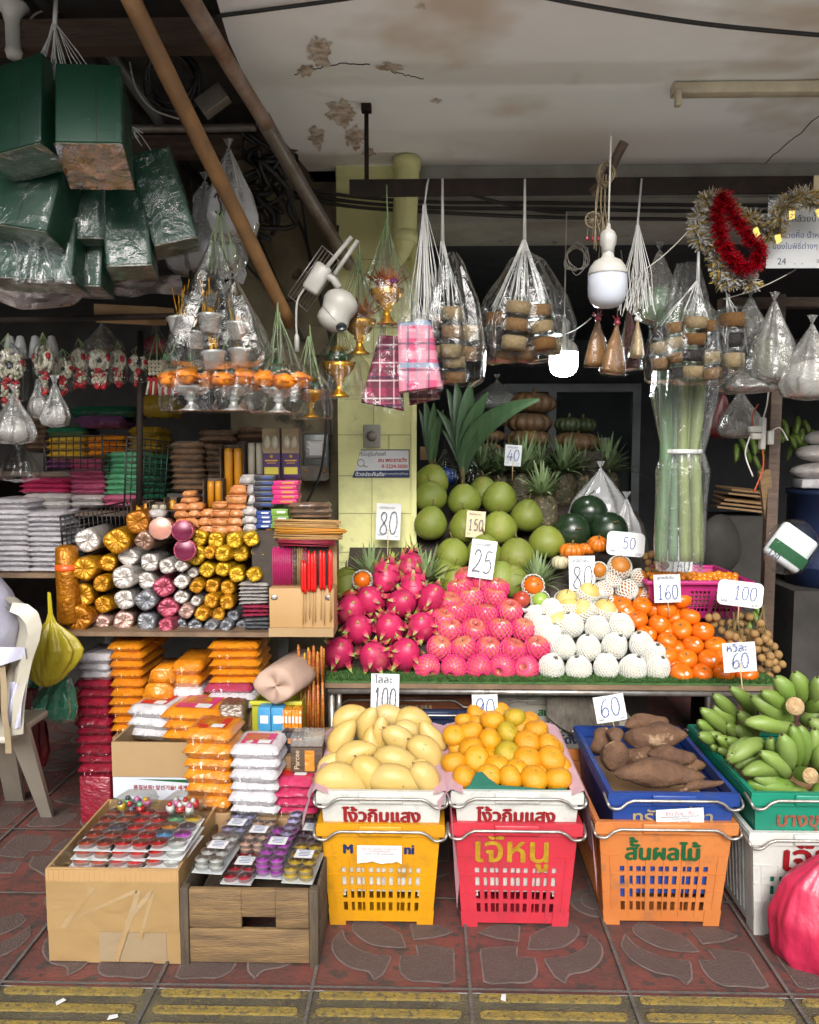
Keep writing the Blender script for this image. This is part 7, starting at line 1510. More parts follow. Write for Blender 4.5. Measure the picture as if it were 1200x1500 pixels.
# ---- silver cups in a big cellophane cone
o=P(322,350,2.55);k=S(2.55);p=thing('cup_bundle','cellophane cone of little silver cups and glittery hearts, hung by green ties','hanging bag',T(o));M['glitter']=mat('silver_glitter',(.6,.6,.58),(.2,.2,.2),220,.2,.9,bump=1,bscale=300)
for j,(x,y,yy)in enumerate(((-58,478,.0),(-14,474,-.03),(26,486,0),(-8,528,-.02),(30,524,.02),(-30,500,.05))):
 q=P(322+x,y,2.55+yy)-o;b=MB();b.lathe([(0,-13*k),(13*k,-13*k),(17*k,8*k),(19*k,9*k),(19*k,12*k),(17.5*k,12*k),(14*k,-6*k),(0,-6*k)],20,0,T(q)@RX(-6)@RY(4*(j%3-1)));b.build('silver_cup',M['silverbowl'],p)
 b=MB();g=random.Random(j)
 for i in range(7):b.tube([q+Vector((g.uniform(-.012,.012),0,.0)),q+Vector((g.uniform(-.03,.03),g.uniform(-.02,.02),g.uniform(.08,.16)))],.0012,4)
 b.build('gilt_stems',M['goldbowl'],p)
for j,(x,y)in enumerate(((308,440),(328,418),(345,440),(352,405),(352,455),(330,405),(280,440))):
 q=P(x,y,2.52)-o;h=[(0,-12),(-10,-1),(-11,6),(-6,10),(0,6),(6,10),(11,6),(10,-1)];b=MB();b.poly([(u*k,v*k)for u,v in h],.004,0,T(q)@RY(20*(j%3-1))@FACE);b.build('glitter_heart',M['glitter'],p)
H=186*k;b=bagfilm([(0,.01,.01),(-H*.3,30*k,.04),(-H*.6,58*k,.07),(-H*.85,74*k,.09),(-H*.95,66*k,.08),(-H,30*k,.04)],0,4,34,16);b.build('clear_bag',M['film_thick'],p,T(-8*k,0,0))
b=MB();strands(b,(-.0,0,.09),[(-.03,0,-.09),(.03,0,-.06),(0,0,-.1)],12,.0018,3);b.build('green_tie',M['pine_leaf'],p);hook(p,.09,'steel',.003,.05)
# ================================================================== green parcels
M['greenpaper']=mat('dark_green_paper',(.010,.062,.036),(.008,.05,.03),4,.5,bump=.05);M['parcelend']=mat('parcel_end',(.12,.13,.09),(.07,.08,.055),20,.5,bump=.4,bscale=50,stretch=(1,1,5))
def parcel(px,py,Y,w,h,d,roll,yaw,tilt,lab,endm='parcelend'):
 k=S(Y);W,H,Dd=w*k,h*k,d*k;p=thing('green_parcel',lab,'parcel',T(P(px,py,Y))@RZ(yaw)@RY(roll)@RX(tilt),'green paper parcels hung in clear wrap')
 b=MB();b.box((0,0,0),(W,Dd,H),None,0,.004);b.box((.12*W,-Dd/2-.0006,0),(.0015,.001,H*.98),None,1);b.build('box',[M['greenpaper'],M['dark']],p)
 b=MB();b.box((0,0,-H/2-.003),(W*.97,Dd*.96,.004));b.build('end_panel',M[endm],p)
 b=MB();q=1.03
 def f(u,v):
  a=u*2*math.pi;ca,sa=math.cos(a),math.sin(a);s=1/max(abs(ca),abs(sa));e=1+.02*nz((ca*4,sa*4,v*5),1,w)
  return Vector((ca*s*(W/2+.004)*e,sa*s*(Dd/2+.004)*e,(v-.5)*(H+.016)+.0*ca))
 b.grid(f,40,14);b.grid(lambda u,v:Vector(((u-.5)*W*1.03,(v-.5)*Dd*1.03,-H/2-.009-.004*nz((u*6,v*6,1),1,h))),12,10);b.build('clear_wrap',M['film_thick'],p);return p
parcel(42,172,2.2,95,135,60,-7,-14,-12,'big green parcel at the picture corner, its seam showing'.replace('picture corner','outer end, highest of all'));parcel(140,185,2.15,86,130,90,-3,12,-21,'tall green parcel with its grey-brown wrapped end facing the street');parcel(40,300,2.3,120,95,60,10,-6,-14,'wide green parcel under the highest one');parcel(120,300,2.4,80,110,50,0,4,-6,'green parcel behind the tall one')
parcel(238,298,2.45,62,130,55,-16,18,-8,'slanting green parcel beside the brown pole');parcel(188,332,2.42,62,130,55,-5,12,-8,'green parcel hanging just behind the slanting one');parcel(60,375,2.38,122,84,60,3,0,-8,'low green parcel wrapped in bright crinkled film','parcelend');parcel(130,385,2.45,60,80,50,2,0,-8,'small low green parcel next to the crinkled one')
b=MB();b.grid(lambda u,v:P(lerp(18,88,u)+24*v*u,lerp(355,416,v),2.3)+Vector((0,-.01-.02*nz((u*7+v,v*2,0),1,5),0)),30,12);one(b,'film_sheet',M['film_thick'],'bright crinkled film hanging over the low green parcel','plastic film')
b=MB();top=P(80,36,2.2);strands(b,tuple(top),[tuple(P(x,y,2.2))for x,y in((50,100),(68,118),(80,118),(95,118),(108,118),(135,120))],22,.0013,6,.01);b.tube([P(82,0,2.2),top],.006,6);one(b,'string_bundle',M['strand'],'bunch of clear strings holding the high green parcels','string')
b=MB();top=P(180,172,2.42);strands(b,tuple(top),[tuple(P(x,y,2.42))for x,y in((182,230),(200,200),(215,215),(178,262))],14,.0013,7,.01);b.tube([P(178,138,2.42),top],.004,6);one(b,'string_bundle',M['strand'],'bunch of clear strings holding the slanting green parcel','string')
M['pinkfilm']=film('dull_pink_film',(.85,.78,.75),haze=.55,hazecol=(.34,.27,.25),lo=.02,hi=.35);M['whitefilm']=film('milky_film',(.9,.9,.9),haze=.55,hazecol=(.55,.55,.55),lo=.02,hi=.4);M['greyfilm']=film('grey_film',(.85,.86,.84),haze=.35,hazecol=(.38,.38,.36),lo=.03,hi=.45,bump=.8)
b=MB();b.grid(lambda u,v:P(lerp(-10,265,u),415+12*math.sin(u*5)+v*(22+8*math.sin(u*9)),2.6)+Vector((0,.03*math.sin(u*20)*v-.02*nz((u*9,v*3,1),1,2),0)),50,8);b.grid(lambda u,v:P(lerp(-10,265,u),415+12*math.sin(u*5),2.6+.35*v)+Vector((0,0,.01*nz((u*9,v*4,3),1))),40,4);one(b,'film_sheet',M['pinkfilm'],'dusty pinkish plastic sheet sagging under the green parcels','plastic film')
for(x,y,w,h,lab,Y)in((182,455,90,16,'flat brown wrapped carton under the dusty plastic sheet',2.65),(178,468,76,12,'thinner brown carton below it under the dusty sheet',2.7)):b=MB();k=S(Y);b.box((0,.1,0),(w*k,.2,h*k),None,0,.003);one(b,'carton',M['boxcard'],lab,'carton',None,T(P(x,y,Y))@RY(3)@RX(8))
b=MB()
for yy in(2.62,2.9):b.tube([P(-30,470,yy),P(285,462,yy)],.01,8)
b.tube([P(206,485,2.9),P(204,740,2.9)],.012,8);b.tube([P(-20,474,2.9),P(-20,474,2.9)+Vector((0,0,.5))],.01,8);b.tube([P(282,464,2.9),P(282,464,2.9)+Vector((0,0,.5))],.01,8);one(b,'pipe_rack',M['steel'],'black pipe rack carrying the parcels and garlands','rack')
def softbag(px,ytop,ybot,Y,w,m,lab,seed,fill=None,fz=.55,group='knotted clear bags',name='plastic_bag',dx=0,sag=1.0):
 k=S(Y);o=P(px,ytop,Y);H=(ybot-ytop)*k;W=w*k/2;p=thing(name,lab,'plastic bag',T(o)@RY(dx),group)
 b=bagfilm([(.012,.004,.004),(0,.01,.01),(-H*.22,W*.4,W*.3),(-H*.5,W*.8,W*.6),(-H*.78,W*sag,W*.75),(-H*.95,W*.85,W*.6),(-H,W*.4,W*.3),(-H*1.0,.002,.002)],0,seed);b.build('bag',M[m],p)
 b=MB();b.ball((.011,.011,.009),8,6,0,T(0,0,.002));b.grid(lambda u,v:Vector((lerp(-.02,.02,u)*v,.006*math.sin(u*9),.01+.035*v)),6,3);b.build('knot',M[m],p)
 if fill:b=MB();b.ball((W*.8,W*.55,H*.26),16,10,0,T(0,0,-H*.7),lambda q,a,v:q*(1+.18*nz(q,14,seed)));b.build('filling',M[fill],p)
 return p
softbag(335,222,345,2.85,80,'whitefilm','milky white carrier bag on a hook behind the brown pole',3,None,group=None);softbag(300,270,400,2.95,110,'whitefilm','large milky sheet bag behind the slanting parcel',5,'w_silverwhite',group=None)
# ================================================================== garlands
def garland(px,py,Y,r,lab,seed,tails=2):
 k=S(Y);p=thing('garland',lab,'garland',T(P(px,py,Y))@RZ((seed*37)%70-35),'jasmine garlands in clear bags');b=MB();g=random.Random(seed)
 for q in range(150):a=g.uniform(0,6.28);t=g.uniform(0,6.28);rr=(r*.72+r*.3*math.cos(t))*k;b.ball(.0062,5,4,0,T(rr*math.cos(a),r*.3*k*math.sin(t),rr*math.sin(a))@SC(1,1,1.3))
 b.build('flower_ring',M['jasmine'],p);b=MB();b.tube([(r*.5*k*math.cos(a*.393),0,r*.5*k*math.sin(a*.393))for a in range(17)],.006,6);b.build('green_lining',M['pine_leaf'],p);b=MB()
 for q in range(14):a=(.2,2.9,4.7)[q%3]+g.uniform(-.2,.2);b.ball(.008,6,5,0,T(r*k*math.cos(a),-.01,r*k*math.sin(a)))
 for t in range(tails):
  x=(t-(tails-1)/2)*r*.7*k
  for q in range(6):b.ball(.009,6,5,0,T(x+g.uniform(-.008,.008),g.uniform(-.008,.008),-r*k*1.15-.004*q));b.ball(.0085,6,5,0,T(x+g.uniform(-.01,.01),g.uniform(-.008,.008),-r*k*2.35-.003*q))
 b.build('red_flowers',M['redbead'],p);b=MB()
 for t in range(tails):
  x=(t-(tails-1)/2)*r*.7*k
  for q in range(26):b.ball(.006,5,4,0,T(x+g.uniform(-.011,.011),g.uniform(-.01,.01),-r*k*lerp(1.3,2.3,q/26)))
 b.build('flower_tails',M['jasmine'],p);b=MB()
 for q in range(5):b.tube([(g.uniform(-.01,.01),0,r*k*1.0),(g.uniform(-.03,.03),0,r*k*1.5),(0,0,r*k*2.2)],.0016,4)
 b.build('green_tie',M['pine_leaf'],p);b=bagfilm([(r*k*1.6,.01,.01),(r*k*.9,r*k,r*k*.5),(-r*k*.5,r*k*1.25,r*k*.6),(-r*k*2.4,r*k*1.1,r*k*.5),(-r*k*2.6,r*k*.4,.02)],0,seed,20,10);b.build('clear_bag',M['film'],p)
for k,(x,y,r,Y,t,w)in enumerate(((14,535,21,2.85,2,'at the outer end of the row'),(64,527,18,2.8,1,'largest full ring with a pale centre'),(92,540,13,2.86,1,'turned edgeways beside the largest ring'),(116,527,14,2.88,2,'half turned, with two fat tails'),(145,528,14,2.84,2,'with a red knot and two tails, mid row'),(172,528,13,2.88,1,'small ring by the green ties'),(202,532,11,2.9,1,'small edge-on ring by the frame pole'))):garland(x,y,Y,r,'white jasmine garland with red flowers, '+w,k+1,t)
for k,x in enumerate((230,250)):
 o=P(x,530,2.9);kk=S(2.9);b=MB()
 for i in range(5):
  for j in range(4):b.ball(.008,6,5,0,T((i-2)*.0135,0,-(j)*.014))
 for i in range(8):b.ball(.009,6,5,1,T((i-3.5)*.009,0,-.062-.006*(i%2)));b.tube([((i-3.5)*.008,0,-.06),((i-3.5)*.012,0,-.12)],.005,5,1 if i%2 else 0)
 b.tube([(0,0,.1),(0,0,.0)],.003,5,2);b.tube([(0,0,.1),(.03,0,.005)],.002,5,2);b.tube([(0,0,.1),(-.03,0,.005)],.002,5,2);one(b,'beaded_charm',[M['jasmine'],M['redbead'],M['pine_leaf']],'beaded square garland with a red fringe, '+('nearer the frame pole','nearer the silver cups')[k],'garland','beaded square garlands',T(o))
for x,yt,yb,Y,w,lab in((20,582,650,2.75,62,'large clear bag of white discs under the outer garland'),(80,568,625,2.78,40,'clear bag of white discs under the largest garland'),(57,560,612,2.85,34,'small clear bag squeezed between the disc bags'),(10,610,640,2.8,40,'clear bag bulging below the outer garland')):softbag(x,yt,yb,Y,w,'greyfilm',lab,x,'w_silverwhite',group='clear bags of white discs')
for x in(15,30,52,76):b=MB();b.lathe([(.026,-.05),(.02,0),(.012,.03),(0,.035)],14);one(b,'paper_cone',M['whitefilm'],'small white cone cup, %s along the garland row'%{15:'first',30:'second',52:'third',76:'fourth'}[x],'cone cup','white cone cups',T(P(x,505,2.95)))
softbag(150,478,520,2.98,60,'greyfilm','clear bag with a pinkish bundle behind the garlands',21,'w_purple',group=None);softbag(225,470,520,3.0,40,'film','red bundle in a clear bag behind the frame pole',22,'w_crimson',group=None);softbag(248,505,530,2.85,26,'film','small clear bag of green ornaments by the silver cups',23,'wax_green',group=None)
# ================================================================== back shelves
b=MB();solid(b,(-3.2,2.98,P(0,842,2.98).z-.012),(P(88,842,2.98).x,3.5,P(0,840,2.98).z));one(b,'shelf_board',M['plywood'],'pale shelf board carrying the white film stacks','shelf')
b=MB();zs=P(100,748,3.15).z;solid(b,(-3.2,3.12,zs-.02),(P(248,748,3.15).x,3.9,zs));one(b,'shelf_board',M['darkwood'],'dark shelf board under the pink and mint stacks','shelf')
b=MB();solid(b,(-3.2,3.3,P(0,843,2.98).z+.0),(P(86,800,3.3).x,3.5,zs-.021));one(b,'wooden_box',M['dark'],'black box behind the white film stacks','box')
stack(-22,38,733,840,14,3.0,.24,'w_white','film_packet','packet','white film packet in the outer tall stack on the shelf','stacks of white packets');stack(40,89,752,840,12,3.0,.24,'w_white','film_packet','packet','white film packet in the stack by the wire basket','stacks of white packets')
stack(28,100,702,724,3,3.16,.2,'w_hotpink','cloth_packet','packet','hot pink folded packet in the low pile on the dark shelf','hot pink packets');stack(100,152,674,726,7,3.18,.2,'w_pink','cloth_packet','packet','pale pink folded packet beside the mint stack','pale pink packets');stack(152,204,664,728,8,3.18,.2,'w_mint','cloth_packet','packet','mint green folded packet in the stack by the frame pole','mint green packets');stack(150,205,728,746,2,3.15,.2,'w_pink','cloth_packet','packet','pink packet under the mint stack','pink packets under the mint ones');stack(100,151,728,746,2,3.15,.2,'w_silverwhite','cloth_packet','packet','silvery packet under the pale pink stack','silvery packets');stack(30,99,726,746,2,3.13,.2,'w_silverwhite','cloth_packet','packet','silvery film packet under the hot pink pile','silvery packets');stack(208,245,668,735,7,3.2,.2,'w_dgreen','cloth_packet','packet','dark green folded packet behind the frame pole','dark green packets')
b=MB();z2=P(100,690,3.5).z;solid(b,(-3.2,3.42,z2-.02),(P(250,690,3.5).x,4.2,z2));one(b,'shelf_board',M['darkwood'],'dark shelf board deeper inside under the yellow packets','shelf')
for x0,x1,yt,yb,n,m,lab in((68,124,642,674,3,'w_yellow','olive yellow packet behind the wire basket'),(126,186,640,672,3,'w_orange','orange packet behind the wire basket'),(188,232,628,665,3,'w_yellow','bright yellow packet behind the frame pole'),(66,100,674,690,2,'w_purple','purple packet low behind the wire basket'),(64,122,628,641,1,'w_dgreen','long green packet above the olive yellow ones'),(110,180,612,628,1,'w_purple','long plum packet above the orange ones'),(100,200,598,612,1,'w_dgreen','dark green packet uppermost on the deep shelf'),(205,250,585,612,1,'w_yellow','dull mustard packet high behind the frame pole'),(36,66,614,662,6,'w_brown','rusty brown packet in the dim corner stack')):stack(x0,x1,yt,yb,n,3.46,.2,m,'cloth_packet','packet',lab,'packets on the deep shelf' if n>1 else None)
b=MB()
for x0,x1,y in((64,124,692),(126,187,674),(188,232,667),(36,66,664)):q0,q1=P(x0,y,3.46),P(x1,y,3.46);b.box(((q0.x+q1.x)/2,3.56,(q0.z+z2)/2),(q1.x-q0.x,.18,abs(q0.z-z2)+.001))
one(b,'wooden_box',M['dark'],'black box beneath the packets on the deep shelf','box')
def wire(b,c0,c1,c2,c3,nu,nv,r=.0022):
 for i in range(nu+1):b.tube([c0.lerp(c1,i/nu),c3.lerp(c2,i/nu)],r*(1.6 if i in(0,nu)else 1),5)
 for j in range(nv+1):b.tube([c0.lerp(c3,j/nv),c1.lerp(c2,j/nv)],r*(1.6 if j in(0,nv)else 1),5)
for pts,Y0,Y1,nu,nv,lab in(([(65,640),(150,638),(150,688),(65,690)],3.12,3.12,8,5,'black wire basket front before the olive yellow packets'),([(150,645),(190,645),(190,690),(150,690)],3.14,3.3,4,5,'black wire basket end before the orange packets'),([(186,640),(247,647),(240,740),(182,740)],2.95,3.1,7,11,'bent black wire panel by the frame pole'),([(88,756),(186,735),(190,790),(92,802)],2.9,3.1,15,5,'fine black wire tray edge above the foil rolls')):
 c=[P(pts[0][0],pts[0][1],Y0),P(pts[1][0],pts[1][1],Y1),P(pts[2][0],pts[2][1],Y1),P(pts[3][0],pts[3][1],Y0)];b=MB();wire(b,*c,nu,nv);one(b,'wire_basket',M['cable'],lab,'wire basket')
softbag(28,650,706,3.05,56,'film_thick','empty shiny clear bag hanging by the hot pink pile',31,None,group=None)
# ================================================================== chair and bags beside the stack
Yc2=2.35;p=thing('plastic_chair','cream plastic armchair seen from behind with lilac clothing over it','chair',T(0,0,0));M['chairp']=mat('cream_plastic',(.55,.52,.44),(.47,.44,.37),5,.4,grime=.2)
L=[(14,884),(36,886),(52,898),(58,918),(54,940),(44,968),(37,1000),(32,1040),(30,1078)];L2=[(14,896),(28,902),(38,914),(41,932),(36,952),(28,980),(22,1008),(18,1040),(16,1078)]
def at_(Q,v):t=v*(len(Q)-1);i=min(int(t),len(Q)-2);q,w=spline([(x,y,0)for x,y in Q],1)[i],Q[i+1];return lerp(Q[i][0],Q[i+1][0],t-i),lerp(Q[i][1],Q[i+1][1],t-i)
b=MB();b.grid(lambda u,v:P(lerp(at_(L2,v)[0],at_(L,v)[0],u),lerp(at_(L2,v)[1],at_(L,v)[1],u),Yc2-.02)+Vector((0,.016*u*u+.004*math.sin(u*3.1),0)),5,30);b.grid(lambda u,v:P(*at_(L,v),Yc2-.004)+Vector((-.09*u,.12*u,0)),14,30);b.grid(lambda u,v:P(*at_(L2,v),Yc2-.02)+Vector((-.09*u,.12*u,0)),14,30);b.build('backrest',M['chairp'],p)
z_=P(0,1078,Yc2).z;xb0=P(24,1078,Yc2).x;b=MB();b.box((xb0-.25,Yc2+.12,z_-.012),(.46,.26,.024),None,0,.008);b.build('seat',M['chairp'],p)
for pts,Y0,Y1 in(([(8,1066),(38,1060),(76,1190),(60,1204)],Yc2+.02,G(66,1200).y),([(-14,1070),(16,1066),(34,1170),(8,1178)],Yc2+.1,G(20,1176).y)):
 q=[P(*pts[0],Y0),P(*pts[1],Y0),P(*pts[2],Y1),P(*pts[3],Y1)];q[2].z=q[3].z=.006;b=MB();n=Vector((0,.02,0));vs=q+[v+n for v in q];b.add(vs,[(0,1,2,3),(7,6,5,4),(0,4,5,1),(1,5,6,2),(2,6,7,3),(3,7,4,0)],0,False);b.build('leg',M['chairp'],p)
M['lilac']=mat('lilac_white_shirt',(.60,.60,.72),(.50,.50,.62),5,.85,bump=.5,bscale=12);M['skin']=mat('skin',(.36,.2,.13),rough=.5,sub=.1);M['hair']=mat('dark_hair',(.012,.01,.009),rough=.5);M['khaki']=mat('beige_apron',(.36,.29,.19),(.28,.22,.14),6,.85,bump=.3,bscale=30)
xs=xb0-.16;ys=Yc2+.1;zs_=z_+.1
V,E_,RR=[],[],[]
def joint(par,x,y,z,r):
 V.append((x,y,z));RR.append(r)
 if par is not None:E_.append((par,len(V)-1))
 return len(V)-1
hip=joint(None,xs+.02,ys-.02,zs_,.155);sp1=joint(hip,xs+.055,ys-.04,zs_+.17,.17);sp2=joint(sp1,xs-.1,ys,zs_+.34,.15);nk=joint(sp2,xs-.28,ys,zs_+.49,.06);hd=joint(nk,xs-.34,ys,zs_+.57,.085);joint(hd,xs-.37,ys,zs_+.69,.09)
for sy in(-1,1):
 th=joint(hip,xs-.1,ys+sy*.09,zs_-.01,.09);kn=joint(th,xs-.44,ys+sy*.11,zs_+.0,.062);an=joint(kn,xs-.42,ys+sy*.11,.09,.042);joint(an,xs-.58,ys+sy*.12,.045,.034)
 sh=joint(sp2,xs-.2,ys+sy*.18,zs_+.39,.07);el=joint(sh,xs-.22,ys+sy*.22,zs_+.17,.047);wr=joint(el,xs-.38,ys+sy*.16,zs_+.1,.03);pm=joint(wr,xs-.45,ys+sy*.15,zs_+.085,.028)
 for q in range(4):f0=joint(pm,xs-.5,ys+sy*(.12+.021*q),zs_+.08,.009);f1=joint(f0,xs-.535-.006*(q in(1,2)),ys+sy*(.12+.022*q),zs_+.066,.008);joint(f1,xs-.56-.008*(q in(1,2)),ys+sy*(.12+.022*q),zs_+.045,.007)
 t0=joint(wr,xs-.43,ys+sy*.11,zs_+.09,.011);joint(t0,xs-.47,ys+sy*.09,zs_+.075,.009)
me=bpy.data.meshes.new('person');me.from_pydata(V,E_,[]);o=bpy.data.objects.new('person',me);COL.objects.link(o);sk=o.modifiers.new('skin','SKIN');o.modifiers.new('smooth','SUBSURF').levels=2
for i,sv in enumerate(me.skin_vertices[0].data):sv.radius=(RR[i],RR[i]*(1.22 if i in(0,1,2)else 1));sv.use_root=i==0
dg=bpy.context.evaluated_depsgraph_get();dg.update();m2=bpy.data.meshes.new_from_object(o.evaluated_get(dg));o.modifiers.clear();o.data=m2;m2.materials.clear()
for m_ in('lilac','skin','khaki'):m2.materials.append(M[m_])
for f in m2.polygons:
 c=f.center;f.use_smooth=True;f.material_index=1 if c.z>zs_+.49 or(c.x<xs-.3 and c.z>zs_+.06)or c.z<.1 else 2 if c.z<zs_+.12 else 0
tag(o,'person in a pale lilac shirt and beige apron sitting on the cream plastic chair','person')
b=MB();b.ball((.098,.088,.105),18,12,0,T(xs-.345,ys,zs_+.665));b.build('hair',M['hair'],o)
b=MB();b.grid(lambda u,v:P(lerp(-30,36,u),lerp(948,980-14*u,v),Yc2-.03)+Vector((-.0,.02*math.sin(u*9)*v,0)),16,6);b.grid(lambda u,v:P(lerp(14,38,u)-8*v,lerp(1000,1066,v),Yc2-.012)+Vector((0,.01*math.sin(u*9+v*4),0)),10,10);b.build('shirt_hem',M['lilac'],o)
b=MB();q=[P(2,972,Yc2-.035),P(8,1005,Yc2-.035),P(11,1050,Yc2-.035),P(13,1100,Yc2-.03)];b.grid(lambda u,v:P(lerp(2,12,v)+9*(u-.5),lerp(970,1104,v),Yc2-.036)+Vector((0,.004*math.sin(v*9),0)),2,14);b.build('apron_tie',M['khaki'],o)
M['ybag']=mat('yellow_plastic_bag',(.52,.44,.04),(.44,.37,.035),7,.35,bump=.5,bscale=22,stretch=(2.5,2.5,.5),sub=.1);M['gbag']=film('green_bag_film',(.28,.6,.45),haze=.5,hazecol=(.02,.22,.13),lo=.06,hi=.55,stretch=(2,2,.6));M['rbag']=mat('dark_red_bag',(.16,.012,.02),(.1,.01,.015),6,.35,bump=.5,bscale=20);M['rosebag']=mat('rose_pink_bag',(.62,.045,.12),(.46,.03,.09),6,.42,bump=.8,bscale=13,sub=.1,stretch=(1.5,1.5,.7),coat=.15)
def fullbag(pts,Y,m,lab,seed,depth=.5,fo=.1):
 """bag whose outline is given as (y, half width px, x centre px)"""
 b=MB();n=len(pts)
 def fn(u,v):
  t=v*(n-1);i=min(int(t),n-2);f=t-i;f2=f;y,w,x=(lerp(pts[i][j],pts[i+1][j],f2)for j in range(3));c=P(x,y,Y);a=u*6.2832;W=w*S(Y);fold=1+fo*math.sin(a*9+seed+2*v)*(1-v)**.8+.09*nz((math.cos(a)*2.2,math.sin(a)*2.2,v*4),1,seed)-.12*abs(nz((math.cos(a)*2.6+v,math.sin(a)*2.6,v*5-a*.3),1,seed+9))+.05+.03*nz((math.cos(a)*6,math.sin(a)*6,v*9),1,seed);return c+Vector((W*math.cos(a)*fold,W*depth*math.sin(a)*fold+depth*0,.008*nz((math.cos(a)*3,v*4,seed),1)))
 b.grid(fn,110,60);return one(b,'plastic_bag',M[m],lab,'plastic bag')
fullbag([(868,2,72),(900,3,74),(912,7,75),(922,18,77),(936,31,78),(950,40,79),(962,40,77),(978,34,73),(992,26,70),(1002,14,68),(1005,1,68)],2.62,'ybag','full yellow plastic bag hanging by its handles from the table corner',1,.5,.2);fullbag([(985,3,92),(995,14,90),(1015,26,84),(1035,34,80),(1048,32,80),(1056,20,90),(1058,1,92)],2.72,'gbag','green see-through plastic bag hanging under the yellow one',2);fullbag([(1010,14,40),(1060,26,42),(1100,28,45),(1122,20,46),(1126,1,46)],2.9,'rbag','dark red bag on the floor behind the chair',3)
fullbag([(960,10,40),(1000,16,42),(1035,10,40)],2.95,'gbag','dark green cloth bundle behind the chair rim',4)
yb_=G(1180,1440).y;fullbag([(1250,6,1225),(1262,24,1217),(1290,55,1208),(1340,80,1212),(1390,82,1216),(1420,72,1220),(1440,50,1222),(1445,2,1222)],yb_+.1,'rosebag','rose pink plastic bag standing on the pavement by the white crate',6,.7,.03)
# ================================================================== white camera on the grey pipe
Yq=2.75;p=thing('security_camera','white round security camera with two aerials on a wire rack','camera',T(P(495,450,Yq)));o=P(495,450,Yq);k=S(Yq);M['camw']=mat('camera_white',(.54,.53,.49),rough=.35)
b=MB();p0,p1=P(508,426,Yq)-o,P(481,484,Yq-.01)-o;b.tube([p0.lerp(p1,t)for t in(0,.03,.1,.2,.32,.45,.58,.7,.82,.92,.98,1)],[r*k for r in(1,10,18,24,26,24,22,23.5,23,17,10,.5)],24,0,False);b.build('camera_head',M['camw'],p);b=MB();b.lathe([(22.8*k,-.001),(23.0*k,.001)],24,0,T(P(488,466,Yq-.01)-o)@RY(50));b.lathe([(0,.0),(7*k,0),(8*k,-.004)],16,1,T(P(500,478,Yq-.07)-o)@RX(60));b.build('seam_and_lens',[M['greypipe'],M['darkglass']],p)
b=MB();b.box((0,0,0),(26*k,.04,44*k),T(P(465,408,Yq)-o)@RY(32),0,.012);b.tube([P(468,400,Yq)-o,P(488,408,Yq)-o,P(497,422,Yq)-o],.014,8);b.build('mount',M['camw'],p)
for x0,y0,x1,y1 in((473,398,515,347),(490,402,524,352)):b=MB();b.tube([P(x0,y0,Yq-.01)-o,P(x1,y1,Yq-.01)-o],[.0085,.0075],8);b.build('aerial',M['camw'],p)
b=MB();b.tube(spline([P(448,420,Yq)-o,P(436,440,Yq)-o,P(434,470,Yq)-o,P(435,492,Yq)-o],4),.004,6);b.lathe([(0,0),(.009,0),(.009,.05),(.005,.06),(0,.06)],10,0,T(P(435,515,Yq)-o));b.build('cable_plug',M['camw'],p);b=MB();wire(b,P(472,360,Yq+.04),P(500,385,Yq+.04),P(450,456,Yq+.04),P(422,432,Yq+.04),7,2,.0016);one(b,'wire_rack',M['galv'],'small silver wire rack behind the white security camera','wire rack')
b=MB();b.box((0,0,0),(30*S(3.66),.03,40*S(3.66)),None,0,.005);one(b,'switch_box',M['beige'],'old beige switch box on the wall under the camera','switch box',None,T(P(470,500,3.67)))
# ================================================================== tinsel, paper notice
def tinsel(pts,Y,r,mats,lab,n,seed):
 g=random.Random(seed);pp=spline([P(x,y,Y)for x,y in pts],10);b=MB();k=len(pp)
 for i in range(n):
  t=g.uniform(0,k-1.01);j=int(t);c=pp[j].lerp(pp[j+1],t-j);d=Vector((g.gauss(0,1),g.gauss(0,1),g.gauss(0,1))).normalized();s=d.orthogonal().normalized()*.003;e=c+d*r*g.uniform(.6,1.1)+Vector((0,0,-.004));b.add([c-s,c+s,e+s*.6,e-s*.6],[(0,1,2,3)],g.randrange(len(mats)),False)
 b.tube(pp,.003,5);one(b,'tinsel_garland',[M[m]for m in mats],lab,'tinsel')
for nm,c in(('t_red',(.55,.01,.03)),('t_silver',(.95,.95,.95)),('t_gold',(.8,.6,.16))):M[nm]=mat(nm,c,rough=.25,metal=.45)
tinsel([(1058,285),(1052,320),(1062,360),(1082,388),(1106,388),(1112,365),(1094,342),(1074,310),(1060,285)],2.76,.034,['t_red'],'loop of red tinsel hanging from the rail',2600,1);tinsel([(1040,288),(1022,320),(1026,350),(1046,360),(1052,390),(1060,410),(1085,405),(1104,415)],2.8,.04,['t_silver','t_silver','t_gold'],'silver tinsel trailing below the red loop',2200,2);tinsel([(1030,300),(1045,290),(1080,315),(1105,322),(1130,345),(1145,325)],2.82,.042,['t_silver','t_gold'],'silver and gold tinsel between red loop and paper notice',1500,3);tinsel([(1140,320),(1155,298),(1180,288),(1215,300)],2.78,.048,['t_gold','t_silver'],'gold and silver tinsel draped over the paper notice',1500,4)
b=MB();g=random.Random(4)
for x,y in((1140,350),(1108,340),(1160,315),(1200,312)):b.poly([(-.01,-.015),(.009,-.012),(.012,.013),(-.008,.015)],.0006,0,T(P(x,y,2.75))@RY(g.uniform(-40,40))@FACE)
one(b,'gold_tags',M['t_gold'],'small shiny gold tags dangling in the tinsel','gold tags')
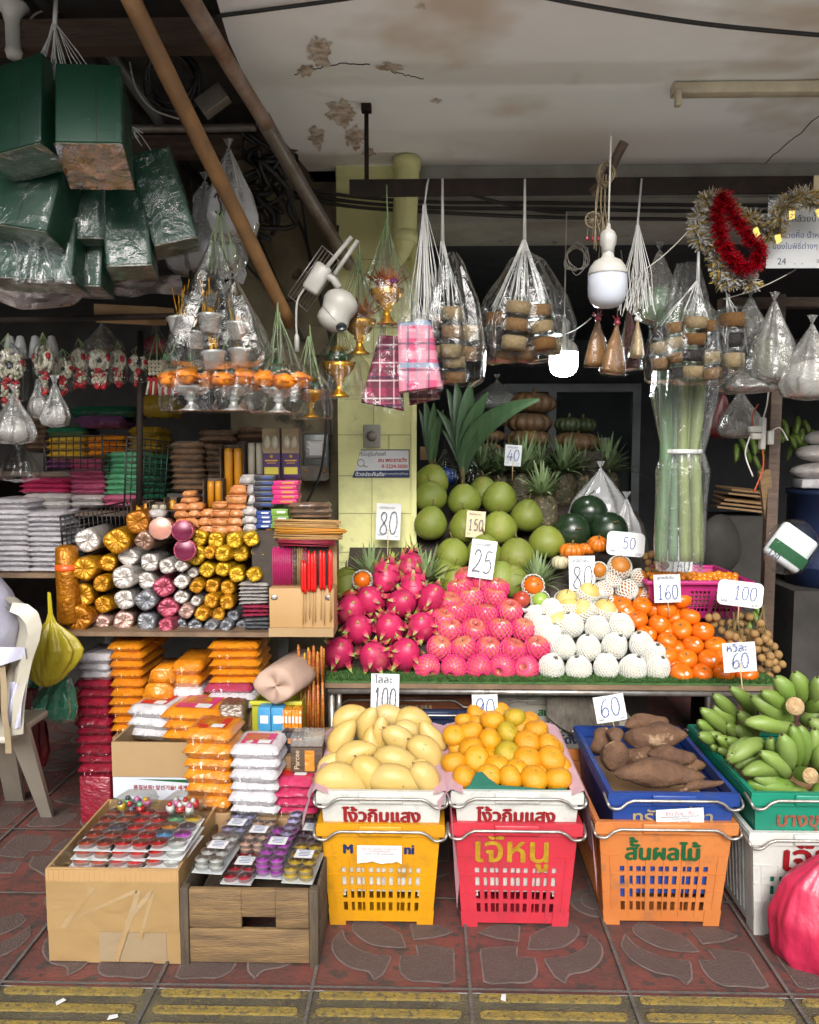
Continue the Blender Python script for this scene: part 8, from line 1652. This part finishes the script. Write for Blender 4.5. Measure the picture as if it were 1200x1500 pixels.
a,c=P(1122,393,2.9),P(1290,283,2.9);p=thing('paper_notice','white hand-written paper notice hanging under the rail behind the tinsel','notice',T((a.x+c.x)/2,2.9,(a.z+c.z)/2));W,H=c.x-a.x,c.z-a.z;k=S(2.9);b=MB();b.box((0,0,0),(W,.002,H));b.build('sheet',M['paper'],p);b=MB();cx=1206
for txt,x,y,w,mi in(('ร้านเปิด',1150,297,44,0),('ทำบุญ กล้วยน้ำว้า',1170,322,82,0),('กล้วยคือ น้ำหว้าย',1180,342,72,1),('ของในพิธีต่างๆ ผล',1176,358,78,1),('เปิด 24 ช.ม.โทร=0-2',1172,378,100,0)):add_text(b,txt,T((x-cx)*k,-.0018,(338-y)*k*1.02)@FACE,w=w*k,mi=mi)
b.build('lettering',[M['ink'],M['blueink']],p);b=MB();b.box((0,0,0),(.06,.004,.05));one(b,'number_plate',M['cream'],'small cream number plate on the rail end','plate',None,T(P(1205,268,2.84)))
# ================================================================== long vegetable stalks in a wrapped bundle
Yv=3.0;p=thing('stalk_bundle','tall bundle of pale green stalks wrapped in clear film and tied in the middle','vegetable bundle',T(P(1000,662,Yv)));o=P(1000,662,Yv);M['stalkg']=mat('pale_green_stalk',(.24,.28,.1),(.18,.22,.08),6,.45,stretch=(6,6,.5));M['stalkb']=mat('blue_green_stalk',(.15,.23,.14),(.11,.18,.1),6,.45)
for j,(xt,x,xb,m,w)in enumerate(((972,976,968,'stalkb',18),(988,990,986,'stalkb',14),(1003,1000,1003,'stalkg',15),(1018,1008,1016,'stalkg',16),(1038,1018,1022,'stalkg',18),(1028,1012,1008,'stalkg',14))):
 b=MB();dy=.02*(j%2);b.tube(spline([P(xt,455,Yv+.03+dy)-o,P(lerp(xt,x,.6),560,Yv+dy)-o,P(x,662,Yv+dy)-o,P(lerp(x,xb,.6),740,Yv+dy)-o,P(xb,822,Yv+dy)-o],4),w*.5*S(Yv),10);b.build('stalk',M[m],p)
k=S(Yv);b=bagfilm([((662-y)*k,w*k,w*k*.6)for y,w in((395,14),(440,26),(520,38),(580,44),(640,32),(662,27),(690,36),(740,34),(800,34),(835,32))],0,3,30,18,.02);b.build('clear_wrap',film('stalk_film',haze=.05,lo=.02,hi=.4,bump=.9,bscale=18),p)
b=MB();b.lathe([(27.5*k,-.006),(28.5*k,-.004),(28.5*k,.008),(27.5*k,.01)],24,0,SC(1,.62,1));b.build('tie_band',M['strand'],p)
softbag(966,372,470,3.08,62,'gbag' if 0 else 'greyfilm','tall clear bag of dark leaves beside the stalks',41,'wax_green',group=None)
# ================================================================== things in the dark at the far side
b=MB();solid(b,(P(1056,440,3.4).x,3.38,P(1056,450,3.4).z),(3.2,3.44,P(1056,437,3.4).z));one(b,'shelf_rail',M['darkwood'],'brown wooden rail that bags hang from, below the paper notice','rail')
b=MB();q=P(1136,560,3.3);solid(b,(q.x-.022,3.28,0),(q.x+.022,3.32,P(0,437,3.3).z));one(b,'wooden_post',M['darkwood'],'dark brown wooden post behind the power strip','post')
softbag(1100,440,500,3.1,52,'greyfilm','grey clear bag hanging close to the tinsel',51,None);softbag(1135,446,556,2.95,66,'greyfilm','clear bag of green wrapped bars hanging by the post',52,'seedgreen');softbag(1190,480,582,2.9,80,'greyfilm','milky full bag hanging at the outer side',53,'w_silverwhite');softbag(1090,540,575,3.0,90,'greyfilm','dark clear bag under the single jar column',54,'seedblack');softbag(1085,575,640,3.3,60,'greyfilm','grey bag in the dark behind the stalks',55,None);softbag(1060,580,640,3.4,40,'rbag','dark red bag in the gloom behind the stalks',56,None,group=None)
p=thing('power_strip','white power strip with plugged adapters hanging by the post','power strip',T(P(1117,635,3.2)));k=S(3.2);b=MB();b.box((0,0,0),(8*k,.03,46*k),None,0,.006);b.build('strip_body',M['camw'],p)
for x,z,w,h in((-12,6,16,9),(-10,-4,14,9),(10,-6,9,20)):b=MB();b.box((x*k,-.005,z*k),(w*k,.03,h*k),RY(0),0,.004);b.build('adapter',M['camw'],p)
b=MB()
for pts,mi in(([(-14,10),(-16,26),(-8,42)],1),([(0,-22),(2,-50),(-10,-85)],1),([(-18,-4),(-24,-30),(-12,-62)],0),([(10,2),(24,8),(36,-10)],0),([(0,22),(4,40),(6,60)],0)):b.tube(spline([(x*k,-.005,z*k)for x,z in pts],5),.003,6,mi)
b.build('cords',[M['whitecable'],mat('orange_cord',(.5,.1,.03),rough=.5)],p)
p=thing('tissue_pack','white pack with a green band reading 120, hanging tilted in the dark','hanging bag',T(P(1158,802,2.95))@RY(35));k=S(2.95);b=MB();b.box((0,0,0),(60*k,.04,56*k),None,0,.018,4);b.build('pack_body',M['paper'],p);b=MB();b.box((0,-.0215,-10*k),(59*k,.002,17*k));b.build('green_band',M['paintgreen'],p);b=MB();add_text(b,'120',T(-16*k,-.023,-23*k)@FACE,w=16*k);b.build('lettering',M['ink'],p);b=MB();b.ball((40*k,.04,42*k),20,14,0,None,lambda q,a,v:q*(1+.1*nz(q,12,4)));b.build('clear_bag',M['film'],p)
k=S(4.3)
for j,(y,w,h,lab)in enumerate(((642,34,13,'upper'),(664,50,15,'middle'),(690,56,14,'lower'))):
 b=MB();b.ball((w*k,.09,h*k),18,10,0,None,lambda q,a,v:q*(1+.08*nz(q,14,j)));one(b,'sack',M['w_silverwhite'],'white bulging sack, the %s of three on the blue drum'%lab,'sack','white sacks on the drum',T(P(1214,y,4.4)))
b=MB();b.box((0,0,0),(.36,.12,14*k),None,0,.008);add_text(b,'809',T(0,-.063,0)@FACE,w=.042,x=-.03,mi=1);one(b,'long_packet',[M['w_white'],M['ink']],'long white packet with 809 written on it under the sacks','packet',None,T(P(1216,708,4.4)))
b=MB();b.lathe([(0,0),(.22,0),(.22,.1),(.225,.105),(.22,.11),(.22,.5),(.23,.505),(.23,.53),(0,.53)],24);one(b,'drum',M['cr_navy'],'dark blue plastic drum carrying the white sacks','drum',None,T(P(1224,716,4.4).x,4.45,P(1224,716,4.4).z-.535))
b=MB();solid(b,(P(1150,900,4.3).x,4.2,.004),(3.6,4.8,P(1224,716,4.4).z-.536));one(b,'counter',M['dark'],'wooden counter coloured dark for shade, under the blue drum','counter')  # near-black instead of wood colour, so the counter sinks into the shade
g=random.Random(77)
for cx,cy_2,Y,lab in((1095,650,4.7,'green banana bunch in the gloom behind the power strip'),(1165,635,4.7,'green banana bunch in the gloom behind the post'),(1115,910,3.9,'green banana bunch on the dim floor shelf behind the longans')):
 p=thing('banana_bunch',lab,'banana bunch',T(P(cx,cy_2,Y)),'banana bunches in the dark')
 for j in range(13):a=g.uniform(0,6.28);r=g.uniform(.02,.09);q=Vector((r*math.cos(a),g.uniform(-.05,.05),r*math.sin(a)*1.3));b=MB();banana_mesh(b,q,q+Vector((g.uniform(-.05,.05),-.05,-.1)),.017,(0,-.6,.2),6);b.build('banana',M['banana'],p)
b=MB();k=S(3.45)
for j in range(5):b.box((0,0,j*.02),(.2-.01*j,.14,.008),RZ(4*j-8)@RX(3*(j%3)))
one(b,'carton',M['boxcard'],'heap of flattened brown cardboard in the dark beside the post','carton',None,T(P(1082,745,4.3))@RY(6)@SC(1.3));b=MB();solid(b,(P(1050,770,4.3).x,4.2,.004),(P(1125,770,4.3).x,4.5,P(1082,754,4.3).z));one(b,'counter',M['dark'],'black counter under the flattened cardboard','counter')
b=MB();b.box((0,0,0),(.045,.02,.3));one(b,'plank',M['oldwood'],'rough weathered plank leaning by the post','plank',None,T(P(1125,740,3.3))@RY(-12)@RX(8))
b=MB();b.ball((.1,.06,.15),18,12,0,None,lambda q,a,v:q*(1+.14*nz(q,9,2)));one(b,'sack',M['dark'],'dark grey covered sack behind the magenta basket','sack',None,T(P(1055,800,3.7)));b=MB();solid(b,(P(1030,800,3.7).x,3.62,.004),(P(1080,800,3.7).x,3.8,P(1055,838,3.7).z));one(b,'counter',M['dark'],'black stand under the dark covered sack','counter')
softbag(880,690,775,3.6,90,'whitefilm','white wrapped bundle in a knotted bag behind the watermelons',61,'w_silverwhite',group=None);softbag(918,735,800,3.5,46,'whitefilm','small white bag tied with orange beside the watermelons',62,None,group=None);softbag(652,662,712,3.72,40,'film','bright blue bundle in a clear bag behind the pomelos',63,'cr_blue',group=None);softbag(692,672,715,3.75,36,'film','shiny clear bag by the palm shoot',64,None,group=None);softbag(728,560,600,4.4,80,'greyfilm','grey bag behind the pumpkin tower',65,None,group=None)
M['palm']=mat('palm_leaf',(.022,.06,.018),(.04,.09,.028),5,.4,stretch=(8,8,1),bump=.2)
def palm(px,py,Y,blades,lab):
 o=P(px,py,Y);p=thing('palm_shoot',lab,'palm shoot',T(o),'sprouting coconut palm shoots');b=MB()
 for x,y,w in blades:
  e=P(x,y,Y-.04*((x-px)/60))-o;L=e.length;c=Vector((0,0,L*.55));rows=[]
  for i in range(13):
   t=i/12;q=(c*2*t*(1-t))+e*t*t;d=(c*2*(1-2*t)+e*2*t).normalized();s=d.cross(Vector((0,-1,.1))).normalized();ww=w*S(Y)*max(.08,math.sin(math.pi*min(1,t*.95+.03))**.8)/2;nn=s.cross(d)*ww*.35;rows.append([q-s*ww+nn,q,q+s*ww+nn])
  for i in range(12):b.add([*rows[i],*rows[i+1]],[(0,1,4,3),(1,2,5,4)])
 b.build('fronds',M['palm'],p);b=MB();b.tube([(0,0,-.03),(0,0,.05)],[.012,.007],8);b.build('shoot_base',M['stemwood'],p)
palm(678,700,3.66,[(655,570,18),(668,560,22),(690,560,26),(715,575,24),(790,585,30),(740,600,20),(648,630,14),(705,640,16),(640,600,14)],'tall palm shoot whose long frond arches towards the pumpkins');palm(632,690,3.7,[(614,600,12),(622,585,14),(636,590,14),(650,600,14),(618,630,10),(642,640,12)],'smaller palm shoot close to the pillar')
b=MB();q=P(621,664,4.2);b.box((0,0,0),(.04,.01,.07));one(b,'wall_tag',M['boxcard'],'small brown tag on the dark wall behind the pillar','tag',None,T(q))
for k,(x,y,r)in enumerate(((165,1490,20),(738,1462,80),(88,1468,50))):b=MB();q=G(x,y,.013);b.poly([(-.012,-.006),(.013,-.005),(.011,.006),(-.008,.007)],.0015);one(b,'paper_scrap',M['paper'],'tiny white paper scrap on the yellow-barred paving, '+('by the cardboard box','below the pink crate','at the outer corner')[k],'paper scrap','paper scraps',T(q)@RZ(r))
